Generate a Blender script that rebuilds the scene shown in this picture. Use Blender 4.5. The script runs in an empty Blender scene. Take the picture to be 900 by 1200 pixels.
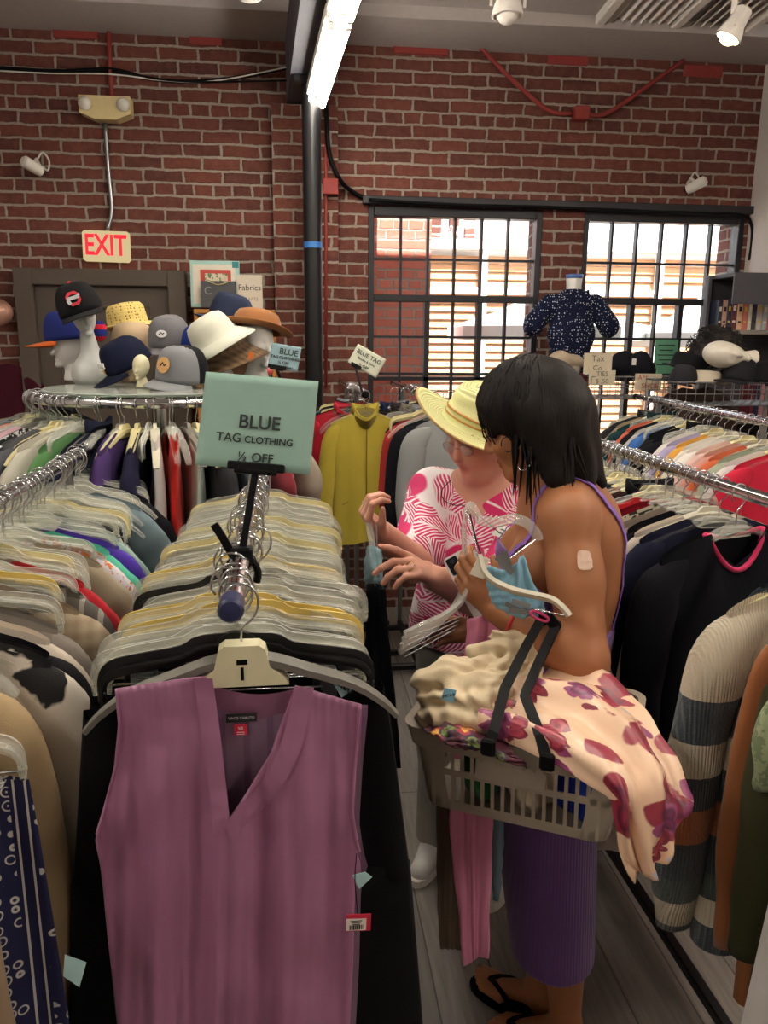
import bpy, math, random
import numpy as np
from mathutils import Vector, Matrix, Euler
random.seed(7)
R = math.radians
SC = bpy.context.scene
COL = SC.collection
# ------------------------------------------------------------------ camera maths (real positions from sight lines)
CH, CYAW, CPITCH, CROLL, CF = 1.68, R(6.2), R(12.5), 0.008, 900.0
_fw = np.array([math.sin(CYAW)*math.cos(CPITCH), math.cos(CYAW)*math.cos(CPITCH), -math.sin(CPITCH)])
_r0 = np.array([math.cos(CYAW), -math.sin(CYAW), 0.0]); _u0 = np.cross(_r0, _fw)
_rt = _r0*math.cos(CROLL) + _u0*math.sin(CROLL); _up = np.cross(_rt, _fw)
_O = np.array([0, 0, CH])
def sight(x, y): return _fw + _rt*(x-450)/CF - _up*(y-600)/CF
def atY(x, y, Y): d = sight(x, y); return Vector(_O + d*(Y/d[1]))
def atZ(x, y, Z): d = sight(x, y); return Vector(_O + d*((Z-CH)/d[2]))
def atX(x, y, X): d = sight(x, y); return Vector(_O + d*(X/d[0]))
def atD(x, y, D): return Vector(_O + sight(x, y)*D)
# ------------------------------------------------------------------ materials
def lin(c):
    if isinstance(c, str):
        c = c.lstrip('#'); c = [int(c[i:i+2], 16)/255 for i in (0, 2, 4)]
    return tuple((v/12.92 if v <= .04045 else ((v+.055)/1.055)**2.4) for v in c)
MATS = {}
class NT:
    def __init__(s, name):
        s.m = bpy.data.materials.new(name); s.m.use_nodes = True
        s.t = s.m.node_tree; s.t.nodes.clear()
        s.out = s.n('ShaderNodeOutputMaterial')
    def n(s, typ, **kw):
        nd = s.t.nodes.new(typ)
        for k, v in kw.items():
            if k.startswith('i_'): nd.inputs[k[2:].replace('_', ' ')].default_value = v
            else: setattr(nd, k, v)
        return nd
    def l(s, a, b): s.t.links.new(a, b)
    def coords(s, kind='Object', scale=(1, 1, 1), rot=(0, 0, 0), loc=(0, 0, 0)):
        tc = s.n('ShaderNodeTexCoord'); mp = s.n('ShaderNodeMapping')
        mp.inputs['Scale'].default_value = scale; mp.inputs['Rotation'].default_value = rot; mp.inputs['Location'].default_value = loc
        s.l(tc.outputs[kind], mp.inputs['Vector']); return mp.outputs['Vector']
    def ramp(s, fac, stops, interp='LINEAR'):
        r = s.n('ShaderNodeValToRGB'); r.color_ramp.interpolation = interp
        el = r.color_ramp.elements
        while len(el) < len(stops): el.new(.5)
        for e, (p, c) in zip(el, stops):
            e.position = p; e.color = (*lin(c), 1) if not isinstance(c, (int, float)) else (c, c, c, 1)
        s.l(fac, r.inputs['Fac']); return r.outputs['Color']
    def mix(s, fac, a, b, blend='MIX'):
        m = s.n('ShaderNodeMix', data_type='RGBA', blend_type=blend)
        for sock, v in ((m.inputs['Factor'], fac), (m.inputs['A'], a), (m.inputs['B'], b)):
            if hasattr(v, 'is_output'): s.l(v, sock)
            elif isinstance(v, (int, float)): sock.default_value = v if sock.type == 'VALUE' else (v, v, v, 1)
            else: sock.default_value = (*lin(v), 1)
        return m.outputs['Result']
    def math(s, op, a, b=0.0):
        m = s.n('ShaderNodeMath', operation=op)
        for sock, v in ((m.inputs[0], a), (m.inputs[1], b)):
            if hasattr(v, 'is_output'): s.l(v, sock)
            else: sock.default_value = v
        return m.outputs[0]
    def noise(s, vec, scale, detail=3, rough=.55, out='Fac'):
        n = s.n('ShaderNodeTexNoise'); n.inputs['Scale'].default_value = scale; n.inputs['Detail'].default_value = detail; n.inputs['Roughness'].default_value = rough
        if vec is not None: s.l(vec, n.inputs['Vector'])
        return n.outputs[out]
    def bsdf(s, color=None, rough=.6, metal=0., bump=None, bstr=.3, bdist=.01, **kw):
        b = s.n('ShaderNodeBsdfPrincipled')
        if color is not None:
            if hasattr(color, 'is_output'): s.l(color, b.inputs['Base Color'])
            else: b.inputs['Base Color'].default_value = (*lin(color), 1)
        if hasattr(rough, 'is_output'): s.l(rough, b.inputs['Roughness'])
        else: b.inputs['Roughness'].default_value = rough
        b.inputs['Metallic'].default_value = metal
        for k, v in kw.items(): b.inputs[k.replace('_', ' ')].default_value = v
        if bump is not None:
            bp = s.n('ShaderNodeBump'); bp.inputs['Strength'].default_value = bstr; bp.inputs['Distance'].default_value = bdist
            s.l(bump, bp.inputs['Height']); s.l(bp.outputs['Normal'], b.inputs['Normal'])
        s.l(b.outputs['BSDF'], s.out.inputs['Surface']); return b
def plain(name, color, rough=.5, metal=0., nb=0., ns=40., **kw):
    if name in MATS: return MATS[name]
    t = NT(name)
    v = t.coords('Object')
    nz = t.noise(v, ns, 3)
    c = t.mix(t.math('MULTIPLY', nz, .22), color, tuple(x*.6 for x in rgb(color)))
    t.bsdf(c, rough, metal, bump=nz if nb else None, bstr=nb, bdist=.003, **kw)
    MATS[name] = t.m; return t.m
def rgb(c):
    if isinstance(c, str):
        c = c.lstrip('#'); return tuple(int(c[i:i+2], 16)/255 for i in (0, 2, 4))
    return tuple(c)
def fabric(color, kind='plain', c2=None, rough=.85):
    """cloth: fine weave or knit bump, soft uneven tone; kinds give the printed pattern."""
    key = ('fab', color, kind, c2)
    if key in MATS: return MATS[key]
    t = NT('fabric_%s_%s' % (kind, color.strip('#')))
    v = t.coords('Object')
    big = t.noise(v, 9, 3)
    base = t.mix(t.math('MULTIPLY', big, .30), color, tuple(x*.72 for x in rgb(color)))
    wv = t.n('ShaderNodeTexNoise'); wv.inputs['Scale'].default_value = 420; wv.inputs['Detail'].default_value = 1; t.l(v, wv.inputs['Vector'])
    bump, bs = wv.outputs['Fac'], .25
    if kind == 'knit':
        w = t.n('ShaderNodeTexWave', wave_type='BANDS', bands_direction='X'); w.inputs['Scale'].default_value = 90; w.inputs['Distortion'].default_value = 1.5; w.inputs['Detail Scale'].default_value = 6; t.l(v, w.inputs['Vector'])
        bump, bs = w.outputs['Fac'], .35
    elif kind == 'hstripe':
        w = t.n('ShaderNodeTexWave', wave_type='BANDS', bands_direction='Z'); w.inputs['Scale'].default_value = 7; w.inputs['Distortion'].default_value = .3; t.l(v, w.inputs['Vector'])
        base = t.mix(t.ramp(w.outputs['Fac'], [(0, 0.), (.62, 0.), (.64, 1.)], 'CONSTANT'), base, c2)
    elif kind == 'vstripe':
        w = t.n('ShaderNodeTexWave', wave_type='BANDS', bands_direction='X'); w.inputs['Scale'].default_value = 10; t.l(v, w.inputs['Vector'])
        base = t.mix(t.ramp(w.outputs['Fac'], [(0, 0.), (.8, 0.), (.82, 1.)], 'CONSTANT'), base, c2)
    elif kind == 'dots':
        vo = t.n('ShaderNodeTexVoronoi'); vo.inputs['Scale'].default_value = 62; vo.inputs['Randomness'].default_value = .6; t.l(v, vo.inputs['Vector'])
        base = t.mix(t.ramp(vo.outputs['Distance'], [(0, 1.), (.20, 1.), (.24, 0.)]), base, c2)
    elif kind in ('speckle', 'leaf'):
        n2 = t.noise(v, 60 if kind == 'speckle' else 30, 2, .7)
        base = t.mix(t.ramp(n2, [(0, 0.), (.52, 0.), (.55, 1.)]), base, c2)
    elif kind == 'plaid':
        a = t.n('ShaderNodeTexWave', bands_direction='X'); a.inputs['Scale'].default_value = 14; t.l(v, a.inputs['Vector'])
        b = t.n('ShaderNodeTexWave', bands_direction='Z'); b.inputs['Scale'].default_value = 14; t.l(v, b.inputs['Vector'])
        base = t.mix(t.math('MULTIPLY', t.math('ADD', a.outputs['Fac'], b.outputs['Fac']), .45), base, c2)
    if kind == 'satin':
        t.bsdf(base, .38, bump=bump, bstr=.06, bdist=.0006)
    else:
        t.bsdf(base, rough, bump=bump, bstr=bs, bdist=.0015, Sheen_Weight=.10 if sum(rgb(color)) > .9 else .015, Sheen_Roughness=.5, Specular_IOR_Level=.2 if sum(rgb(color)) > .9 else .08)
    MATS[key] = t.m; return t.m
def clear_plastic(name, tint='#f4f6f4', alpha=.25):
    if name in MATS: return MATS[name]
    t = NT(name)
    lw = t.n('ShaderNodeLayerWeight'); lw.inputs['Blend'].default_value = .35
    tr = t.n('ShaderNodeBsdfTransparent'); tr.inputs['Color'].default_value = (*lin(tint), 1)
    gl = t.n('ShaderNodeBsdfPrincipled'); gl.inputs['Base Color'].default_value = (*lin('#e6e6e0'), 1); gl.inputs['Roughness'].default_value = .10
    f = t.math('MULTIPLY', lw.outputs['Facing'], .55)
    f = t.math('ADD', f, alpha)
    mx = t.n('ShaderNodeMixShader'); t.l(f, mx.inputs['Fac']); t.l(tr.outputs['BSDF'], mx.inputs[1]); t.l(gl.outputs['BSDF'], mx.inputs[2])
    t.l(mx.outputs['Shader'], t.out.inputs['Surface'])
    MATS[name] = t.m; return t.m
def emit(name, color, strength):
    if name in MATS: return MATS[name]
    t = NT(name); e = t.n('ShaderNodeEmission'); e.inputs['Color'].default_value = (*lin(color), 1); e.inputs['Strength'].default_value = strength
    t.l(e.outputs['Emission'], t.out.inputs['Surface']); MATS[name] = t.m; return t.m
# ------------------------------------------------------------------ mesh builder
def frame_from(d, up=(0, 0, 1)):
    d = Vector(d).normalized(); up = Vector(up)
    if abs(d.dot(up)) > .98: up = Vector((0, 1, 0)) if abs(d.y) < .9 else Vector((1, 0, 0))
    x = up.cross(d).normalized(); y = d.cross(x)
    return x, y, d
def rotm(rx=0, ry=0, rz=0): return Euler((rx, ry, rz)).to_matrix()
class MB:
    def __init__(s): s.v = []; s.f = []; s.mi = []; s.cur = 0
    def add(s, vs, fs):
        o = len(s.v); s.v += [tuple(v) for v in vs]; s.f += [tuple(i+o for i in f) for f in fs]; s.mi += [s.cur]*len(fs); return s
    def box(s, c, size, rot=None, bev=0.):
        hx, hy, hz = [a/2 for a in size]; c = Vector(c); m = rot if rot is not None else Matrix.Identity(3)
        if bev <= 0:
            vs = [c + m @ Vector((x*hx, y*hy, z*hz)) for x in (-1, 1) for y in (-1, 1) for z in (-1, 1)]
            return s.add(vs, [(0, 1, 3, 2), (4, 6, 7, 5), (0, 4, 5, 1), (2, 3, 7, 6), (0, 2, 6, 4), (1, 5, 7, 3)])
        b = min(bev, hx*.99, hy*.99, hz*.99); vs = []; idx = {}
        for x in (-1, 1):
            for y in (-1, 1):
                for z in (-1, 1):
                    for k in range(3):
                        p = [x*(hx-b), y*(hy-b), z*(hz-b)]; p[k] += (x, y, z)[k]*b
                        idx[(x, y, z, k)] = len(vs); vs.append(c + m @ Vector(p))
        fs = []
        for k in range(3):
            a, d = [i for i in range(3) if i != k]
            for sg in (-1, 1):
                q = []
                for (u, w) in ((-1, -1), (1, -1), (1, 1), (-1, 1)):
                    t = [0, 0, 0]; t[k] = sg; t[a] = u; t[d] = w; q.append(idx[(*t, k)])
                fs.append(tuple(q))
        for k in range(3):
            a, d = [i for i in range(3) if i != k]
            for u in (-1, 1):
                for w in (-1, 1):
                    t1 = [0]*3; t2 = [0]*3; t1[a] = t2[a] = u; t1[d] = t2[d] = w; t1[k] = -1; t2[k] = 1
                    fs.append((idx[(*t1, a)], idx[(*t2, a)], idx[(*t2, d)], idx[(*t1, d)]))
        for x in (-1, 1):
            for y in (-1, 1):
                for z in (-1, 1): fs.append(tuple(idx[(x, y, z, k)] for k in range(3)))
        return s.add(vs, fs)
    def rings(s, rs, closed=True, cap=True, loop=False):
        """rs: list of equally long vertex rings"""
        n = len(rs[0]); o = len(s.v); s.v += [tuple(p) for r in rs for p in r]; k = len(rs); c0 = len(s.f)
        for i in range(k if loop else k-1):
            for j in range(n if closed else n-1):
                a = i; b = (i+1) % k; j2 = (j+1) % n
                s.f.append((o+a*n+j, o+a*n+j2, o+b*n+j2, o+b*n+j))
        if cap and closed and not loop:
            s.f.append(tuple(o+j for j in range(n))[::-1]); s.f.append(tuple(o+(k-1)*n+j for j in range(n)))
        s.mi += [s.cur]*(len(s.f)-c0); return s
    def sweep(s, path, prof, up=(0, 0, 1), scale=None, loop=False, cap=True):
        """prof: 2-d points swept along the path with a parallel frame"""
        P = [Vector(p) for p in path]; n = len(P); rs = []; X = None
        for i in range(n):
            if loop: d = P[(i+1) % n]-P[i-1]
            else: d = P[min(i+1, n-1)]-P[max(i-1, 0)]
            d.normalize()
            if X is None: X, Y, _ = frame_from(d, up)
            else:
                X = (X - d*X.dot(d)); X = X.normalized() if X.length > 1e-6 else frame_from(d, up)[0]; Y = d.cross(X)
            k = scale[i] if scale else 1.
            rs.append([P[i] + X*(a*k) + Y*(b*k) for a, b in prof])
        return s.rings(rs, loop=loop, cap=cap)
    def tube(s, path, r, n=8, scale=None, loop=False, up=(0, 0, 1)):
        return s.sweep(path, [(r*math.cos(2*math.pi*k/n), r*math.sin(2*math.pi*k/n)) for k in range(n)], up, scale, loop)
    def cyl(s, a, b, r, n=12, r2=None):
        return s.tube([a, b], r, n, scale=[1, (r2 if r2 is not None else r)/r])
    def strip(s, path, w, h, up=(0, 0, 1), scale=None): return s.sweep(path, [(-w/2, -h/2), (w/2, -h/2), (w/2, h/2), (-w/2, h/2)], up, scale)
    def lathe(s, prof, c=(0, 0, 0), n=20, rot=None, sx=1., sy=1., cap=True):
        c = Vector(c); m = rot if rot is not None else Matrix.Identity(3)
        return s.rings([[c + m @ Vector((r*sx*math.cos(2*math.pi*k/n), r*sy*math.sin(2*math.pi*k/n), z)) for k in range(n)] for r, z in prof], cap=cap)
    def ball(s, c, r, n=16, rot=None):
        if not hasattr(r, '__len__'): r = (r, r, r)
        h = n//2
        return s.lathe([(max(math.sin(math.pi*i/h), .02)*1., -math.cos(math.pi*i/h)*r[2]) for i in range(h+1)], c, n, rot, r[0], r[1])
    def prism(s, outline, c, ax, ay, depth, closed=True):
        """extrude a 2-d outline (list of (u,v)) along ax,ay with thickness depth along ax x ay"""
        c = Vector(c); ax = Vector(ax); ay = Vector(ay); nz = ax.cross(ay).normalized()*depth/2
        return s.rings([[c + ax*u + ay*v - nz for u, v in outline], [c + ax*u + ay*v + nz for u, v in outline]])
    def grid(s, fn, nu, nv, thick=0.):
        """fn(u,v)->point, u,v in 0..1"""
        o = len(s.v); c0 = len(s.f)
        s.v += [tuple(fn(i/(nu-1), j/(nv-1))) for j in range(nv) for i in range(nu)]
        for j in range(nv-1):
            for i in range(nu-1):
                a = o+j*nu+i; s.f.append((a, a+1, a+nu+1, a+nu))
        s.mi += [s.cur]*(len(s.f)-c0); return s
    def mesh(s, name, mats, smooth=False, auto=None):
        me = bpy.data.meshes.new(name); me.from_pydata(s.v, [], s.f)
        for m in (mats if isinstance(mats, (list, tuple)) else [mats]): me.materials.append(m)
        if any(s.mi): me.polygons.foreach_set('material_index', s.mi)
        me.validate(clean_customdata=False)
        if smooth:
            me.polygons.foreach_set('use_smooth', [True]*len(me.polygons))
            if auto: me.set_sharp_from_angle(angle=R(auto))
        me.update(); return me
    def build(s, name, mats, parent=None, smooth=False, auto=None, loc=None):
        return link(name, s.mesh(name, mats, smooth, auto), parent, loc)
def link(name, me, parent=None, loc=None, rot=None):
    o = bpy.data.objects.new(name, me); COL.objects.link(o)
    if parent is not None: o.parent = parent
    if loc is not None: o.location = loc
    if rot is not None: o.rotation_euler = rot
    return o
def tag(o, label=None, cat=None, group=None, kind=None):
    if label: o['label'] = label
    if cat: o['category'] = cat
    if group: o['group'] = group
    if kind: o['kind'] = kind
    return o
def empty(name, loc, label, cat, group=None, rot=(0, 0, 0)):
    o = bpy.data.objects.new(name, None); COL.objects.link(o); o.location = loc; o.rotation_euler = rot; o.empty_display_size = .05
    return tag(o, label, cat, group)
KIDS = {}
def dup(root, loc=None, rot=None, label=None, group=None, mats=None):
    """copy a thing with its parts and sub-parts; meshes stay shared"""
    kids = KIDS.get(root.name)
    if kids is None: kids = KIDS[root.name] = [(c, list(c.children)) for c in root.children]
    r = root.copy(); COL.objects.link(r)
    if loc is not None: r.location = loc
    if rot is not None: r.rotation_euler = rot
    if label: r['label'] = label
    if group: r['group'] = group
    out = [r]
    for c, gs in kids:
        d = c.copy(); COL.objects.link(d); d.parent = r; out.append(d)
        for g in gs:
            e = g.copy(); COL.objects.link(e); e.parent = d; out.append(e)
    if mats:
        for o in out:
            m = mats.get(o.name.split('.')[0]) or mats.get('*')
            if m is not None and o.type == 'MESH' and len(o.material_slots):
                o.material_slots[0].link = 'OBJECT'; o.material_slots[0].material = m
    return r
def struct(o, label=None): o['kind'] = 'structure'; return tag(o, label)
def text(name, body, size, m, parent, loc, rot, bold=0., ext=.0006, align='CENTER', sx=1., shear=0.):
    cu = bpy.data.curves.new(name, 'FONT'); cu.body = body; cu.size = size; cu.align_x = align; cu.align_y = 'CENTER'; cu.extrude = ext; cu.offset = bold; cu.shear = shear
    o = bpy.data.objects.new('tmp', cu); COL.objects.link(o)
    bpy.context.view_layer.update()
    me = bpy.data.meshes.new_from_object(o.evaluated_get(bpy.context.evaluated_depsgraph_get()))
    bpy.data.objects.remove(o); me.name = name; me.materials.clear(); me.materials.append(m)
    q = link(name, me, parent, loc, rot); q.scale = (sx, 1, 1); return q
def smoothpath(pts, sub=6, closed=False):
    """Catmull-Rom through the points"""
    P = [Vector(p) for p in pts]; n = len(P); out = []
    for i in range(n if closed else n-1):
        p1, p2 = P[i], P[(i+1) % n]
        p0 = P[i-1] if (closed or i > 0) else p1*2-p2
        p3 = P[(i+2) % n] if (closed or i+2 < n) else p2*2-p1
        for k in range(sub):
            t = k/sub
            out.append(.5*((2*p1)+(p2-p0)*t+(2*p0-5*p1+4*p2-p3)*t*t+(3*p1-p0-3*p2+p3)*t**3))
    if not closed: out.append(P[-1])
    return out
# ------------------------------------------------------------------ bodies: smooth blended volumes turned into ONE surface
import openvdb
class SDF:
    def __init__(s, lo, hi, res):
        s.lo = np.array(lo, float); s.res = res
        s.n = np.ceil((np.array(hi)-s.lo)/res).astype(int)+1
        s.g = np.full(s.n, .08, np.float32)
    def _win(s, lo, hi):
        a = np.clip(np.floor((np.array(lo)-s.lo)/s.res).astype(int), 0, s.n); b = np.clip(np.ceil((np.array(hi)-s.lo)/s.res).astype(int)+1, 0, s.n)
        if np.any(b <= a): return None, None
        ax = [s.lo[i]+s.res*np.arange(a[i], b[i], dtype=np.float32) for i in range(3)]
        return tuple(slice(a[i], b[i]) for i in range(3)), np.meshgrid(*ax, indexing='ij', copy=False)
    def _put(s, sl, d, k, op):
        d = d.astype(np.float32); g = s.g[sl]
        if op == 'sub': d = -d; h = np.maximum(k-np.abs(g-d), 0)/max(k, 1e-6); s.g[sl] = np.maximum(g, d)+h*h*k*.25
        else: h = np.maximum(k-np.abs(g-d), 0)/max(k, 1e-6); s.g[sl] = np.minimum(g, d)-h*h*k*.25
    def cap(s, a, b, ra, rb=None, k=.02, op='add', flat=None):
        """round cone from a to b; flat=(axis, factor) squashes it along an axis"""
        rb = ra if rb is None else rb; a = np.array(a, float); b = np.array(b, float); r = max(ra, rb)*(1 if flat is None else max(1, flat[1]))+k+s.res*4
        sl, X = s._win(np.minimum(a, b)-r, np.maximum(a, b)+r)
        if sl is None: return s
        d = b-a; L2 = d@d
        q = [X[i]-a[i] for i in range(3)]
        t = np.clip((q[0]*d[0]+q[1]*d[1]+q[2]*d[2])/max(L2, 1e-9), 0, 1)
        e = [q[i]-t*d[i] for i in range(3)]
        if flat is not None:
            ax = np.array(flat[0], float); ax /= np.linalg.norm(ax); w = e[0]*ax[0]+e[1]*ax[1]+e[2]*ax[2]; f = 1/flat[1]-1
            e = [e[i]+ax[i]*w*f for i in range(3)]
        s._put(sl, np.sqrt(e[0]**2+e[1]**2+e[2]**2)-(ra+(rb-ra)*t), k, op); return s
    def ell(s, c, r, rot=None, k=.02, op='add'):
        c = np.array(c, float); r = np.array(r, float); m = np.array(rot if rot is not None else np.eye(3))
        R_ = max(r)+k+s.res*4; sl, X = s._win(c-R_, c+R_)
        if sl is None: return s
        q = [X[i]-c[i] for i in range(3)]
        p = [m[0][j]*q[0]+m[1][j]*q[1]+m[2][j]*q[2] for j in range(3)]
        k0 = np.sqrt(sum((p[j]/r[j])**2 for j in range(3))); k1 = np.sqrt(sum((p[j]/r[j]**2)**2 for j in range(3)))
        s._put(sl, k0*(k0-1)/np.maximum(k1, 1e-6), k, op); return s
    def chain(s, pts, rs, k=.015, flat=None):
        for i in range(len(pts)-1): s.cap(pts[i], pts[i+1], rs[i], rs[i+1], k, flat=flat)
        return s
    def points(s): return [s.lo[i]+s.res*np.arange(s.n[i], dtype=np.float32).reshape([-1 if j == i else 1 for j in range(3)]) for i in range(3)]
    def mesh(s, name, m, iso=0., field=None, smooth=2):
        g = openvdb.FloatGrid(background=.08); arr = np.ascontiguousarray(s.g if field is None else field)
        arr = np.pad(arr, 1, constant_values=.08)
        g.copyFromArray(arr); pts, quads = g.convertToQuads(iso)
        v = (pts-1)*s.res+s.lo
        v = relax(v, quads, smooth)
        me = bpy.data.meshes.new(name); me.vertices.add(len(v)); me.vertices.foreach_set('co', v.astype(np.float32).ravel())
        nq = len(quads); me.loops.add(nq*4); me.polygons.add(nq)
        me.loops.foreach_set('vertex_index', quads[:, ::-1].astype(np.int32).ravel()); me.polygons.foreach_set('loop_start', np.arange(0, nq*4, 4, dtype=np.int32))
        me.update(calc_edges=True); me.validate()
        me.polygons.foreach_set('use_smooth', [True]*len(me.polygons)); me.materials.append(m); me.update()
        return me
def relax(v, quads, it, lam=.5):
    if not it: return v
    e = np.concatenate([quads[:, [i, (i+1) % 4]] for i in range(4)]).astype(np.int64)
    n = len(v); cnt = np.bincount(e[:, 0], minlength=n)+np.bincount(e[:, 1], minlength=n)
    for _ in range(it):
        acc = np.zeros_like(v)
        for ax in range(3): acc[:, ax] = np.bincount(e[:, 0], v[e[:, 1], ax], n)+np.bincount(e[:, 1], v[e[:, 0], ax], n)
        v = v+lam*(acc/np.maximum(cnt, 1)[:, None]-v)
    return v
def paint(me, fn):
    """per-vertex colour of the thing itself (lips, nails, ...)"""
    n = len(me.vertices); co = np.empty(n*3, np.float32); me.vertices.foreach_get('co', co); co = co.reshape(-1, 3)
    a = me.color_attributes.new('tint', 'FLOAT_COLOR', 'POINT'); col = np.ones((n, 4), np.float32); col[:, :3] = fn(co)
    a.data.foreach_set('color', col.ravel())
# ================================================================== THE ROOM
WY, XR, XL, YB, ZC = 4.70, 2.74, -3.3, -3.2, 3.28
def brick_mat(name='old_brick', c1='#6c3d34', c2='#452a28', bl=None):
    t = NT(name)
    tc = t.n('ShaderNodeTexCoord'); sp = t.n('ShaderNodeSeparateXYZ'); t.l(tc.outputs['Object'], sp.inputs[0])
    u = t.math('ADD', sp.outputs['X'], sp.outputs['Y'])
    cb = t.n('ShaderNodeCombineXYZ'); t.l(u, cb.inputs[0]); t.l(sp.outputs['Z'], cb.inputs[1])
    nz = t.n('ShaderNodeTexNoise'); nz.inputs['Scale'].default_value = 9; nz.inputs['Detail'].default_value = 4; t.l(cb.outputs[0], nz.inputs['Vector'])
    dv = t.n('ShaderNodeVectorMath', operation='MULTIPLY_ADD'); t.l(nz.outputs['Color'], dv.inputs[0]); dv.inputs[1].default_value = (.030, .018, 0); t.l(cb.outputs[0], dv.inputs[2])
    nz2 = t.n('ShaderNodeTexNoise'); nz2.inputs['Scale'].default_value = 45; nz2.inputs['Detail'].default_value = 3; t.l(cb.outputs[0], nz2.inputs['Vector'])
    dv2 = t.n('ShaderNodeVectorMath', operation='MULTIPLY_ADD'); t.l(nz2.outputs['Color'], dv2.inputs[0]); dv2.inputs[1].default_value = (.009, .009, 0); t.l(dv.outputs[0], dv2.inputs[2])
    b = t.n('ShaderNodeTexBrick', offset=.5, squash=.5, squash_frequency=6)
    for k, v in (('Scale', 1.), ('Mortar Size', .0085), ('Mortar Smooth', .35), ('Bias', -.1), ('Brick Width', .215), ('Row Height', .069)): b.inputs[k].default_value = v
    b.inputs['Color1'].default_value = (*lin(c1), 1); b.inputs['Color2'].default_value = (*lin(c2), 1); b.inputs['Mortar'].default_value = (*lin('#a8937e'), 1)
    t.l(dv2.outputs[0], b.inputs['Vector'])
    n3 = t.noise(cb.outputs[0], 22, 5, .65)
    blotch = t.ramp(n3, bl or [(0, '#3f2220'), (.42, '#5f3830'), (.62, '#7a4d40'), (1, '#97786a')])
    brick = t.mix(.38, b.outputs['Color'], blotch)
    mort = t.mix(t.noise(cb.outputs[0], 70, 3), '#7f7269', '#a79a8f')
    col = t.mix(b.outputs['Fac'], brick, mort)
    fleck = t.ramp(t.noise(cb.outputs[0], 130, 2, .8), [(0, 0.), (.67, 0.), (.72, .7)])
    col = t.mix(t.math('MULTIPLY', fleck, .5), col, '#b7a392')
    h = t.math('SUBTRACT', t.math('MULTIPLY', n3, .35), b.outputs['Fac'])
    t.bsdf(col, .9, bump=h, bstr=.9, bdist=.012, Specular_IOR_Level=.2)
    return t.m
M_BRICK = brick_mat()
M_BRICKO = brick_mat('sunlit_alley_brick', '#c4705c', '#a85a48', [(0, '#a35545'), (1, '#d08a76')])  # separate lighter brick, the outdoor brightness put into its colour
M_WHITE = plain('painted_plaster', '#cfc6c1', .9, nb=.05, ns=60)
M_CEIL = plain('ceiling_paint', '#b0a7a3', .92, nb=.05, ns=30)
M_DARK = plain('dark_window_steel', '#26262b', .45, .3)
M_BLACK = plain('black_metal', '#17171a', .4, .4)
M_BLKPL = plain('black_plastic', '#0d0d0f', .5, Specular_IOR_Level=.10)
M_CHROME = plain('chrome', '#c8c9cc', .18, 1.)
M_STEEL = plain('dull_steel', '#8d8e90', .32, .9)
M_RED = plain('red_oxide_paint', '#8b2f2a', .7, nb=.1)
M_CREAM = plain('cream_enamel', '#d9c690', .45)
M_DOOR = plain('brown_door_paint', '#4d4239', .6, nb=.06, ns=20)
M_TUBE = emit('fluorescent_tube', '#fff6e6', 50.)
# wall with two window openings
WIN = [(.405, 1.447), (1.70, 2.716)]; ZS, ZT = 1.0, 2.45
m = MB()
def wseg(x0, x1, z0, z1): m.box(((x0+x1)/2, WY+.15, (z0+z1)/2), (x1-x0, .30, z1-z0))
wseg(XL-.2, WIN[0][0], 0, ZC+.3); wseg(WIN[0][1], WIN[1][0], 0, ZC+.3); wseg(WIN[1][1], XR+.2, 0, ZC+.3)
for a, b in WIN: wseg(a, b, 0, ZS); wseg(a, b, ZT, ZC+.3)
m.box((.045, WY-.035, 1.475), (.365, .07, 2.95))                       # shallow brick pilaster behind the post
struct(m.build('wall_back', M_BRICK))
struct(MB().box((XR+.1, (YB+WY)/2, ZC/2), (.2, WY-YB, ZC)).build('wall_right', M_WHITE))
struct(MB().box((XL-.1, (YB+WY)/2, ZC/2), (.2, WY-YB, ZC)).build('wall_left', M_WHITE))
struct(MB().box(((XL+XR)/2, YB-.1, ZC/2), (XR-XL+.4, .2, ZC)).build('wall_front', M_WHITE))
m = MB().box(((XL+XR)/2, (YB+WY)/2-.2, ZC+.16), (XR-XL+.4, WY-YB+.1, .2))
m.box(((XL+XR)/2, WY-.20, ZC+.05), (XR-XL, .40, .10))
struct(m.build('ceiling', M_CEIL))
def floor_mat():
    t = NT('plank_tile')
    v = t.coords('Object', rot=(0, 0, R(90)))
    b = t.n('ShaderNodeTexBrick', offset=.37); t.l(v, b.inputs['Vector'])
    for k, x in (('Scale', 1.), ('Mortar Size', .0025), ('Brick Width', 1.1), ('Row Height', .165)): b.inputs[k].default_value = x
    b.inputs['Color1'].default_value = (*lin('#88817a'), 1); b.inputs['Color2'].default_value = (*lin('#6f6963'), 1); b.inputs['Mortar'].default_value = (*lin('#3a3734'), 1)
    g = t.n('ShaderNodeTexNoise'); g.inputs['Scale'].default_value = 8; g.inputs['Detail'].default_value = 6
    v2 = t.coords('Object', scale=(9, .7, 1)); t.l(v2, g.inputs['Vector'])
    c = t.mix(t.ramp(g.outputs['Fac'], [(.3, 0.), (.75, .6)]), b.outputs['Color'], '#4c4743')
    t.bsdf(c, .42, bump=b.outputs['Fac'], bstr=.2, bdist=-.002); return t.m
struct(MB().box(((XL+XR)/2, (YB+WY)/2, -.05), (XR-XL+.4, WY-YB+.4, .1)).build('floor', floor_mat()))
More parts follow.
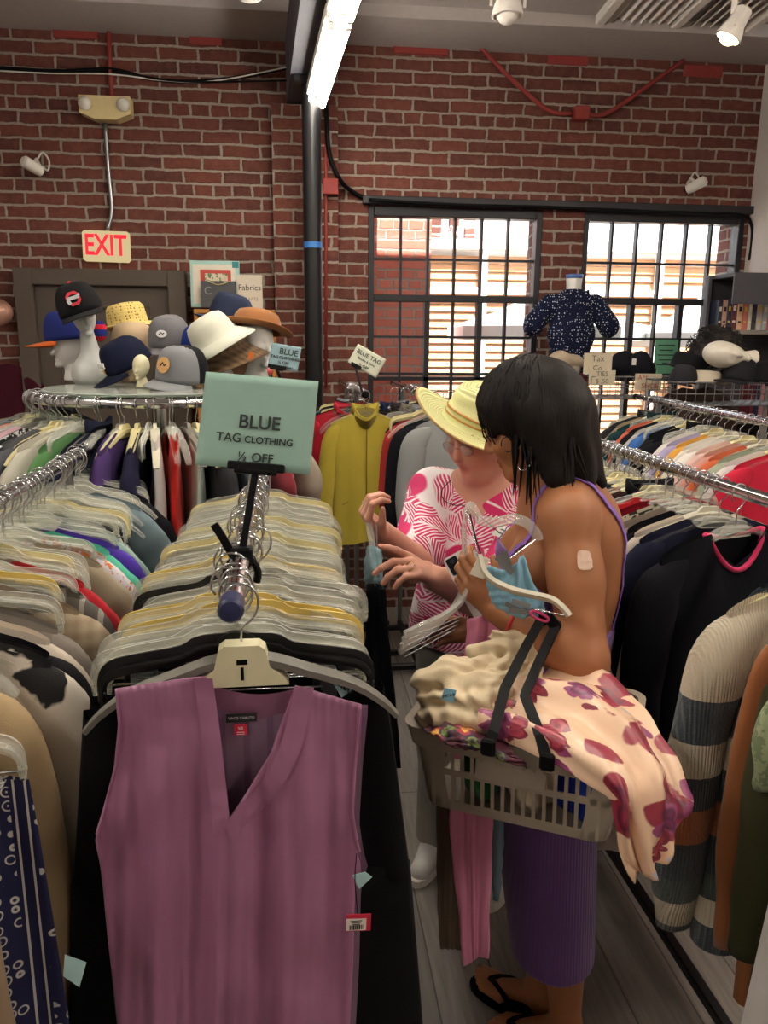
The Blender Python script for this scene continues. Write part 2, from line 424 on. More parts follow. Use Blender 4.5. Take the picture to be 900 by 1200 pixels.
# ---- windows: steel sashes, six panes across
def glass_mat():
    t = NT('window_glass')
    tr = t.n('ShaderNodeBsdfTransparent'); tr.inputs['Color'].default_value = (.93, .96, .97, 1)
    gl = t.n('ShaderNodeBsdfGlossy'); gl.inputs['Roughness'].default_value = .05
    mx = t.n('ShaderNodeMixShader'); mx.inputs['Fac'].default_value = .06
    t.l(tr.outputs[0], mx.inputs[1]); t.l(gl.outputs[0], mx.inputs[2]); t.l(mx.outputs[0], t.out.inputs['Surface']); return t.m
M_GLASS = glass_mat()
for wi, (a, b) in enumerate(WIN):
    m = MB(); yw = WY+.05; w = b-a
    fr = .035
    for x in (a+fr/2, b-fr/2): m.box((x, yw, (ZS+ZT)/2), (fr, .09, ZT-ZS), bev=.004)
    m.box(((a+b)/2, yw, ZT-.0275), (w-2*fr, .09, .055), bev=.004); m.box(((a+b)/2, yw, ZS+.03), (w-2*fr, .09, .06), bev=.004)
    zm = 1.935
    m.box(((a+b)/2, yw, zm), (w-2*fr, .07, .04), bev=.003)
    pw = (w-2*fr)/6
    for i in range(1, 6):
        x = a+fr+pw*i
        m.box((x, yw, (zm+ZT-.055)/2), (.014, .04, ZT-.055-zm))
        thick = i in (2, 4)
        m.box((x, yw, (zm+ZS)/2), (.030 if thick else .014, .06 if thick else .04, zm-ZS))
    for z in (zm+.225, zm-.225, zm-.445): m.box(((a+b)/2, yw, z), (w-2*fr, .038, .014))
    m.box(((a+b)/2, yw, zm-.475), (w-2*fr, .06, .022))
    f = struct(m.build('window_%d' % (wi+1), M_DARK))
    MB().box(((a+b)/2, yw+.012, (ZS+ZT)/2), (w-2*fr-.002, .004, ZT-ZS-.1)).build('window_glass', M_GLASS, f)
struct(MB().box((1.57, WY-.02, ZT+.025), (2.40, .04, .045), bev=.004).build('trim_1', M_DARK))
# ---- outside the windows: alley, brick pier, boarded shop front, parasols
struct(MB().box((2.5, 8.2, -.06), (14, 6.5, .1)).build('ground_outside', plain('alley_paving', '#b5aca2', .9, nb=.1)))
struct(MB().box((.75, 6.05, 2.2), (.42, .5, 4.6)).box((.36, 5.75, 2.2), (.36, .4, 4.6)).build('brick_pier_outside_wall', M_BRICKO))
def louver_mat():
    t = NT('weathered_wood'); v = t.coords('Object', scale=(1, 1, 14)); n = t.noise(v, 3, 4)
    t.bsdf(t.mix(n, '#c4946c', '#96683f'), .7); return t.m
M_LOUV = louver_mat(); M_OFFW = plain('off_white_paint', '#e6e0d8', .8)
m = MB()
Z1 = atY(560, 287, 7.5).z
for k in range(int((Z1-.55)/.075)): m.box((3.2, 7.55, .5+k*.075), (4.6, .02, .066), rotm(R(-22)))
m.cur = 1
m.box((3.2, 7.68, .5*Z1), (4.8, .1, Z1))
for x in (.95, 1.75, 2.6, 3.5, 4.4, 5.4): m.box((x, 7.5, Z1/2), (.06, .08, Z1))
m.box((3.2, 7.5, Z1), (4.8, .16, .09)); m.box((3.2, 7.5, Z1-.42), (4.7, .06, .06))
struct(m.build('wall_outside', [M_LOUV, M_OFFW]))
struct(MB().box((5.6, 6.5, 2.2), (.5, .5, 4.4)).build('wall_outside_pier', M_BRICKO))
m = MB()
for x in (1.30, 1.47, 1.62): m.box((x, 7.6, Z1+.4), (.09, .1, .8))
struct(m.build('trim_outside', M_BRICK))
M_CANV = plain('white_canvas', '#efeee9', .8, nb=.05); M_ORC = plain('tan_canvas', '#c98f4e', .8)
def parasol(p, r, h, mt, label, drop=.32):
    e = empty('patio_umbrella', (p[0], p[1], 0), label, 'umbrella')
    m = MB(); n = 8; top = Vector((0, 0, h)); ring = [Vector((r*math.cos(2*math.pi*(k+.5)/n), r*math.sin(2*math.pi*(k+.5)/n), h-drop)) for k in range(n)]
    mid = [q*.5+Vector((0, 0, h-drop*.62))-Vector((0, 0, (h-drop)*.5)) for q in ring]
    low = [q*1.0+Vector((0, 0, -.10)) for q in ring]
    vs = [top]+mid+ring+low; fs = []
    for k in range(n):
        j = (k+1) % n; fs += [(0, 1+k, 1+j), (1+k, 1+n+k, 1+n+j, 1+j), (1+n+k, 1+2*n+k, 1+2*n+j, 1+n+j)]
    m.add(vs, fs).build('canopy', mt, e)
    MB().cyl((0, 0, 0), (0, 0, h+.06), .022).build('pole', M_OFFW, e)
    MB().lathe([(.26, 0), (.26, .05), (.05, .08), (.03, .3)]).build('base', M_DARK, e)
    return e
parasol((1.95, 6.1), .80, 2.12, M_CANV, 'white patio umbrella outside the window nearest the steel post')
parasol((3.10, 5.75), .55, 2.08, M_CANV, 'white patio umbrella outside the window nearest the bookcase')
parasol((4.15, 6.7), .62, 2.14, M_ORC, 'tan patio umbrella beyond the white one outside the window')
# ---- steel post, beam, fluorescent strip
cb = atY(365.5, 200, 4.25)
m = MB().cyl((cb.x, 4.25, 0), (cb.x, 4.25, 2.94), .048, 20).box((cb.x, 4.25, .01), (.2, .2, .02)).box((cb.x, 4.25, 2.95), (.17, .17, .03))
m.cur = 1; m.cyl((cb.x, 4.25, 2.155), (cb.x, 4.25, 2.185), .0492, 20)
struct(m.build('pillar_steel', [M_BLACK, plain('blue_tape', '#2f6fb5', .5)], smooth=True, auto=40))
a = Vector((.03, 4.68, 3.12)); b = Vector((.345, -.9, 3.12)); ra = math.atan2(-(b.x-a.x), b.y-a.y)
L = (b-a).length; mid = (a+b)/2
m = MB().box(mid+Vector((-.02, 0, .0)), (.13, L, .32), rotm(0, 0, ra))
m.cur = 1; m.box(mid+Vector((.062, 0, .0)), (.03, L, .30), rotm(0, 0, ra))
struct(m.build('beam', [plain('slate_steel_paint', '#4a4a52', .6), plain('red_wood_side', '#9a5340', .7)]))
def strip_light(pa, pb, label, group, two=True):
    pa = Vector(pa); pb = Vector(pb); d = (pb-pa); L = d.length; d.normalize(); ang = math.atan2(-d.x, d.y)
    e = empty('fluorescent_light', (pa+pb)/2, label, 'light fixture', group, rot=(0, 0, ang))
    MB().box((0, 0, .035), (.11, L, .05), bev=.006).build('housing', M_OFFW, e)
    for s in (-1, 1):
        MB().cyl((s*.032, -L/2+.03, -.012), (s*.032, L/2-.03, -.012), .014, 12).build('tube', M_TUBE, e, smooth=True)
        for k in (-1, 1): MB().box((s*.032, k*(L/2-.02), -.006), (.022, .02, .04), bev=.003).build('socket', M_OFFW, e)
    return e
G = 'fluorescent strips under the dark beam'
pa = atZ(370, 122, 2.87); pb = atZ(399, 22, 2.87); dd = (pb-pa)
strip_light(pa, pb-dd*.015, 'lit fluorescent strip whose far end meets the black steel post', None)
strip_light(pb+dd*.015, pb+dd*1.0, 'lit fluorescent strip next along the beam, cut by the top of the picture', None)
strip_light(pb+dd*1.03, pb+dd*2.0, 'lit fluorescent strip under the beam, above the shopper', 'ceiling fluorescents overhead')
for x in (-1.75, 2.05):  # rows of strips out of view, added for illumination
    for y in (-1.9, -.3, 1.3): strip_light((x, y, 3.1), (x, y+1.25, 3.1), 'unseen fluorescent strip added overhead to light the shop', 'ceiling fluorescents overhead')
# ---- ceiling diffuser and track spots
e = empty('ceiling_vent', atZ(815, 6, ZC+.04), 'white ceiling air diffuser with slanted louvres', 'vent', rot=(0, 0, R(-3)))
m = MB()
for x in (-.41, 0, .41): m.box((x, 0, 0), (.05, .95, .05), bev=.006)
for y in (-.46, .46): m.box((0, y, 0), (.86, .05, .05), bev=.006)
m.build('frame', M_OFFW, e)
for s in (-1, 1):
    m = MB()
    for k in range(7): m.box((s*.205-.15+k*.05, 0, .012), (.006, .87, .05), rotm(0, R(38*s), 0))
    m.build('louvre_panel', M_OFFW, e)
MB().box((0, 0, .034), (.84, .9, .008)).build('duct_plate', M_DARK, e)
M_SPOT = emit('warm_bulb', '#ffd9a0', 30.)
def spot(px_, z, tilt, yaw, label, lit, k=1.):
    p = atZ(px_[0], px_[1], z); e = empty('track_spotlight', p, label, 'spotlight'); rm = rotm(tilt, 0, yaw)
    MB().lathe([(.03*k, .11*k), (.042*k, .10*k), (.045*k, .03*k), (.058*k, 0), (.066*k, -.035*k), (.058*k, -.038*k), (.05*k, -.02*k)], (0, 0, 0), 24, rm, cap=False).build('shade', M_OFFW, e, smooth=True, auto=40)
    MB().ball(rm @ Vector((0, 0, -.02*k)), .047*k, 16).build('bulb', M_SPOT if lit else M_OFFW, e, smooth=True)
    MB().cyl((0, 0, .06), (0, 0, ZC+.06-p.z), .012).box((0, 0, ZC+.045-p.z), (.05, .12, .03)).build('stem', M_OFFW, e)
    m = MB()
    for s in (-1, 1): m.strip([rm @ Vector((s*.07*k, 0, -.0)), rm @ Vector((s*.07*k, 0, .09*k)), rm @ Vector((0, 0, .13*k))], .012, .004)
    m.build('yoke', M_OFFW, e)
spot((595, 8), 3.02, 0, 0, 'white cylinder track spotlight pointing straight down', False)
spot((858, 36), 2.90, R(28), R(70), 'white track spotlight tilted with a glowing warm bulb', True, .8)
# small light bulb glimpsed at top edge
tag(MB().lathe([(.02, .2), (.05, .18), (.07, 0.02), (.05, 0), (.02, 0)], atZ(292, -2, 3.05), 16).build('ceiling_lamp', M_OFFW, smooth=True), 'small white lamp at the top edge of the picture beside the beam', 'lamp')
# ---- things on the brick
def wall_box(x0, y0, x1, y1, d, mt, name, bev=.004, Y=WY):
    p = atY(x0, y0, Y); q = atY(x1, y1, Y); return MB().box(((p.x+q.x)/2, Y-d/2, (p.z+q.z)/2), (q.x-p.x, d, p.z-q.z), bev=bev)
for i, (bx, lb) in enumerate((((62, 35, 116, 47), 'red steel plate on the brick by the ceiling, above the emergency light'), ((222, 40, 261, 54), 'short red steel plate on the brick between emergency light and post'), ((461, 52, 524, 66), 'red steel plate by the ceiling, just past the fluorescent light'), ((641, 65, 688, 78), 'red steel plate by the ceiling, above the small red box'), ((801, 76, 845, 92), 'red steel plate by the ceiling nearest the white side wall'))):
    tag(wall_box(*bx, .015, M_RED, '').build('anchor_plate', M_RED), lb, 'steel plate', 'red anchor plates along the ceiling line')
e = empty('emergency_light', atY(125, 128, WY-.05), 'cream two-head emergency light above the exit sign', 'emergency light')
s = (atY(154, 128, WY).x-atY(95, 128, WY).x)
m = MB(); out = [(-s/2, .055), (-s/2, -.03), (-s*.2, -.062), (s*.2, -.062), (s/2, -.03), (s/2, .055)]
m.prism(out, (0, 0, 0), (1, 0, 0), (0, 0, 1), .09).build('housing', M_CREAM, e)
for k in (-1, 1):
    MB().lathe([(.034, 0), (.036, .012), (.02, .03), (.001, .034)], (k*s*.37, -.045, .012), 16, rotm(R(90))).build('lamp_head', plain('lamp_lens', '#e8e4d8', .15), e, smooth=True)
p0 = atY(123, 142, WY-.02); p1 = atY(127, 200, WY-.02); p2 = atY(131, 245, WY-.02); p3 = atY(126, 270, WY-.03)
tag(MB().tube(smoothpath([p0, p1, p2, p3], 5), .011, 8).build('conduit', M_STEEL, smooth=True), 'thin steel conduit running from emergency light down to exit sign', 'conduit')
e = empty('exit_sign', atY(125, 289, WY-.03), 'white exit sign with red letters over the brown door', 'exit sign', rot=(0, R(1), 0))
MB().box((0, 0, 0), (.255, .05, .165), bev=.012).build('panel', emit('exit_panel', '#f0d7a0', .55), e)
text('lettering', 'EXIT', .155, emit('exit_red', '#ff2a35', 1.3), e, (0, -.027, 0), (R(90), 0, 0), .0035, sx=.72)
tag(MB().tube([atY(127, 30, WY-.02), atY(129, 75, WY-.02), atY(131, 116, WY-.02)], .012, 8).build('conduit', M_RED, smooth=True), 'red pipe dropping from the ceiling to the emergency light', 'conduit')
def cable(pts, r, mt, label, dY=.02):
    return tag(MB().tube(smoothpath([atY(x, y, WY-dY-(.08 if 318 < x < 400 else 0)) for x, y in pts], 6), r, 6).build('cable', mt, smooth=True), label, 'cable')
cable([(-60, 76), (0, 80), (70, 84), (125, 83), (200, 95), (270, 92), (350, 77)], .010, M_BLKPL, 'thick black cable sagging across the brick above the emergency light')
cable([(-60, 80), (0, 83), (60, 86), (130, 87), (190, 94), (250, 95), (350, 76)], .004, M_OFFW, 'thin white wire twisted along the black cable on the brick', .032)
cable([(-60, 74), (60, 82), (130, 80), (180, 92), (240, 96), (345, 94)], .005, M_BLKPL, 'thin black wire following the thick black cable', .036)
cable([(381, 100), (383, 145), (386, 180), (398, 210), (415, 226), (432, 234)], .013, M_BLKPL, 'black hose curving from the beam to the window corner')
cable([(432, 234), (530, 240), (640, 243), (760, 248), (862, 252), (880, 262), (881, 285), (878, 305)], .010, M_BLKPL, 'black cable along the window heads and down the corner', .05)
tag(MB().tube([atY(382, 40, WY-.09), atY(382, 455, WY-.09)], .009, 8).build('conduit', M_RED, smooth=True), 'slim red pipe running down beside the black post', 'conduit')
tag(wall_box(378, 211, 396, 230, .06, M_RED, '', Y=WY-.07).build('junction_box', M_RED), 'red junction box beside the black post', 'junction box')
tag(wall_box(670, 127, 686, 144, .07, M_RED, '').build('junction_box', M_RED), 'red junction box high on the brick between two slanting pipes', 'junction box')
tag(MB().tube(smoothpath([atY(562, 55, WY-.03), atY(605, 98, WY-.03), atY(644, 130, WY-.03), atY(671, 133, WY-.03)], 5), .013, 8).build('conduit', M_RED, smooth=True), 'red pipe slanting down from ceiling towards the fluorescent-side of the red box', 'conduit')
tag(MB().tube(smoothpath([atY(685, 134, WY-.03), atY(711, 133, WY-.03), atY(757, 102, WY-.03), atY(801, 71, WY-.03)], 5), .013, 8).build('conduit', M_RED, smooth=True), 'red pipe slanting up from the red box towards the white side wall', 'conduit')
def cam_dome(px_, label, d):
    p = atY(px_[0], px_[1], WY-.09); e = empty('security_camera', p, label, 'security camera')
    MB().lathe([(.005, -.05), (.026, -.045), (.03, -.02), (.03, .06), (.02, .07)], (0, 0, 0), 16, rotm(R(70), 0, R(d))).build('body', M_OFFW, e, smooth=True, auto=40)
    MB().lathe([(.002, -.058), (.02, -.055), (.024, -.045)], (0, 0, 0), 16, rotm(R(70), 0, R(d))).build('lens', M_BLKPL, e, smooth=True)
    MB().tube([(0, .0, .02), (0, .05, .05), (0, .09, .03)], .01).build('bracket', M_OFFW, e)
    MB().tube(smoothpath([(0, .06, .05), (.03, .07, .09), (.06, .07, .05), (.05, .07, 0), (.02, .08, .02)], 4), .005).build('wire', M_OFFW, e)
cam_dome((40, 196), 'small security camera on the brick left of the exit sign', -40)
cam_dome((814, 218), 'small security camera on the brick above the windows', 40)
# ---- door
x0, x1 = -1.575, -.64; zt = 2.065
m = MB(); m.box((x0+.05, WY-.04, zt/2), (.10, .08, zt), bev=.004).box((x1-.05, WY-.04, zt/2), (.10, .08, zt), bev=.004).box(((x0+x1)/2, WY-.04, zt-.045), (x1-x0-.2, .08, .09), bev=.004)
fr = struct(m.build('door_1', M_DOOR))
m = MB(); w = x1-x0-.2; cx = (x0+x1)/2; m.box((cx, WY-.02, (zt-.09)/2), (w, .04, zt-.09))
for (za, zb) in ((1.12, 1.86), (.2, 1.0)):
    zc = (za+zb)/2; hh = zb-za; ww = w-.24
    for s in (-1, 1): m.box((cx+s*ww/2, WY-.046, zc), (.02, .014, hh+.02), bev=.004); m.box((cx, WY-.046, zc+s*hh/2), (ww, .014, .02), bev=.004)
m.build('door_leaf', M_DOOR, fr)
m = MB()
for z in (1.75, .3): m.box((x1-.102, WY-.055, z), (.02, .03, .1), bev=.003)
m.build('hinge', M_STEEL, fr)
# ================================================================== HANGERS
jit = random.Random(11)
M_CLEAR = clear_plastic('clear_hanger_plastic', '#fdfdfa', .035)
M_EDGE = clear_plastic('clear_hanger_glint', '#fafaf6', .22)  # more opaque, so bright highlight lines are painted along the hanger edges
M_CREAMH = plain('cream_hanger_plastic', '#ddd2a0', .4, Subsurface_Weight=.0)
M_YELH = plain('yellowed_hanger_plastic', '#d8bf68', .4)
M_PALEH = plain('pale_hanger_plastic', '#d9d3c0', .4)
M_BLKH = plain('black_hanger_plastic', '#141415', .3)
M_GREYH = plain('grey_hanger_plastic', '#6c6962', .5)
HOOK = [(0, 0, -.092), (0, 0, -.058), (.012, 0, -.046), (.021, 0, -.030), (.0215, 0, -.012), (.013, 0, .001), (0, 0, .0045), (-.013, 0, .001), (-.0205, 0, -.012), (-.021, 0, -.026), (-.016, 0, -.034)]
def hook_mesh(): return MB().tube(smoothpath(HOOK, 3), .0017, 6).mesh('hook', M_CHROME, True)
HOOKM = hook_mesh()
def half(pts): return [(-x, z) for x, z in reversed(pts)] + list(pts)
def clip_body(mt, name, w=.182):
    """skirt hanger: flat arms, ends turned down, I-beam flange"""
    path = [(0, -.088), (.045, -.092), (.075, -.106), (w-.045, -.116), (w-.014, -.124), (w-.002, -.140), (w, -.166)]
    P = [Vector((x, 0, z)) for x, z in half(path[1:])]; P = smoothpath(P, 3)
    m = MB().sweep(P, [(-.0022, -.010), (.0022, -.010), (.0022, .010), (-.0022, .010)], up=(0, 1, 0))
    m.cur = 1
    m.sweep([p+Vector((0, 0, -.0085)) for p in P], [(-.0042, -.0012), (.0042, -.0012), (.0042, .0012), (-.0042, .0012)], up=(0, 1, 0))
    # flange along the upper edge
    m.sweep([p+Vector((0, 0, .0085)) for p in P], [(-.0058, -.0016), (.0058, -.0016), (.0058, .0016), (-.0058, .0016)], up=(0, 1, 0))
    m.cur = 0
    m.prism([(-.034, -.098), (.034, -.098), (.022, -.080), (.009, -.074), (-.009, -.074), (-.022, -.080)], (0, 0, 0), (1, 0, 0), (0, 0, 1), .009)
    for s in (-1, 1): m.box((s*w, 0, -.160), (.010, .012, .016), bev=.002)
    return m.mesh(name, [mt, M_EDGE if mt is M_CLEAR else mt], True, 35)
def top_body(mt, name, w=.205):
    """coat hanger: broad hub and shoulders that curve down"""
    P = smoothpath([Vector((x, 0, z)) for x, z in half([(.03, -.100), (.085, -.118), (.145, -.140), (w-.02, -.168), (w, -.190)])], 3)
    k = len(P); sc = [.7+.5*math.sin(math.pi*i/(k-1)) for i in range(k)]
    m = MB().sweep(P, [(-.004, -.012), (.004, -.012), (.0065, 0), (.005, .011), (-.005, .011), (-.0065, 0)], up=(0, 1, 0), scale=sc)
    m.prism([(-.045, -.118), (.045, -.118), (.034, -.094), (.020, -.078), (-.020, -.078), (-.034, -.094)], (0, 0, 0), (1, 0, 0), (0, 0, 1), .011)
    return m.mesh(name, mt, True, 35)
BARM = MB().tube([(-.184, 0, -.160), (.184, 0, -.160)], .0016, 6).mesh('bar', M_CHROME, True)
cm = MB()
cm.box((0, .006, -.158), (.019, .003, .042), rotm(R(7))).box((0, -.006, -.158), (.019, .003, .042), rotm(R(-7)))
for k in range(4): cm.box((0, -.0095, -.147+k*.006), (.017, .002, .002)); cm.box((0, .0095, -.147+k*.006), (.017, .002, .002))
cm.cyl((-.0105, 0, -.160), (.0105, 0, -.160), .0045, 8)
CLIPM = cm.mesh('clip', M_STEEL)
HB = {}
for nm, mt in (('clear', M_CLEAR), ('cream', M_CREAMH), ('yellow', M_YELH), ('black', M_BLKH)):
    HB['clip', nm] = clip_body(mt, nm+'_clip_hanger')
for nm, mt in (('clear', M_CLEAR), ('cream', M_CREAMH), ('pale', M_PALEH), ('black', M_BLKH), ('grey', M_GREYH)):
    HB['top', nm] = top_body(mt, nm+'_coat_hanger')
HPROTO = {}
def hanger(kind, col, loc, rz, label, group=None, clips=True):
    key = (kind, col, clips)
    if key in HPROTO:
        o = dup(HPROTO[key], loc, (0, 0, rz), label, group); q = jit.uniform(.90, 1.06) if group else 1.; o.scale = (q, 1, q**.5 if group else 1.); return o
    o = link('clip_hanger' if kind == 'clip' else 'coat_hanger', HB[kind, col], None, loc, (0, 0, rz)); tag(o, label, 'hanger', group)
    link('hook', HOOKM, o)
    if kind == 'clip' and clips:
        link('bar', BARM, o)
        for s in (-1, 1): link('clip', CLIPM, o, (s*.125, 0, 0))
    HPROTO[key] = o; return o
# ================================================================== GARMENTS
def torso_mesh(name, mt, hw=.20, L=.62, th=.020, nw=.07, flare=.0, seed=0, fold=.010, nf=5, ndrop=.05, slope=.34, top=-.097, strap=False):
    rnd = random.Random(seed); ph = [rnd.uniform(0, 6.3) for _ in range(6)]; n, nv = 44, 13
    def zs(x):
        a = abs(x); return top - max(0, a-nw)*slope - (0 if a < hw*.8 else (a-hw*.8)**2*5)
    rs = []
    for j in range(nv):
        v = (j/(nv-1))**1.15; w = hw*(1-.10*math.sin(math.pi*min(1, v*1.5))*(.6 if not strap else 1))+flare*v; t = .0115+(th-.0115)*min(1, v*4)
        ring = []
        for i in range(n):
            a = 2*math.pi*i/n; c, s = math.cos(a), math.sin(a); x0 = math.copysign(abs(c)**.75, c)
            x = w*x0; zt = zs(hw*x0)
            if abs(hw*x0) < nw: zt -= (ndrop if s < 0 else .012)*(1-(hw*x0/nw)**2)
            z = zt*(1-v)-L*v
            f = fold*min(1, v*2.5)
            y = t*math.copysign(abs(s)**.6, s)+f*(math.sin(nf*x/hw+ph[0])+.6*math.sin(2.3*nf*x/hw+ph[1]+2*v))+.012*v*math.sin(2.2*v+ph[2])
            x += .012*v*math.sin(5*v+ph[3])
            if j == nv-1: z += .008*math.sin(3*x0+ph[4])
            ring.append((x, y, z))
        rs.append(ring)
    return MB().rings(rs, cap=False).mesh(name, mt, True)
def sleeve_mesh(name, mt, s, hw=.20, Ls=.42, r=.062, seed=0, out=.03, flat=.5, slope=.34, nw=.07, top=-.099, cuff=None):
    rnd = random.Random(seed+s); z0 = top-(hw-nw)*slope; k_ = r/.062
    P = smoothpath([(s*(hw-.075), 0, z0+.026-.030*k_), (s*(hw-.028), 0, z0-.040*k_), (s*(hw+.004), 0, z0-.095), (s*(hw+.7*out), 0, z0-.095-(Ls-.095)*.35), (s*(hw+out), rnd.uniform(-.01, .01), z0-.095-(Ls-.095)*.7), (s*(hw+out-.008), rnd.uniform(-.012, .012), z0-Ls)], 4)
    k = len(P); rs = []; tab = [(0, .020), (.2, .040), (.4, .053), (.6, .052), (.8, .046), (1, .038)]
    for i, p in enumerate(P):
        d = (P[min(i+1, k-1)]-P[max(i-1, 0)]).normalized(); Y = Vector((0, 1, 0)); Xv = Y.cross(d).normalized()
        u = i/(k-1)
        for (u0, r0), (u1, r1) in zip(tab, tab[1:]):
            if u0 <= u <= u1+1e-6: rr = (r0+(r1-r0)*(u-u0)/(u1-u0))*k_
        rr += .004*math.sin(13*u+seed)*u+.0025*math.sin(29*u+2*seed)*u
        rs.append([p+Xv*(rr*math.cos(2*math.pi*q/14))+Y*(rr*flat*math.sin(2*math.pi*q/14)) for q in range(14)])
    return MB().rings(rs).mesh(name, mt, True)
def collar_mesh(name, mt, nw=.07, top=-.097, h=.035, ndrop=.05):
    rs = []
    for k, (dz, g) in enumerate(((0, 1.0), (h, 1.0), (h*1.05, .93), (-.004, .93))):
        ring = []
        for i in range(28):
            a = 2*math.pi*i/28; x = nw*1.03*g*math.cos(a); s = math.sin(a); zt = top-(ndrop if s < 0 else .012)*(1-math.cos(a)**2)
            ring.append((x, .018*s*g*(1.4 if dz else 1), zt+dz))
        rs.append(ring)
    return MB().rings(rs, cap=False, loop=True).mesh(name, mt, True)
def trouser_meshes(mt, hw=.17, L=.98, th=.018, flare=.04, seed=0):
    rnd = random.Random(seed); p = [rnd.uniform(0, 6) for _ in range(4)]; n = 36; rs = []
    for j in range(7):
        v = j/6; w = hw+.03*v; z = -.172-.27*v; t = th*(.5+.6*v)
        rs.append([(w*math.copysign(abs(math.cos(2*math.pi*i/n))**.75, math.cos(2*math.pi*i/n)), t*math.sin(2*math.pi*i/n)+.008*(v+.2)*math.sin(11*math.cos(2*math.pi*i/n)+p[0]), z-(.012 if math.sin(2*math.pi*i/n) < 0 and j == 0 else 0)) for i in range(n)])
    waist = MB().rings(rs, cap=False); waist.mi = [0]*len(waist.f)
    body = waist.mesh('trousers', mt, True)
    legs = []
    for s in (-1, 1):
        rs = []
        for j in range(9):
            v = j/8; w = (hw+.03)*.5*(1-.12*v)+flare*v*.5; cx = s*((hw+.03)*.5+flare*v*.8); z = -.425-(L-.425)*v
            rs.append([(cx+w*math.cos(2*math.pi*i/18), (th*1.0)*math.sin(2*math.pi*i/18)+.010*math.sin(4*math.cos(2*math.pi*i/18)+p[1]+2*v)*v, z) for i in range(18)])
        legs.append(MB().rings(rs).mesh('leg', mt, True))
    return body, legs
def skirt_mesh(mt, hw=.17, L=.75, th=.02, flare=.09, seed=0, fold=.014, nf=7, name='skirt'):
    rnd = random.Random(seed); p = [rnd.uniform(0, 6) for _ in range(3)]; n = 48; rs = []
    for j in range(9):
        v = j/8; w = hw+flare*v**.8; z = -.170-(L-.17)*v
        rs.append([(w*math.copysign(abs(math.cos(2*math.pi*i/n))**.8, math.cos(2*math.pi*i/n)), th*(.35+.65*v)*math.sin(2*math.pi*i/n)+fold*v*math.sin(nf*math.cos(2*math.pi*i/n)+p[0])+.006*math.sin(13*math.cos(2*math.pi*i/n)+p[1]), z) for i in range(n)])
    return MB().rings(rs, cap=False).mesh(name, mt, True)
# shared shapes: only the cloth differs between copies
SH = {}
def shape(kind, var):
    key = (kind, var)
    if key in SH: return SH[key]
    mt = M_OFFW; s = var
    if kind == 'top': a = [torso_mesh('top', mt, .195, .60+.03*var, .02, seed=s)] + [sleeve_mesh('sleeve', mt, q, .195, .22, .068, s) for q in (-1, 1)]
    elif kind == 'sweater': a = [torso_mesh('sweater', mt, .205, .62+.03*var, .026, seed=s, fold=.008)] + [sleeve_mesh('sleeve', mt, q, .205, .52, .066, s) for q in (-1, 1)]
    elif kind == 'jacket': a = [torso_mesh('jacket', mt, .215, .68, .032, seed=s, fold=.007)] + [sleeve_mesh('sleeve', mt, q, .215, .56, .074, s, flat=.6) for q in (-1, 1)] + [collar_mesh('collar', mt)]
    elif kind == 'tank': a = [torso_mesh('tank_top', mt, .165, .60, .018, nw=.10, seed=s, ndrop=.09, slope=.22, strap=True)]
    elif kind == 'dress': a = [torso_mesh('dress', mt, .185, 1.0, .022, flare=.06, seed=s, nf=7)] + [sleeve_mesh('sleeve', mt, q, .185, .18, .066, s) for q in (-1, 1)]
    elif kind == 'trousers': b, l = trouser_meshes(mt, seed=s); a = [b]+l
    elif kind == 'skirt': a = [skirt_mesh(mt, seed=s, L=.60+.05*var)]
    SH[key] = a; return a
def garment(kind, loc, rz, mt, label, var=0, group=None, mt2=None):
    a = shape(kind, var); cat = {'tank': 'top'}.get(kind, kind)
    o = link(a[0].name.split('.')[0], a[0], None, loc, (0, 0, rz)); tag(o, label, cat, group)
    o.material_slots[0].link = 'OBJECT'; o.material_slots[0].material = mt
    for me in a[1:]:
        c = link(me.name.split('.')[0], me, o); c.material_slots[0].link = 'OBJECT'; c.material_slots[0].material = mt2 if (mt2 and me.name.startswith('collar')) else mt
    return o
# ================================================================== RACKS
def rack(a, b, z, label, group=None, caps=M_BLKPL, inset=.3, base=True, offs=0.):
    a = Vector((a[0], a[1], z)); b = Vector((b[0], b[1], z)); d = (b-a).normalized(); n = Vector((-d.y, d.x, 0))
    e = empty('clothes_rack', (a.x, a.y, 0), label, 'clothes rack', group); O_ = Vector((a.x, a.y, 0))
    zc = Vector((0, 0, -.016))
    MB().tube([a-O_+zc, b-O_+zc], .0155, 14).build('rail', M_CHROME, e, smooth=True, auto=40)
    for p, s in ((a, -1), (b, 1)): MB().lathe([(.0, -.001), (.0165, 0), (.0165, .03), (.013, .034), (.0, .036)], p-O_+zc-d*(.0 if s < 0 else -.0), 16, (d*s).to_track_quat('Z', 'Y').to_matrix()).build('end_cap', caps, e, smooth=True, auto=40)
    for t in (inset, (b-a).length-inset):
        p = a-O_+d*t; MB().cyl(p+Vector((0, 0, -.03)), (p.x, p.y, .06), .0125, 12).build('post', M_STEEL, e, smooth=True, auto=40)
        MB().box((p.x, p.y, .045), (.50, .03, .03), rotm(0, 0, math.atan2(n.y, n.x)), bev=.004).build('foot', M_BLACK, e)
    p = a-O_; q = b-O_
    MB().box(((p.x+q.x)/2, (p.y+q.y)/2, .075), (.03, (b-a).length-2*inset, .03), rotm(0, 0, math.atan2(-d.x, d.y)), bev=.004).build('base_bar', M_BLACK, e)
    return e, a, d
class Line:
    def __init__(s, a, d, z): s.a = a; s.d = d; s.rz = math.atan2(-d.x, d.y); s.z = z
    def at(s, Y): p = s.a+s.d*((Y-s.a.y)/s.d.y); return Vector((p.x, p.y, s.z))
ZR = 1.37
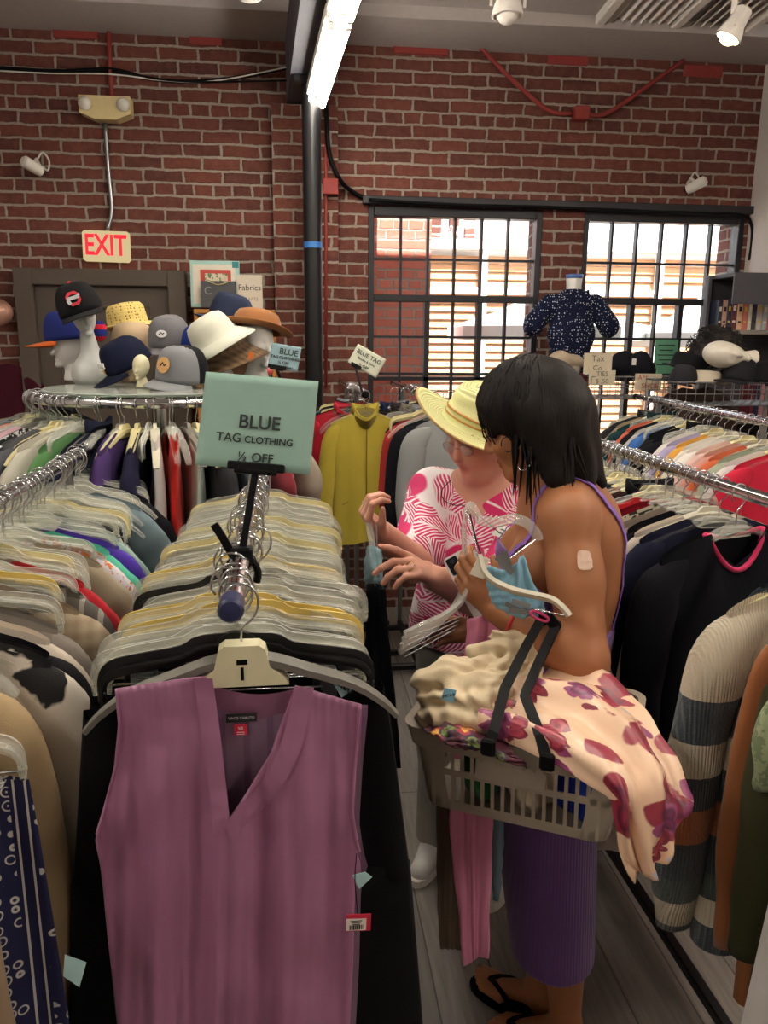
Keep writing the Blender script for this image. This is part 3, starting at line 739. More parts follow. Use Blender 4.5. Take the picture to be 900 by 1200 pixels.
_, a, d = rack((-.091, .945), (-.117, 2.10), ZR, 'chrome rail rack carrying the large blue tag sign', caps=plain('blue_end_cap', '#20264e', .4)); C_ = Line(a, d, ZR)
_, a, d = rack((-.575, .50), (-.648, 2.46), ZR, 'chrome rail rack at the left side, running back towards the hats'); L_ = Line(a, d, ZR)
_, a, d = rack((1.015, .52), (.965, 2.85), ZR, 'chrome rail rack behind the shopper carrying the basket'); R_ = Line(a, d, ZR)
_, a, d = rack((1.66, 2.35), (1.78, 3.95), 1.42, 'chrome rail rack below the wire hat baskets at the far right'); F_ = Line(a, d, 1.42)
p = atZ(427, 458, 1.46); q = atZ(511, 461, 1.46)
_, a, d = rack((p.x, p.y), (p.x-.05, p.y+1.05), 1.46, 'chrome rail rack with a yellow jacket at its front end'); M1_ = Line(a, d, 1.46)
_, a, d = rack((q.x, q.y), (q.x-.05, q.y+1.15), 1.46, 'chrome rail rack just behind the straw sun hat'); M2_ = Line(a, d, 1.46)
jit = random.Random(11)
def jz(k=.06): return jit.uniform(-k, k)
GHC = 'clear hangers on the middle rack'; GHL = 'clear hangers on the left rack'; GHR = 'clear hangers on the rack behind the shopper'
# ---- middle rack: clip hangers with trousers and skirts
cols = {'black': '#121214', 'charcoal': '#2b2c30', 'navy': '#1b2036', 'grey': '#77777a', 'plum': '#4d1f33', 'brown': '#4a3a2e', 'denim': '#33435f', 'khaki': '#8c7c5c'}
seq = ['black', 'black', 'black', 'charcoal', 'plum', 'black', 'navy', 'black', 'grey', 'black', 'denim', 'brown', 'charcoal', 'khaki', 'black', 'navy', 'grey', 'black', 'denim', 'charcoal', 'plum', 'black', 'khaki', 'navy', 'black', 'grey', 'brown', 'black', 'denim', 'navy']
spec = {0: 'black', 4: 'yellow', 5: 'yellow', 8: 'black', 11: 'yellow', 16: 'cream', 20: 'cream', 25: 'clear', 28: 'cream'}
lab = {0: 'black clip hanger right behind the purple blouse', 4: 'yellowed clip hanger nearest the blue rail end', 5: 'yellowed clip hanger second from the blue rail end', 8: 'black clip hanger behind the two yellowed ones on the middle rack', 11: 'yellowed clip hanger beside the clamp foot of the big blue sign', 16: 'cream clip hanger behind the yellowed ones on the middle rack', 20: 'cream clip hanger half way along the middle rack', 28: 'cream clip hanger at the far end of the middle rack, by the sign'}
for i, c in enumerate(seq):
    Y = 1.0+i*.036+(0 if i else -.004); p = C_.at(Y); rz = C_.rz+jz(.13)
    nm = spec.get(i, 'clear'); lb = lab.get(i, 'clear plastic clip hanger with metal clips on the middle rack')
    hanger('clip', nm, p+Vector((jit.uniform(-.012, .012), 0, jit.uniform(-.006, .0))), rz, lb, GHC if nm == 'clear' else None)
    if i % 3 == 1 and i < 22: hanger('clip', 'clear', p+Vector((jit.uniform(-.022, .022), .014, jit.uniform(-.010, .0))), rz+jz(.14), 'clear plastic clip hanger with metal clips on the middle rack', GHC)
    if i < 3: lbl = ('black trousers clipped to the hanger just behind the purple blouse', 'black trousers second behind the purple blouse', 'black trousers third behind the purple blouse')[i]
    else: lbl = '%s %s clipped under the hangers along the middle rack' % (c, 'trousers' if i % 3 else 'skirt')
    kind = 'trousers' if i % 3 or i < 3 else 'skirt'
    o = garment(kind, p, rz, fabric(cols[c]), lbl, 1+i % 2, ('%s %s on the middle rack' % (c, kind)) if i >= 3 else None)
    if i < 3: o.scale = (1.22, 1, 1.05)
# ---- left rack, near to far
def hang(line, Y, kind, mt, desc, hk='top', hc='clear', var=0, dr=.05, group=None, hl=None, hg=None, dx=0., mt2=None):
    p = line.at(Y)+Vector((dx, 0, 0)); rz = line.rz+jz(dr)
    if kind: garment(kind, p, rz, mt, desc, var, group, mt2)
    hanger(hk, hc, p, rz, hl or {'clear': 'clear plastic %s hanger'}.get(hc, hc+' plastic %s hanger') % ('clip' if hk == 'clip' else 'coat')+' '+hg[0], hg[1]+' '+hc+' '+hk)
HGL = ('on the left rack', 'hangers on the left rack,')
def suede_lace(): return None
F = fabric
for a in [
  (.90, 'top', F('#1c1f4a', 'speckle', '#d9d6d0'), 'black top with white flecks behind the tan suede dress', 'top', 'clear', 1),
  (1.015, 'jacket', F('#ad9470'), 'beige jacket on the left rack behind the navy bandana print skirt', 'top', 'cream', 0),
  (1.055, 'tank', F('#141316', 'speckle', '#2c2a2c'), 'black lace tank on the left rack', 'top', 'clear', 0),
  (1.13, 'jacket', F('#17161a'), 'black jacket behind the star sweater on the left rack', 'top', 'pale', 0),
  (1.17, 'sweater', F('#cfc2b2'), 'pale cream sweater behind the black jacket on the left rack', 'top', 'pale', 1),
  (1.22, 'sweater', F('#7d756e'), 'taupe grey sweater on the left rack by the purple blouse hanger', 'top', 'grey', 0),
  (1.27, 'trousers', F('#3a5048', 'speckle', '#6f7d64'), 'dark green flecked trousers clipped on the left rack', 'clip', 'clear', 1),
  (1.31, 'jacket', F('#a89880', 'plaid', '#84705c'), 'beige plaid jacket on the left rack', 'top', 'grey', 0),
  (1.36, 'skirt', F('#2f2f31'), 'charcoal skirt under a yellow clip hanger on the left rack', 'clip', 'yellow', 1),
  (1.40, 'sweater', F('#55504c', 'vstripe', '#8d867e'), 'grey and black ribbed stripe sweater on the left rack', 'top', 'clear', 0),
  (1.44, 'top', F('#b3202c'), 'red top behind the ribbed stripe sweater on the left rack', 'top', 'clear', 0),
  (1.49, 'skirt', F('#b99a6a'), 'camel ruffled skirt on a cream hanger on the left rack', 'clip', 'cream', 1),
  (1.53, 'trousers', F('#1d1e28'), 'dark navy trousers behind the camel skirt on the left rack', 'clip', 'clear', 1),
  (1.58, 'top', F('#9c8f7a'), 'khaki top on the left rack near the camel skirt', 'top', 'clear', 1),
  (1.63, 'top', F('#d9d2da', 'speckle', '#c7723f'), 'white and orange floral top on the left rack', 'top', 'clear', 0),
  (1.68, 'top', F('#58bfa2'), 'mint green top on the left rack', 'top', 'clear', 1),
  (1.73, 'sweater', F('#4a2f9c'), 'bright purple sweater on the left rack', 'top', 'clear', 0),
  (1.79, 'top', F('#8fa8a0'), 'grey green top on the left rack behind the purple sweater', 'top', 'clear', 0),
  (1.86, 'trousers', F('#22232a'), 'black trousers far along the left rack', 'clip', 'clear', 2),
  (1.93, 'skirt', F('#c8c2b6'), 'cream skirt far along the left rack', 'clip', 'cream', 1),
  (2.02, 'trousers', F('#303440'), 'slate trousers far along the left rack', 'clip', 'clear', 1),
  (2.12, 'top', F('#6c7f86'), 'blue grey top near the far end of the left rack', 'top', 'clear', 0),
  (2.24, 'top', F('#17171c'), 'black top at the far end of the left rack', 'top', 'clear', 1)]:
    Y, k, mt, ds, hk, hc, var = a; hang(L_, Y, k, mt, ds, hk, hc, var, hg=HGL, dx={.80: -.085, .90: -.09, 1.015: -.05}.get(Y, 0))
for i in range(26):
    Y = 1.30+i*.044; hanger('clip' if i % 3 else 'top', 'clear', L_.at(Y)+Vector((jit.uniform(-.02, .02), 0, 0)), L_.rz+jz(.14), 'empty clear plastic hanger among the clothes on the left rack', 'empty clear hangers on the left rack')
# ---- rack behind the shopper, near to far
HGR = ('on the rack behind the shopper', 'hangers on the rack behind the shopper,')
for a in [
  (.95, 'trousers', F('#c9c6c4'), 'pale grey trousers nearest on the right rack, cut by the picture edge', 'top', 'clear', 0),
  (1.015, 'top', F('#8f9a78', 'speckle', '#6d7a5c'), 'sage lace top between the rust and olive garments', 'top', 'clear', 0),
  (1.09, 'top', F('#3c3f86', 'plaid', '#c9b7a8'), 'blue and cream patterned top behind the rust suede jacket', 'top', 'clear', 0),
  (1.30, 'top', F('#e3d2cc'), 'pale pink top behind the striped cardigan', 'top', 'cream', 0),
  (1.345, 'top', F('#22262e', 'dots', '#dcdcd8'), 'black and white dotted top behind the pale pink one', 'top', 'clear', 1),
  (1.56, 'top', F('#23263a'), 'navy tee shirt just behind the black sweater', 'top', 'clear', 1),
  (1.61, 'dress', F('#d7cdbf'), 'cream long top behind the navy tee shirt', 'top', 'pale', 0),
  (1.66, 'dress', F('#14141a'), 'black dress behind the cream long top', 'top', 'clear', 1),
  (1.71, 'top', F('#9b8d80'), 'taupe top between the cream and leaf print ones', 'top', 'clear', 0),
  (1.76, 'dress', F('#cfc8b4', 'leaf', '#33372a'), 'white dress with dark leaf print by the shopper’s back', 'top', 'clear', 0),
  (1.82, 'sweater', F('#7a1420'), 'dark red sweater behind the leaf print dress', 'top', 'clear', 0),
  (1.87, 'sweater', F('#c41f2b'), 'bright red sweater level with the shopper’s shoulder', 'top', 'clear', 1),
  (1.93, 'sweater', F('#43526f'), 'slate blue sweater behind the bright red one', 'top', 'cream', 0),
  (1.98, 'jacket', F('#1f1e22'), 'black jacket behind the slate blue sweater', 'top', 'black', 0),
  (2.04, 'top', F('#d89c98', 'hstripe', '#e8ded6'), 'pink and white striped top on the rack behind the shopper', 'top', 'clear', 0),
  (2.17, 'top', F('#cdd3bb'), 'pale green top behind the yellow fuzzy sweater', 'top', 'cream', 0),
  (2.24, 'trousers', F('#8d938a'), 'grey trousers clipped behind the shopper’s hair', 'clip', 'clear', 1),
  (2.31, 'top', F('#a8202f'), 'crimson top behind the clear hangers by the shopper’s hair', 'top', 'clear', 0),
  (2.40, 'top', F('#565f55'), 'grey green top far along the rack behind the shopper', 'top', 'clear', 1),
  (2.50, 'trousers', F('#77706a'), 'grey brown trousers at the far end of the rack behind the shopper', 'clip', 'clear', 2)]:
    Y, k, mt, ds, hk, hc, var = a; hang(R_, Y if Y < 1.5 else Y+.13*(2.5-Y)/.9, k, mt, ds, hk, hc, var, hg=HGR, dx={1.30: .10, 1.345: .085, .95: -.10, 1.015: -.05}.get(Y, 0))
ex = ['#17171c', '#3a3d46', '#8d8780', '#c9c1b6', '#24304a', '#5d3a3a', '#1b1b1f', '#6c7468']
for i in range(22):
    Y = 2.02+i*.034; c = ex[(i*5) % 8]; nm = ('black', 'charcoal', 'stone', 'ivory', 'navy', 'maroon', 'black', 'moss')[(i*5) % 8]
    garment(('top', 'sweater')[i % 2], R_.at(Y), R_.rz+jz(.05), F(c), nm+' garment packed deep on the rack behind the shopper', i % 2, nm+' garments packed behind the shopper')
    hanger('top', ('clear', 'cream', 'clear')[i % 3], R_.at(Y), R_.rz+jz(.05), '%s coat hanger packed deep on the rack behind the shopper' % ('clear', 'cream', 'clear')[i % 3], '%s hangers packed behind the shopper' % ('clear', 'cream', 'clear')[i % 3])
for i in range(8):
    Y = 2.0+i*.09; hanger('clip' if i % 3 == 0 else 'top', 'cream' if i % 6 == 1 else 'clear', R_.at(Y)+Vector((jit.uniform(-.02, .02), 0, 0)), R_.rz+jz(.16), 'empty %s plastic hanger among the clothes on the rack behind the shopper' % ('cream' if i % 6 == 1 else 'clear'), 'empty %s hangers behind the shopper' % ('cream' if i % 6 == 1 else 'clear'))
# ---- far right rack, near to far
HGF = ('on the far right rack', 'hangers on the far right rack,')
far = [('#c01f3a', 'sweater', 'crimson red sweater'), ('#d3cbc9', 'sweater', 'fuzzy pale grey sweater'), ('#9aa08c', 'sweater', 'sage grey sweater'), ('#c4623f', 'sweater', 'burnt orange sweater'), ('#c98d80', 'top', 'dusty coral top'), ('#d9b4ac', 'top', 'blush pink top'), ('#e6e1da', 'sweater', 'clean white sweater'), ('#dcd6ca', 'top', 'ivory top'), ('#dba247', 'top', 'mustard yellow top'), ('#a59cc0', 'sweater', 'lilac cardigan'), ('#ddd8d0', 'top', 'off white top'), ('#16161a', 'jacket', 'black jacket'), ('#191a20', 'sweater', 'plain black sweater'), ('#15151a', 'dress', 'long black dress'), ('#3d6bb0', 'sweater', 'bright blue sweater'), ('#b9b4ac', 'top', 'silver grey top'), ('#1a1a1e', 'sweater', 'soft black sweater'), ('#c9604e', 'top', 'coral red top'), ('#1f3a3c', 'jacket', 'dark green jacket'), ('#8e8168', 'top', 'speckled khaki top'), ('#26272c', 'jacket', 'charcoal jacket'), ('#c4b5a8', 'top', 'beige top')]
for i, (c, k, ds) in enumerate(far): hang(F_, 2.42+i*.066, k, F(c), ds+' on the far right rack under the wire baskets', 'top', ('clear', 'cream', 'clear', 'pale')[i % 4], i % 2, hg=HGF)
for i in range(7): hanger('top' if i % 2 else 'clip', 'clear', F_.at(3.1+i*.11), F_.rz+jz(.2), 'empty clear plastic hanger on the far right rack', 'empty clear hangers on the far right rack', clips=False)
# ---- the two short racks by the window post
HGM = ('on the short rack by the post', 'hangers by the post,')
for i, (c, k, ds) in enumerate([('#a8182c', 'jacket', 'red fleece jacket'), ('#8f1526', 'jacket', 'dark red jacket'), ('#15161a', 'jacket', 'black jacket'), ('#1d5c63', 'top', 'teal top'), ('#8a8a90', 'jacket', 'grey jacket')]):
    hang(M1_, M1_.a.y+.10+i*.085, k, F(c), ds+' behind the yellow jacket', 'top', 'cream' if i % 2 else 'clear', 0, hg=HGM, dx=-.06+.012*i)
for i in range(10): hanger('clip' if i % 2 else 'top', ('clear', 'black', 'clear', 'cream')[i % 4], M1_.at(M1_.a.y+.06+i*.06), M1_.rz+jz(.2), 'empty %s hanger on the rack with the yellow jacket' % ('clear', 'black', 'clear', 'cream')[i % 4], 'empty %s hangers on the yellow jacket rack' % ('clear', 'black', 'clear', 'cream')[i % 4], clips=False)
HGN = ('on the rack behind the sun hat', 'hangers behind the sun hat,')
for i, (c, k, ds) in enumerate([('#8f9192', 'jacket', 'light grey jacket'), ('#191a20', 'jacket', 'black velvet jacket'), ('#b03436', 'sweater', 'red sweater'), ('#7f8386', 'jacket', 'heather grey jacket'), ('#6a6257', 'jacket', 'olive brown jacket'), ('#2c2426', 'jacket', 'dark brown jacket'), ('#1d2340', 'jacket', 'navy jacket')]):
    hang(M2_, M2_.a.y+.04+i*.055, k, F(c), ds+' on the rack behind the straw sun hat', 'top', 'clear', 0, hg=HGN, dx=.13-.042*i)
for i in range(10): hanger('clip' if i % 2 else 'top', ('clear', 'cream', 'black')[i % 3], M2_.at(M2_.a.y+.05+i*.065), M2_.rz+jz(.25), 'empty %s hanger on the rack behind the straw sun hat' % ('clear', 'cream', 'black')[i % 3], 'empty %s hangers behind the sun hat' % ('clear', 'cream', 'black')[i % 3], clips=False)
# ---- round rack under the hats
rc = atZ(188, 457, 1.5); RC = Vector((rc.x, rc.y, 0)); RR = .44
e = empty('round_clothes_rack', RC, 'round chrome clothes rack with a glass top under the hats', 'clothes rack')
ring = [(RR*math.cos(2*math.pi*k/48), RR*math.sin(2*math.pi*k/48), 1.484) for k in range(48)]
MB().tube(ring, .0155, 10, loop=True).build('rail', M_CHROME, e, smooth=True)
MB().lathe([(.40, 0), (.405, .003), (.405, .007), (.40, .010)], (0, 0, 1.501), 48).build('glass_top', clear_plastic('table_glass', '#cfe0d8', .12), e)
MB().cyl((0, 0, .03), (0, 0, 1.50), .02, 16).build('post', M_CHROME, e, smooth=True, auto=40)
for k in range(4):
    a = math.pi/4+k*math.pi/2; c, s = math.cos(a), math.sin(a)
    MB().cyl((0, 0, .05), (.42*c, .42*s, .02), .014).build('foot', M_CHROME, e); MB().cyl((0, 0, 1.484), (RR*c, RR*s, 1.484), .008).build('spoke', M_CHROME, e)
rr = [(-172, '#1c2538', 'sweater', 'navy jumper with pale stripes', ('hstripe', '#8fa0b4')), (-164, '#6f7173', 'sweater', 'mid grey jumper', None), (-156, '#d98972', 'top', 'coral top', None), (-149, '#d8cbd2', 'top', 'white and pink top', None), (-142, '#e3b9c6', 'top', 'pale pink top', None), (-135, '#29292c', 'top', 'black top with white specks', ('speckle', '#d5d5d2')), (-128, '#4d4f55', 'top', 'dark grey top', None), (-121, '#b9b4a6', 'top', 'stone coloured top', None), (-114, '#4e7a48', 'top', 'green top', None), (-106, '#1d2133', 'jacket', 'midnight navy jacket', None), (-97, '#43305f', 'top', 'purple top', None), (-90, '#1e1d33', 'dress', 'dark indigo dress', None), (-83, '#dbd8d4', 'tank', 'white tank top', None), (-77, '#c5261f', 'tank', 'scarlet red tank top', None), (-70, '#c9d6c8', 'tank', 'mint white tank top', None), (-63, '#2a2a2d', 'top', 'charcoal top', None), (-55, '#5c6a7c', 'top', 'slate top', None), (-46, '#84323a', 'top', 'wine red top', None), (-36, '#9a8f80', 'top', 'sand coloured top', None), (178, '#a3a6a8', 'sweater', 'light grey jumper', None), (168, '#c9c2b8', 'sweater', 'cream jumper', None), (158, '#3d3b40', 'jacket', 'dark grey jacket', None)]
for i, (an, c, k, ds, pat) in enumerate(rr):
    a = R(an); p = Vector((RC.x+RR*math.cos(a), RC.y+RR*math.sin(a), 1.5)); rz = a+jz(.05)
    garment(k, p, rz, F(c, *pat) if pat else F(c), ds+' on the round rack under the hats', i % 2)
    hanger('top', ('clear', 'cream', 'pale', 'clear', 'grey')[i % 5], p, rz, '%s hanger on the round rack under the hats' % ('clear', 'cream', 'pale', 'clear', 'grey')[i % 5], '%s hangers on the round rack' % ('clear', 'cream', 'pale', 'clear', 'grey')[i % 5])
for i in range(14):
    a = R(-172+i*9.6); hanger('top' if i % 3 else 'clip', ('clear', 'clear', 'cream')[i % 3], Vector((RC.x+RR*math.cos(a), RC.y+RR*math.sin(a), 1.5)), a+jz(.15), 'empty %s hanger on the round rack under the hats' % ('clear', 'clear', 'cream')[i % 3], 'empty %s hangers on the round rack' % ('clear', 'clear', 'cream')[i % 3], clips=False)
# ================================================================== PEOPLE
def V3(*a): return Vector(a)
def np3(v): return np.array(v, float)
def skin_mat(name, c, spec=.35):
    t = NT(name); v = t.coords('Object')
    at = t.n('ShaderNodeAttribute', attribute_name='tint')
    n = t.noise(v, 14, 4); n2 = t.noise(v, 260, 2)
    base = t.mix(t.math('MULTIPLY', n, .35), c, tuple(min(1, x*y) for x, y in zip(rgb(c), (.86, .74, .70))))
    col = t.mix(1., base, at.outputs['Color'], 'MULTIPLY')
    b = t.bsdf(col, .48, bump=n2, bstr=.10, bdist=.0008, Specular_IOR_Level=spec)
    b.inputs['Subsurface Weight'].default_value = .12; b.inputs['Subsurface Scale'].default_value = .01; b.inputs['Subsurface Radius'].default_value = (1, .35, .2)
    return t.m
def face(S, C, f, u, k=1., nose=1., full=0.):
    """skull, jaw, nose, lips, eyes, ears around the head centre; f = looking direction, u = up"""
    f = V3(*f).normalized(); u = (V3(*u)-f*V3(*u).dot(f)).normalized(); r = f.cross(u)
    rot = [list(f), list(r), list(u)]; P = lambda a, b, c: np3(C+(f*a+r*b+u*c)*k)
    e = lambda c, rad, kk=.012, op='add': S.ell(P(*c), [x*k for x in rad], rot, kk*k, op)
    e((-.014, 0, .032), (.094, .075, .084), .01)
    e((.030, 0, -.040), (.060+full*.01, .056+full*.012, .074), .03)
    S.cap(P(.050, 0, -.098), P(.066, 0, -.098), .020*k, .016*k, .03*k)
    for s in (-1, 1):
        S.cap(P(.058, s*.012, -.100), P(-.012, s*.056, -.055), .014*k, .016*k, .03*k)
        e((.056, s*.036, -.030), (.030, .026+full*.008, .028+full*.006), .02)
        e((.094, s*.031, .004), (.013, .017, .010), .010, 'sub')
        e((.0765, s*.031, .003), (.0125, .014, .0105), .004)
        S.cap(P(.083, s*.018, .010), P(.071, s*.047, .009), .0032*k, .0026*k, .004*k)
        S.cap(P(.088, s*.012, .024), P(.074, s*.050, .026), .007*k, .005*k, .012*k)
        S.cap(P(-.002, s*.072, .012), P(.004, s*.070, -.030), .009*k, .006*k, .004*k, flat=(list(r), .6))
        S.cap(P(-.016, s*.080, .014), P(-.010, s*.078, -.020), .006*k, .004*k, .006*k)
        S.cap(P(.098, s*.007, -.036), P(.088, s*.013, -.036), .007*k*nose, .006*k*nose, .006*k)
    S.cap(P(.086, 0, .016), P(.106, 0, -.030), .006*k, .0105*k*nose, .010*k)
    S.cap(P(.086, -.016, -.063), P(.086, .016, -.063), .0058*k, k=.006*k); S.cap(P(.084, -.014, -.073), P(.084, .014, -.073), .0065*k, k=.005*k)
    S.cap(P(.088, -.02, -.0680), P(.088, .02, -.0680), .0016*k, k=.003*k, op='sub')
    return P, f, r, u
def hand(S, W, F, N, T, k=1., curl=(.4, .5, .3), spread=.0, fing=None, thumb=(.55, .75, .25), tcurl=.3):
    """W wrist; F towards the fingers; N the way the palm faces; T thumb side. returns fingertips"""
    F = V3(*F).normalized(); N = (V3(*N)-F*V3(*N).dot(F)).normalized(); T0 = V3(*T); Tt = F.cross(N); Tt = Tt if Tt.dot(T0) > 0 else -Tt
    kn = []; tips = []
    for i, (o, l) in enumerate(((.030, .084), (.010, .088), (-.010, .084), (-.028, .076))):
        K = W+(F*l+Tt*o)*k; kn.append(K)
        S.cap(np3(W+(F*.012+Tt*o*.6)*k), np3(K), .0135*k, .0100*k, .012*k)
    S.cap(np3(W+(F*.03+Tt*.012+N*.006)*k), np3(W+(F*.07-Tt*.012+N*.004)*k), .017*k, .014*k, .014*k)
    L = ((.043, .026, .021), (.047, .030, .022), (.044, .028, .022), (.034, .021, .019))
    for i in range(4):
        cu = (fing[i] if fing else curl); p = kn[i]; a = 0.; d0 = (F+Tt*spread*(1.5-i)*.3).normalized(); rads = (.0096, .0088, .0078, .0066)
        for j in range(3):
            a += cu[j]; d = d0*math.cos(a)+N*math.sin(a); q = p+d*L[i][j]*k
            S.cap(np3(p), np3(q), rads[j]*k*(.9 if i == 3 else 1), rads[j+1]*k*(.9 if i == 3 else 1), .0035*k); p = q
        tips.append(p)
    p = W+(F*.022+Tt*.026)*k; d = (F*thumb[0]+Tt*thumb[1]+N*thumb[2]).normalized()
    S.cap(np3(W+(F*.012+Tt*.012)*k), np3(p), .015*k, .0145*k, .012*k); q = p+d*.040*k; S.cap(np3(p), np3(q), .0145*k, .0108*k, .008*k)
    d2 = (d*math.cos(tcurl)+(F*.6+N*.6-Tt*.6).normalized()*math.sin(tcurl)).normalized(); t = q+d2*.030*k; S.cap(np3(q), np3(t), .0108*k, .0082*k, .004*k); tips.append(t+d2*.018*k); S.cap(np3(t), np3(t+d2*.014*k), .0082*k, .007*k, .003*k)
    return kn, tips
def spots(lst):
    """vertex tints: list of (centre, radius, colour multiplier)"""
    def fn(co):
        c = np.ones((len(co), 3), np.float32)
        for p, r, col in lst:
            d = np.linalg.norm(co-np3(p), axis=1); w = np.clip(1.6-1.6*d/r, 0, 1)[:, None]
            c = c*(1-w)+np.array(col)*w*c
        return c
    return fn
# ------------------------------------------------------------------ the young shopper with the basket
def shopper():
    root = empty('person', (.56, 1.56, 0), 'shopper with dark bobbed hair in a purple dress, basket hung on one arm', 'person')
    off = Vector((.56, 1.56, 0)); rz = Matrix.Translation(-off)
    N = atD(654, 572, 1.64); SL = atD(667, 607, 1.535); fh = V3(-.985, .17, 0).normalized(); rr_ = V3(fh.y, -fh.x, 0)  # her right = away
    SRt = SL+rr_*.315; mid = (SL+SRt)/2; E = atD(685, 774, 1.475); W = atD(584, 716, 1.545)
    hz = .90; hip = V3(mid.x-.012, mid.y+.0, hz)
    S = SDF((.12, 1.16, -.01), (.88, 1.98, 1.68), .0038)
    sd = np3(rr_); fd = np3(fh)
    C = atD(619, 496, 1.625); f = V3(-.86, .44, 0).normalized()*math.cos(R(20))+V3(0, 0, -math.sin(R(20)))
    P, f, r, u = face(S, C, f, (0, 0, 1), .94)
    def trunk(Q):
        for z, w, d, o in ((1.335, .135, .075, -.02), (1.27, .150, .088, -.005), (1.19, .140, .092, .0), (1.08, .122, .082, .0), (.98, .140, .095, -.005), (.90, .160, .108, -.012), (.83, .158, .105, -.010)):
            c = mid+fh*o; Q.ell((c.x, c.y, z), (d, w, .085), [list(fh), list(rr_), [0, 0, 1]], .05)
        for z, o_, d_, h_ in ((1.26, -.062, .085, .12), (1.15, -.058, .085, .12), (1.04, -.04, .085, .10)):
            c = mid+fh*o_; Q.ell((c.x, c.y, z), (d_, .135, h_), [list(fh), list(rr_), [0, 0, 1]], .04)
        for s in (-1, 1):
            c = mid+rr_*s*.075+fh*.062; Q.ell((c.x, c.y, 1.205), (.055, .066, .062), [list(fh), list(rr_), [0, 0, 1]], .03)
            c = mid+rr_*s*.075-fh*.06; Q.ell((c.x, c.y, .87), (.075, .082, .09), [list(fh), list(rr_), [0, 0, 1]], .04)
    trunk(S)
    nb = mid+V3(0, 0, 0); S.cap(np3(P(-.03, 0, -.05)), (nb.x-.005, nb.y, 1.375), .050, .058, .03); S.cap((nb.x-.005, nb.y, 1.40), (nb.x, nb.y, 1.34), .055, .075, .05)
    for q in (SL, SRt): S.cap((nb.x, nb.y, 1.375), np3(q), .050, .052, .05)
    # near arm, bent with the basket hanging on it
    S.cap(np3(SL), np3(SL.lerp(E, .45)), .055, .050, .03); S.cap(np3(SL.lerp(E, .4)), np3(E), .050, .044, .03)
    S.chain([np3(E), np3(E.lerp(W, .3)), np3(W)], [.044, .046, .029], .02)
    KP = [atD(553, 682, 1.50)]
    F = (atD(540, 668, 1.56)-W); Npalm = V3(-.15, .75, .45); T = V3(.2, .1, 1)
    kn, tips = hand(S, W, F, Npalm, T, .96, fing=[(.35, .75, .5), (.45, .85, .5), (.5, .9, .5), (.55, .9, .5)], thumb=(.75, .45, .35), tcurl=.2)
    # far arm bent forward behind
    E2 = SRt+V3(.0, .06, -.27); W2 = E2+fh*.13+V3(0, -.05, -.10)
    S.chain([np3(SRt), np3(E2), np3(W2)], [.050, .042, .028], .03); hand(S, W2, fh, (0, -1, 0), (0, 0, 1), .95)
    # legs
    foot = []
    toeR = atZ(556, 1143, .03); heelR = toeR+V3(.165, -.15, 0).normalized()*.225; 
    for s, hp, hl, toe in ((1, mid+rr_*.085, heelR, toeR), (-1, mid-rr_*.085, V3(.635, 1.452, .03), V3(.635-.19, 1.452+.10, .03))):
        h = V3(hp.x, hp.y, .84); an = hl.lerp(toe, .16); kn_ = V3((h.x+an.x)/2-.035, (h.y+an.y)/2, .47)
        S.chain([np3(h), np3(kn_), np3(V3(kn_.x*.4+an.x*.6+.012, kn_.y*.4+an.y*.6, .32)), (an.x, an.y, .10)], [.085, .056, .053, .034], .03)
        d = (toe-hl).normalized(); sdv = V3(-d.y, d.x, 0)
        S.cap((an.x, an.y, .10), np3(hl+d*.03+V3(0, 0, .012)), .034, .028, .02); S.cap((an.x, an.y, .085), np3(hl.lerp(toe, .62)+V3(0, 0, .012)), .032, .022, .02)
        for i, (o, l) in enumerate(((.028, 1.0), (.010, .99), (-.005, .95), (-.019, .90), (-.031, .84))):
            o = o*(-s); q = hl.lerp(toe, l)+sdv*o*1.0; S.cap(np3(hl.lerp(toe, .60)+sdv*o*.9+V3(0, 0, .008)), np3(q+V3(0, 0, .006)), .015, .0095 if i == 0 else .0075, .006)
        foot.append((hl, toe, d, sdv))
    tints = [(P(.088, 0, -.068), .028, (.80, .48, .48)), (P(.083, .031, .004), .014, (.5, .4, .35)), (P(.083, -.031, .004), .014, (.5, .4, .35)), (P(.08, -.03, .03), .018, (.5, .42, .38)), (atD(618, 611, 1.54), .0, (1, 1, 1))]
    hl, toe, d, sdv = foot[0]; tints.append((toe+V3(0, 0, .016)+sdv*(-.028), .013, (.35, .7, 1.6)))
    me = S.mesh('body', skin_mat('brown_skin', '#a06b48'), smooth=1); paint(me, spots(tints)); me.transform(rz)
    link('body', me, root)
    # dress: follows the trunk, ribbed skirt, thin straps
    D = SDF((.25, 1.30, .20), (.88, 1.90, 1.36), .005); trunk(D)
    hm = V3(.575, 1.50, .26)
    D.cap((mid.x-.012, mid.y, .86), (hm.x, hm.y, .24), .128, .088, .05, flat=(list(rr_), 1.22)); D.cap((mid.x, mid.y, .9), (mid.x-.01, mid.y, .72), .13, .118, .05, flat=(list(rr_), 1.28))
    X, Y, Z = D.points(); g = D.g-.0075
    along = (X-mid.x)*fh.x+(Y-mid.y)*fh.y
    top = 1.145+np.clip(along, -.1, .12)*.75
    g = np.maximum(g, Z-top); g = np.maximum(g, .275-Z-0*X)
    inner = D.g+.001; g = np.maximum(g, -np.maximum(inner, .35-Z+0*X)) if False else g
    t = NT('purple_rib_knit'); v = t.coords('Object'); w_ = t.n('ShaderNodeTexWave', wave_type='BANDS', bands_direction='X'); w_.inputs['Scale'].default_value = 42; w_.inputs['Distortion'].default_value = .4; t.l(v, w_.inputs['Vector'])
    t.bsdf(t.mix(t.noise(v, 8), '#6f4a8c', '#5b3a78'), .8, bump=w_.outputs['Fac'], bstr=.5, bdist=.002, Sheen_Weight=.2)
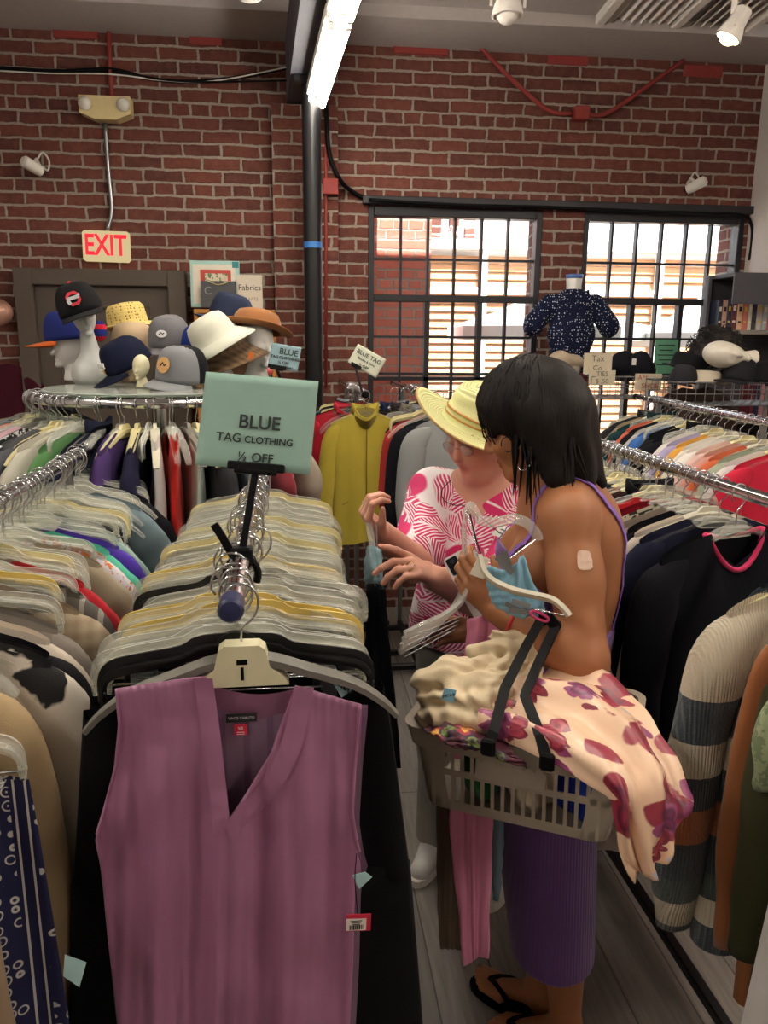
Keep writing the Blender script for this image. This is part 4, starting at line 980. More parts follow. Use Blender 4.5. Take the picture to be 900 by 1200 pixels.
    me = D.mesh('dress', t.m, field=g, smooth=2); me.transform(rz); dr = link('dress', me, root)
    M_STRAP = F_ = fabric('#8f68c4')
    def snap(p, dirn, dist=.3):  # walk to the skin
        return p
    for s in (-1, 1):
        q = SL if s < 0 else SRt
        top_ = mid+(q-mid)*.66; top_ = V3(top_.x, top_.y, 0)
        pts = [mid+rr_*s*.085+fh*.115+V3(0, 0, -mid.z+1.215), top_+fh*.095+V3(0, 0, 1.29), top_+fh*.062+V3(0, 0, 1.365), top_+fh*.005+V3(0, 0, 1.415), top_-fh*.052+V3(0, 0, 1.385), mid+rr_*s*.075-fh*.135+V3(0, 0, -mid.z+1.27), mid+rr_*s*.06-fh*.130+V3(0, 0, -mid.z+1.06)]
        pts = smoothpath(pts, 10); out = []
        A = D if False else S
        for p in pts:  # settle each point on the body surface
            for _ in range(8):
                ix = np.clip(((np3(p)-S.lo)/S.res).astype(int), 1, S.n-2); i, j, k_ = ix
                gr = np.array([S.g[i+1, j, k_]-S.g[i-1, j, k_], S.g[i, j+1, k_]-S.g[i, j-1, k_], S.g[i, j, k_+1]-S.g[i, j, k_-1]]); n_ = np.linalg.norm(gr)
                if n_ < 1e-5: break
                p = p-Vector(gr/n_)*(float(S.g[i, j, k_])-.0025)*.8
            out.append(p)
        m = MB(); k = len(out); rs = []
        for i, p in enumerate(out):
            dd = (out[min(i+1, k-1)]-out[max(i-1, 0)]).normalized()
            ix = np.clip(((np3(p)-S.lo)/S.res).astype(int), 1, S.n-2); a_, b_, c_ = ix
            n_ = Vector((S.g[a_+1, b_, c_]-S.g[a_-1, b_, c_], S.g[a_, b_+1, c_]-S.g[a_, b_-1, c_], S.g[a_, b_, c_+1]-S.g[a_, b_, c_-1])).normalized()
            x = dd.cross(n_).normalized(); rs.append([p+x*.006-n_*.001, p+x*.006+n_*.0018, p-x*.006+n_*.0018, p-x*.006-n_*.001])
        mm = m.rings(rs).mesh('strap', M_STRAP, True, 40); mm.transform(rz); link('strap', mm, dr)
    # hair: one shaped mass with loose locks
    H = SDF((.30, 1.38, 1.30), (.80, 1.82, 1.70), .0042); k = .94
    rot = [list(f), list(r), list(u)]; Pn = lambda a, b, c: np3(P(a, b, c))
    H.ell(Pn(-.020, 0, .042), [.112, .094, .098], rot, .01)
    H.ell(Pn(-.055, 0, -.020), [.082, .092, .105], rot, .03)
    dn = V3(0, 0, -1)
    def down(a, b, c, dx, dz): q = P(a, b, c); q = Vector(q); return np3(q+V3(dx, 0, -dz))
    for s in (-1, 1):
        H.cap(Pn(-.004 if s > 0 else -.034, s*.075, .03), down(-.035 if s > 0 else -.062, s*.085, -.02, .01, .10), .032, .020, .02)
        H.cap(Pn(-.045, s*.07, .0), down(-.07, s*.075, -.04, .02, .13), .040, .016, .02)
        H.cap(Pn(.055, s*.050, .055), Pn(.066, s*.062, .005), .024, .010, .015)
        H.cap(Pn(.075, s*.02, .07), Pn(.090, s*.035, .022), .018, .006, .015)
    H.cap(Pn(.05, 0, .085), Pn(.093, .0, .03), .022, .007, .015)
    H.cap(Pn(-.09, 0, .0), down(-.105, 0, -.06, .045, .10), .050, .016, .03)
    H.cap(Pn(-.08, -.03, .0), down(-.09, -.05, -.05, .05, .125), .045, .012, .03)
    H.ell(Pn(.085, 0, -.055), [.062, .072, .082], rot, .012, 'sub')
    X, Y, Z = H.points(); g = H.g
    wv = np.sin(95*X+55*Y+3*np.sin(30*Z))*.5+np.sin(170*Y-60*X+2*np.sin(22*Z))*.5
    g = g+.0022*wv.astype(np.float32)
    t = NT('dark_brown_hair'); v = t.coords('Object', scale=(1, 1, .07)); n1 = t.noise(v, 210, 3, .6)
    t.bsdf(t.mix(n1, '#0b0a0a', '#1f1917'), t.math('ADD', t.math('MULTIPLY', n1, .25), .42), bump=n1, bstr=.4, bdist=.003, Specular_IOR_Level=.16)
    me = H.mesh('hair', t.m, field=g, smooth=1); me.transform(rz); hr = link('hair', me, root)
    m = MB(); rnd = random.Random(5)
    for i in range(90):
        b = rnd.uniform(-1, 1); a = rnd.uniform(-.115, .015); s = -1 if rnd.random() < .72 else 1
        st = P(a, s*(.085-.25*abs(a+.05)*.6), rnd.uniform(-.02, .04)); st = Vector(st)
        if rnd.random() < .35: st = Vector(P(-.115+rnd.uniform(0, .02), rnd.uniform(-.06, .06), rnd.uniform(-.05, .02)))
        ln = rnd.uniform(.10, .17); dx = rnd.uniform(-.012, .05)*(1 if a < -.03 else .4); dy = rnd.uniform(-.02, .02)-.008
        pts = smoothpath([st, st+V3(dx*.25, dy*.4, -ln*.45), st+V3(dx, dy, -ln)], 4); kk = len(pts)
        m.sweep(pts, [(-.0045, 0), (0, -.0018), (.0045, 0), (0, .0018)], scale=[1-.85*(q/(kk-1))**2 for q in range(kk)])
    def gradH(p):
        i, j, k_ = np.clip(((np3(p)-H.lo)/H.res).astype(int), 1, H.n-2); q = Vector((g[i+1, j, k_]-g[i-1, j, k_], g[i, j+1, k_]-g[i, j-1, k_], g[i, j, k_+1]-g[i, j, k_-1])); return (q.normalized() if q.length > 1e-7 else Vector((0, 0, 1))), float(g[i, j, k_])
    top0 = Vector(P(-.01, -.01, .135))
    for i in range(520):
        a_ = rnd.uniform(0, 6.283); p = top0+(f*math.cos(a_)+r*math.sin(a_))*rnd.uniform(.012, .05); ps = []
        drop = rnd.uniform(.0, .5)
        for q in range(26):
            for _ in range(3): n_, d_ = gradH(p); p = p-n_*(d_-.0012)*.8
            ps.append(p.copy()); dirn = V3(0, 0, -1)+(p-top0)*1.5*max(0, 1-q/8)+V3(.0, 0, 0); tn = dirn-n_*dirn.dot(n_)
            if tn.length < .12: break
            p = p+tn.normalized()*.0125
        ps = ps[int(drop*8):]; kk = len(ps)
        if kk < 5: continue
        rs = []
        for q, pp in enumerate(ps):
            n_, _ = gradH(pp); dd = (ps[min(q+1, kk-1)]-ps[max(q-1, 0)]).normalized(); x = dd.cross(n_).normalized()*(.0036*(1-.75*(q/(kk-1))**2)*(.35+.65*min(1, q/3))); rs.append([pp+x-n_*.001, pp+n_*.0016, pp-x-n_*.001])
        m.rings(rs, cap=False)
    for q0, q1, q2 in (((.078, -.055, .045), (.085, -.060, .012), (.078, -.064, -.012)), ((.085, -.045, .045), (.094, -.047, .012), (.089, -.052, -.010)), ((.07, -.06, .05), (.076, -.066, .01), (.068, -.071, -.02))):
        m.tube(smoothpath([P(*q0), P(*q1), P(*q2)], 5), .0016, 5)
    cc = Vector(P(.040, -.078, -.028)); m.tube([cc+f*.014*math.cos(a_)+u*.015*math.sin(a_) for a_ in [i*.42 for i in range(14)]], .0013, 5)
    mm = m.mesh('hair_locks', t.m, True); mm.transform(rz); link('hair_locks', mm, hr)
    mm = MB().tube(smoothpath([P(.074, -.052, .004), P(.088, -.051, -.001), P(.094, -.055, .004)], 3), .0014, 5).mesh('eyelash', M_BLKPL); mm.transform(rz); link('eyelash', mm, root)
    # hoop earring
    ec = Vector(P(.012, -.080, -.062)); ax = (f*.8+r*.35).normalized(); az = V3(0, 0, 1)
    mm = MB().tube([ec+ax*.022*math.cos(a_)+az*.030*math.sin(a_) for a_ in [i*2*math.pi/28 for i in range(28)]], .0016, 6, loop=True).mesh('hoop_earring', M_CHROME, True); mm.transform(rz); tag(link('hoop_earring', mm, root), 'silver hoop earring')
    # plaster on the upper arm, bracelet
    def on_skin(p, o=0.):
        for _ in range(10):
            i, j, k_ = np.clip(((np3(p)-S.lo)/S.res).astype(int), 1, S.n-2)
            gr = Vector((S.g[i+1, j, k_]-S.g[i-1, j, k_], S.g[i, j+1, k_]-S.g[i, j-1, k_], S.g[i, j, k_+1]-S.g[i, j, k_-1])).normalized(); p = p-gr*(float(S.g[i, j, k_])-o)*.8
        return p, gr
    m = MB(); n = 9; pts = []
    c0 = atD(687, 655, 1.45); ux = V3(*_rt); uz = V3(*_up)
    for j in range(n):
        for i in range(n):
            a_ = -1+2*i/(n-1); b_ = -1+2*j/(n-1); q = max(abs(a_), abs(b_)); l = (abs(a_)**4+abs(b_)**4)**.25; sc = q/l if l > 0 else 1
            pts.append(on_skin(c0+ux*a_*sc*.0165+uz*b_*sc*.0205, .0040)[0])
    o_ = len(m.v); m.v += [tuple(p) for p in pts]
    for j in range(n-1):
        for i in range(n-1): m.f.append((j*n+i, j*n+i+1, (j+1)*n+i+1, (j+1)*n+i)); m.mi.append(0)
    mm = m.mesh('plaster', plain('sticking_plaster', '#dcbca8', .7, nb=.2, ns=300), True); mm.transform(rz); tag(link('plaster', mm, root), 'pale square sticking plaster on the upper arm')
    ba = W.lerp(E, .20); dirw = (E-W).normalized(); x_, y_, _d = frame_from(dirw)
    loop = [on_skin(ba+x_*.034*math.cos(q)+y_*.034*math.sin(q), .0028)[0] for q in [i*2*math.pi/24 for i in range(24)]]
    mm = MB().tube(loop, .0034, 7, loop=True).mesh('bracelet', plain('red_cord', '#b5202c', .6), True); mm.transform(rz); tag(link('bracelet', mm, root), 'red cord bracelet')
    # chest tattoo as a small inked curl
    M_INK = plain('tattoo_ink', '#4a3328', .6)
    pts = [on_skin(atD(x, y, 1.54), .0006)[0] for x, y in ((612, 612), (615, 606), (621, 603), (624, 606), (620, 609), (626, 612), (621, 615), (614, 614))]
    mm = MB().tube(smoothpath(pts, 4), .0012, 5).mesh('tattoo', M_INK, True); mm.transform(rz); link('tattoo', mm, root)
    # flip-flops
    for (hl, toe, d, sdv), nm in zip(foot, ('stepping forward', 'under the shopper')):
        e = empty('flip_flop', (hl.x, hl.y, 0), 'black flip-flop on the shopper’s foot '+nm, 'sandal')
        o_ = Vector((hl.x, hl.y, 0)); m = MB(); Lf = (toe-hl).length+.03; out = []
        for q in range(28):
            a_ = 2*math.pi*q/28; x = math.cos(a_); y = math.sin(a_); wd = .034+.010*(x*.5+.5)
            out.append(((x*.5+.5)*Lf-.02, math.copysign(abs(y)**.8, y)*wd))
        m.prism(out, o_+V3(0, 0, .009)-o_, d, sdv, .016).build('sole', M_BLKPL, e)
        m = MB(); tp = hl.lerp(toe, .80)-o_+V3(0, 0, .035-.03); sgn = 1
        for s in (-1, 1):
            m.sweep(smoothpath([tp+V3(0, 0, .012), hl.lerp(toe, .68)-o_+sdv*s*.016+V3(0, 0, .026), hl.lerp(toe, .5)-o_+sdv*s*.036+V3(0, 0, .018), hl.lerp(toe, .38)-o_+sdv*s*.040+V3(0, 0, -.016)], 5), [(-.006, -.002), (.006, -.002), (.006, .002), (-.006, .002)])
        m.cyl(tp+V3(0, 0, .016), tp+V3(0, 0, -.02), .003, 8)
        m.build('strap', M_BLKPL, e, smooth=True, auto=40)
    return dict(S=S, W=W, E=E, F=F.normalized(), N=V3(*Npalm), tips=tips, kn=kn, mid=mid)
B = shopper()
# ------------------------------------------------------------------ the older woman in the sun hat
def leaf_print():
    t = NT('pink_leaf_print'); v = t.coords('Object', scale=(1, .6, 1))
    nz = t.n('ShaderNodeTexNoise'); nz.inputs['Scale'].default_value = 5; t.l(v, nz.inputs['Vector'])
    vv = t.n('ShaderNodeVectorMath', operation='MULTIPLY_ADD'); t.l(nz.outputs['Color'], vv.inputs[0]); vv.inputs[1].default_value = (.10, .05, .10); t.l(v, vv.inputs[2])
    vo = t.n('ShaderNodeTexVoronoi'); vo.inputs['Scale'].default_value = 12.5; t.l(vv.outputs[0], vo.inputs['Vector'])
    sub = t.n('ShaderNodeVectorMath', operation='SUBTRACT'); t.l(vv.outputs[0], sub.inputs[0]); t.l(vo.outputs['Position'], sub.inputs[1])
    sc = t.n('ShaderNodeSeparateColor'); t.l(vo.outputs['Color'], sc.inputs[0])
    rt = t.n('ShaderNodeVectorRotate', rotation_type='Y_AXIS'); t.l(sub.outputs[0], rt.inputs['Vector']); t.l(t.math('MULTIPLY', sc.outputs[0], 6.28), rt.inputs['Angle'])
    sp = t.n('ShaderNodeSeparateXYZ'); t.l(rt.outputs[0], sp.inputs[0])
    ab = t.math('ABSOLUTE', sp.outputs['X'])
    ph = t.math('ADD', t.math('MULTIPLY', sp.outputs['Z'], 380.), t.math('MULTIPLY', t.math('POWER', ab, .85), 430.))
    st = t.math('SINE', ph)
    lines = t.ramp(t.math('MULTIPLY', t.math('ADD', st, 1.), .5), [(0, 0.), (.62, 0.), (.74, 1.)])
    rib = t.ramp(ab, [(0, 1.), (.0014, 1.), (.0024, 0.)])
    edge = t.ramp(vo.outputs['Distance'], [(0, 0.), (.70, 0.), (.76, 1.)])
    solid = t.ramp(sc.outputs[1], [(0, 0.), (.84, 0.), (.85, 1.)], 'CONSTANT')
    a = t.mix(solid, lines, rib)
    a = t.mix(rib, a, 1.); a = t.mix(edge, a, 1.)
    col = t.mix(a, '#cf1f66', '#f0e6ea')
    n3 = t.noise(v, 500, 1)
    t.bsdf(col, .75, bump=n3, bstr=.12, bdist=.001, Sheen_Weight=.1); return t.m
def older():
    o0 = V3(.60, 2.22, 0); root = empty('person', o0, 'older woman in a straw sun hat, glasses and pink leaf print blouse', 'person'); rz = Matrix.Translation(-o0)
    fh = V3(-.52, -.855, 0).normalized(); rt_ = V3(fh.y, -fh.x, 0)
    N = atD(566, 566, 2.24); mid = V3(N.x+.01, N.y+.0, 1.235)
    SR = mid+rt_*.165; SLf = mid-rt_*.165; SR.z = SLf.z = 1.235
    ER = atD(486, 660, 2.10); WR = atD(448, 624, 1.93); EL = atD(580, 706, 1.96); WL = atD(510, 678, 1.80)
    S = SDF((.08, 1.55, .70), (.92, 2.44, 1.56), .0031)
    C = atD(562, 506, 2.14); f = V3(-.84, -.54, 0).normalized()*math.cos(R(22))+V3(0, 0, -math.sin(R(22)))
    P, f, r, u = face(S, C, f, (0, 0, 1), .98, 1.12, 1.)
    S.ell(P(.035, 0, -.112), [.05, .05, .03], [list(f), list(r), list(u)], .03)
    S.cap(np3(P(-.03, 0, -.05)), (mid.x, mid.y, 1.28), .056, .066, .03); S.cap((mid.x, mid.y, 1.29), (mid.x, mid.y, 1.22), .062, .09, .05)
    ax = [list(fh), list(rt_), [0, 0, 1]]
    def trunk(Q, g=0.):
        for z, w, d, o in ((1.21, .155, .095, -.01), (1.12, .175, .125, .01), (1.02, .180, .140, .02), (.92, .185, .145, .025), (.84, .185, .135, .01)):
            c = mid+fh*o; Q.ell((c.x, c.y, z), (d+g, w+g, .10), ax, .06)
        for s in (-1, 1):
            c = mid+rt_*s*.085+fh*.085; Q.ell((c.x, c.y, 1.06), (.075+g, .088+g, .085), ax, .04)
    trunk(S)
    for q in (SR, SLf): S.cap((mid.x, mid.y, 1.24), np3(q), .055, .058, .05)
    S.chain([np3(SR), np3(ER), np3(WR)], [.058, .048, .030], .03); S.chain([np3(SLf), np3(EL), np3(EL.lerp(WL, .4)), np3(WL)], [.058, .050, .048, .031], .03)
    k1, t1 = hand(S, WR, atD(428, 603, 1.885)-WR, (.55, .1, .2), (.1, -.6, .8), .95, fing=[(.9, 1.0, .7), (1.0, 1.05, .7), (1.05, 1.05, .7), (1.1, 1.05, .7)], thumb=(.8, .35, .5), tcurl=.4)
    k2, t2 = hand(S, WL, atD(484, 662, 1.745)-WL, (-.35, .35, -.8), (-.2, .5, .7), .98, fing=[(.10, .15, .1), (.55, .70, .3), (.65, .80, .4), (.65, .80, .4)], thumb=(.85, .30, .55), tcurl=.4, spread=.05)
    for s in (-1, 1):
        h = mid+rt_*s*.09; an = V3(h.x-.05*(1 if s > 0 else -.4), h.y, .10)
        if s > 0: an = V3(.43, 2.24, .10)
        S.cap((h.x, h.y, .86), (h.x, h.y, .72), .10, .095, .03)
    me = S.mesh('body', skin_mat('pink_skin', '#cf9a86'), smooth=1)
    tn = [(P(.088, 0, -.068), .026, (.72, .40, .42)), (P(.083, .031, .004), .013, (.62, .56, .55)), (P(.083, -.031, .004), .013, (.62, .56, .55)), (P(.06, .04, -.03), .04, (1., .84, .82)), (P(.06, -.04, -.03), .04, (1., .84, .82)), (P(.1, 0, -.03), .02, (1., .85, .83))]
    for tp in t1[:4]+t2[:4]: tn.append((tp, .012, (1.05, .9, .88)))
    paint(me, spots(tn)); me.transform(rz); link('body', me, root)
    # blouse with loose elbow sleeves
    D = SDF((.12, 1.72, .76), (1.0, 2.48, 1.34), .005); trunk(D, .012)
    D.cap((mid.x, mid.y, .86), (mid.x, mid.y, .76), .165, .172, .06, flat=(list(rt_), 1.22))
    for q, e_ in ((SR, ER), (SLf, EL)):
        D.cap((mid.x, mid.y, 1.225), np3(q), .068, .072, .05); D.chain([np3(q), np3(q.lerp(e_, .82))], [.074, .076], .03)
    X, Y, Z = D.points(); g = D.g.copy(); al = (X-mid.x)*fh.x+(Y-mid.y)*fh.y; ac = (X-mid.x)*rt_.x+(Y-mid.y)*rt_.y
    g = g+(.006*np.sin(26*ac+9*Z+2*np.sin(14*Z))*np.clip((1.15-Z)*3, 0, 1)).astype(np.float32)
    nk = np.sqrt((X-mid.x-fh.x*.03)**2+(Y-mid.y-fh.y*.03)**2)
    g = np.maximum(g, (Z-(1.312-np.clip(al, -.05, .11)*.36+np.clip(nk-.085, 0, .2)*1.2))*.7)
    g = np.maximum(g, .79+.012*np.sin(20*ac)-Z)
    for q, e_ in ((SR, ER), (SLf, EL)):  # open, flat-cut cuffs
        dd = (e_-q).normalized(); c = q+dd*((e_-q).length*.86)
        pl = (X-c.x)*dd.x+(Y-c.y)*dd.y+(Z-c.z)*dd.z; near = np.sqrt((X-c.x)**2+(Y-c.y)**2+(Z-c.z)**2)
        g = np.where((near < .13) & (pl > 0) & (D.g > -.2), np.maximum(g, np.minimum(pl, .05)) if False else g, g)
    me = D.mesh('blouse', leaf_print(), field=g.astype(np.float32), smooth=2); me.transform(rz); bl = link('blouse', me, root)
    # name badge on a cord
    bp = atD(569, 596, 2.00)
    def settle(p, o):
        for _ in range(14):
            i, j, k_ = np.clip(((np3(p)-D.lo)/D.res).astype(int), 1, D.n-2); gr = Vector((g[i+1, j, k_]-g[i-1, j, k_], g[i, j+1, k_]-g[i, j-1, k_], g[i, j, k_+1]-g[i, j, k_-1]))
            if gr.length < 1e-6: break
            gr.normalize(); p = p-gr*(float(g[i, j, k_])-o)*.7
        return p, gr
    bc, gn = settle(bp, .006); gx = V3(0, 0, 1).cross(gn).normalized(); gy = gn.cross(gx)
    m3 = Matrix((gx, gy, gn)).transposed()
    b = link('name_badge', MB().box((0, 0, 0), (.062, .040, .002), bev=.0009).mesh('name_badge', plain('badge_card', '#dfe3df', .4)), root, bc-o0, m3.to_euler()); tag(b, 'white name badge')
    for yy, ww in ((.004, .030), (-.008, .022)): link('print_line', MB().box((.004, yy, .0016), (ww, .004, .0006)).mesh('print_line', plain('badge_print', '#56605c', .6)), b)
    cp = [settle(atD(x, y, 2.0), .004)[0] for x, y in ((529, 562), (518, 574), (520, 586), (532, 592), (548, 595), (561, 593))]
    mm = MB().tube(smoothpath(cp, 5), .0013, 5).mesh('glasses_cord', M_BLKPL, True); mm.transform(rz); link('glasses_cord', mm, root)
    # trousers and shoes
    T = SDF((.2, 1.95, .03), (1.0, 2.5, .86), .006); h0 = {}
    for s in (-1, 1):
        h = mid+rt_*s*.09; an = V3(h.x+.02, h.y, .06) if s < 0 else V3(.43, 2.24, .06)
        T.chain([(h.x, h.y, .76), ((h.x+an.x)/2, (h.y+an.y)/2-.01, .42), np3(an)], [.115, .085, .070], .03)
    T.ell((mid.x, mid.y, .78), (.15, .19, .09), ax, .05)
    me = T.mesh('trousers', fabric('#8a8780'), field=np.maximum(T.g, .07-T.points()[2]).astype(np.float32)); me.transform(rz); link('trousers', me, root)
    M_SH = plain('white_leather', '#d8d6d2', .5)
    for s in (-1, 1):
        an = V3(.43, 2.24, 0) if s > 0 else V3((mid-rt_*.09).x+.02, (mid-rt_*.09).y, 0)
        e = empty('sneaker', an, 'white lace-up sneaker on the older woman’s %s foot' % ('forward' if s > 0 else 'rear'), 'shoe', rot=(0, 0, math.atan2(fh.y, fh.x)))
        Q = SDF((-.10, -.07, .0), (.22, .07, .13), .004)
        Q.chain([(-.035, 0, .055), (.05, 0, .045), (.14, 0, .030)], [.042, .038, .034], .02); Q.cap((-.03, 0, .09), (-.02, 0, .05), .040, .040, .02); Q.ell((-.02, 0, .135), (.034, .03, .04), None, .01, 'sub')
        link('upper', Q.mesh('upper', M_SH, field=np.maximum(Q.g, .018-Q.points()[2]).astype(np.float32)), e)
        out = [(.06+.128*math.cos(a_)-.0, (.040+.006*math.cos(a_))*math.sin(a_)) for a_ in [i*2*math.pi/28 for i in range(28)]]
        MB().prism(out, (0, 0, .012), (1, 0, 0), (0, 1, 0), .024).build('sole', M_OFFW, e)
        m = MB()
        for k in range(4): m.tube(smoothpath([(.03+k*.022, -.028, .068-k*.006), (.036+k*.022, 0, .083-k*.007), (.03+k*.022, .028, .068-k*.006)], 3), .0028, 5)
        m.build('lace', M_OFFW, e)
    # ring, glasses
    rc_ = k2[2].lerp(t2[2], .0)+(k2[2]-WL).normalized()*.018
    rd = (k2[2]-WL).normalized(); x_, y_, _ = frame_from(rd)
    mm = MB().tube([rc_+x_*.0105*math.cos(a_)+y_*.0105*math.sin(a_) for a_ in [i*2*math.pi/16 for i in range(16)]], .0014, 5, loop=True).mesh('ring', plain('gold', '#c9a45a', .25, 1.), True); mm.transform(rz); tag(link('ring', mm, root), 'gold ring')
    m = MB()
    for s in (-1, 1):
        c = Vector(P(.098, s*.034, -.006)); m.tube([c+r*.024*math.cos(a_)+u*.017*math.sin(a_)-f*.006*abs(math.cos(a_)) for a_ in [i*2*math.pi/20 for i in range(20)]], .0013, 6, loop=True)
        m.tube([P(.090, s*.058, .0), P(.04, s*.078, .004), P(-.01, s*.082, .0)], .0012, 5)
    m.tube(smoothpath([P(.098, -.010, -.004), P(.104, 0, .0), P(.098, .010, -.004)], 3), .0012, 5)
    mm = m.mesh('glasses', plain('copper_wire', '#9a6a58', .3, .8), True); mm.transform(rz); gl = link('glasses', mm, root)
    m = MB()
    for s in (-1, 1):
        c = Vector(P(.098, s*.034, -.006)); m.prism([(.024*math.cos(a_), .017*math.sin(a_)) for a_ in [i*2*math.pi/20 for i in range(20)]], c-f*.003, r, u, .0015)
    mm = m.mesh('lens', clear_plastic('spectacle_lens', '#f7eef0', .02)); mm.transform(rz); link('lens', mm, gl)
    # grey hair peeping out
    Hh = SDF((.35, 1.9, 1.25), (.85, 2.5, 1.56), .005); rot = [list(f), list(r), list(u)]
    Hh.ell(P(-.03, 0, .03), [.098, .088, .09], rot, .01); Hh.ell(P(-.075, 0, -.02), [.05, .075, .06], rot, .03); Hh.ell(P(.08, 0, -.05), [.075, .078, .095], rot, .01, 'sub')
    me = Hh.mesh('hair', fabric('#a49c94'), smooth=1); me.transform(rz); link('hair', me, root)
    # straw hat
    rt3, up3, bk3 = V3(*_rt), V3(*_up), V3(*(-_fw)); nrm = (rt3*.30+up3*.86+bk3*.42).normalized()
    hc = atD(557, 499, 2.15); e = empty('sun_hat', hc, 'pale straw sun hat with brown cord worn by the older woman', 'hat')
    x_ = (rt3-nrm*rt3.dot(nrm)).normalized(); y_ = nrm.cross(x_); m3 = Matrix((x_, y_, nrm)).transposed(); e.rotation_euler = m3.to_euler()
    t = NT('straw_weave'); v = t.coords('Object'); ck = t.n('ShaderNodeTexChecker'); ck.inputs['Scale'].default_value = 260; t.l(v, ck.inputs['Vector'])
    wv = t.n('ShaderNodeTexWave', wave_type='RINGS', rings_direction='Z'); wv.inputs['Scale'].default_value = 38; wv.inputs['Distortion'].default_value = .4; t.l(v, wv.inputs['Vector'])
    t.bsdf(t.mix(t.math('MULTIPLY', wv.outputs['Fac'], .5), '#e2e2a8', '#bfba72'), .75, bump=t.math('ADD', wv.outputs['Fac'], t.math('MULTIPLY', ck.outputs['Fac'], .4)), bstr=.9, bdist=.004)
    M_STRAW = t.m; m = MB(); rs = []; n = 56
    prof = [(.002, .112), (.03, .113), (.055, .110), (.072, .100), (.080, .082), (.085, .05), (.090, .02), (.093, .004), (.100, .0), (.125, -.002), (.150, .0), (.172, .008), (.184, .018)]
    for rad, z in prof:
        ring = []
        for i in range(n):
            a_ = 2*math.pi*i/n; rr = rad; zz = z
            if rad > .1: zz += (rad-.1)*.28*math.cos(2*a_)+(rad-.1)*.05*math.sin(3*a_)
            elif z > .09: zz -= .012*math.exp(-(rad*math.sin(a_)/.03)**2)
            ring.append((rr*math.cos(a_)*1.02, rr*math.sin(a_)*.98*(1.06 if rad < .1 else 1), zz))
        rs.append(ring)
    m.rings(rs, cap=False); me = m.mesh('straw', M_STRAW, True); h = link('straw_body', me, e); sm = h.modifiers.new('thick', 'SOLIDIFY'); sm.thickness = .004
    edge = rs[-1]; MB().tube([Vector(p) for p in edge], .0032, 6, loop=True).build('brim_edge', plain('brown_braid', '#a5824a', .7), e, smooth=True)
    M_CORD = plain('leather_cord', '#b27a35', .6)
    m = MB()
    for z, tl in ((.018, .0), (.028, .0)): m.tube([(.0925*math.cos(a_)*1.02, .0965*math.sin(a_), z+.012*math.cos(a_+2.4)*(1 if z > .02 else .4)) for a_ in [i*2*math.pi/40 for i in range(40)]], .0032, 6, loop=True)
    m.build('hat_cord', M_CORD, e, smooth=True); MB().tube(smoothpath([(.03, -.095, .02), (.02, -.115, .006), (.035, -.14, .004)], 4), .003, 6).tube(smoothpath([(.03, -.095, .02), (.05, -.112, .008), (.075, -.13, .006)], 4), .003, 6).build('cord_knot', M_CORD, e, smooth=True)
    return dict(WR=WR, k1=k1, t1=t1, t2=t2)
OW = older()
# ================================================================== PURPLE BLOUSE ON THE RAIL END
def interp(tab, y):
    if y <= tab[0][0]: return tab[0][1]
    for (a, b), (c, d) in zip(tab, tab[1:]):
        if y <= c: return b+(d-b)*(y-a)/(c-a)
    return tab[-1][1]
YB0 = .925
hp = C_.at(.958)+Vector((.010, 0, 0))
hz_ = link('coat_hanger', HB['top', 'grey'], None, hp, (0, 0, C_.rz)); tag(hz_, 'grey coat hanger with a cream hub holding the purple blouse at the rail end', 'hanger')
link('hook', HOOKM, hz_)
m = MB().prism([(-.060, -.130), (.060, -.130), (.052, -.118), (.036, -.106), (.030, -.080), (.022, -.074), (-.022, -.074), (-.030, -.080), (-.036, -.106), (-.052, -.118)], (0, -.004, 0), (1, 0, 0), (0, 0, 1), .026)
hb = m.build('hub', plain('cream_hub', '#ded8b4', .4), hz_); tag(hb, 'cream hanger hub')
MB().box((0, -.0172, -.096), (.014, .001, .007)).box((0, -.0172, -.112), (.004, .001, .018)).build('slot', M_BLKPL, hz_)
def bp(x, y, off): return atY(x, y, YB0-off)
LB = [(795, 134), (850, 139), (900, 134), (945, 122), (978, 112), (1010, 118), (1100, 127), (1290, 146)]
RB = [(815, 424), (880, 418), (950, 414), (985, 419), (1003, 424), (1030, 416), (1120, 414), (1290, 405)]
NL = [(795, 241), (960, 268), (1290, 268)]; NR = [(795, 348), (880, 318), (930, 290), (962, 268), (1290, 268)]
def ysh(x): return interp([(130, 808), (180, 800), (236, 793), (345, 803), (424, 826)], x)
def offs(x, y):
    c = (x-268)/150; v = min(1, max(0, (y-800)/170)); o = .024*(1-min(1, abs(c)**2.2))*(.35+.65*v)
    o += v*.0085*math.sin((x-268)*.075+.004*(y-900)+.8*math.sin(y*.008))+v*.0045*math.sin((x-268)*.17-.008*y+math.sin(y*.011))+v*.0022*math.sin((x-268)*.33+.01*y)+v*.0028*math.sin(.045*(y-.55*abs(x-268)))
    for gx in (178, 400): o += .0022*math.exp(-((x-gx)/34)**2)*math.sin((x-gx)*.62)*max(0, 1-max(0, y-800)/130)
    o += .004*math.exp(-((x-274-(y-965)*.004)/6)**2)*(1 if y > 965 else 0)-.006*math.exp(-((x-264)/7)**2)*(1 if y > 965 else 0)
    o += v*.0065*(.5-abs(math.sin((x-262)*.036+.0022*(y-960))))+v*.0035*(.5-abs(math.sin((x-250)*.071-.003*(y-960)+.7)))
    o += .0015*math.sin(y*.06+x*.05)+.0008*math.sin(y*.17-x*.03)
    return o
m = MB(); nv = 60; nu = 36; YE = 1285
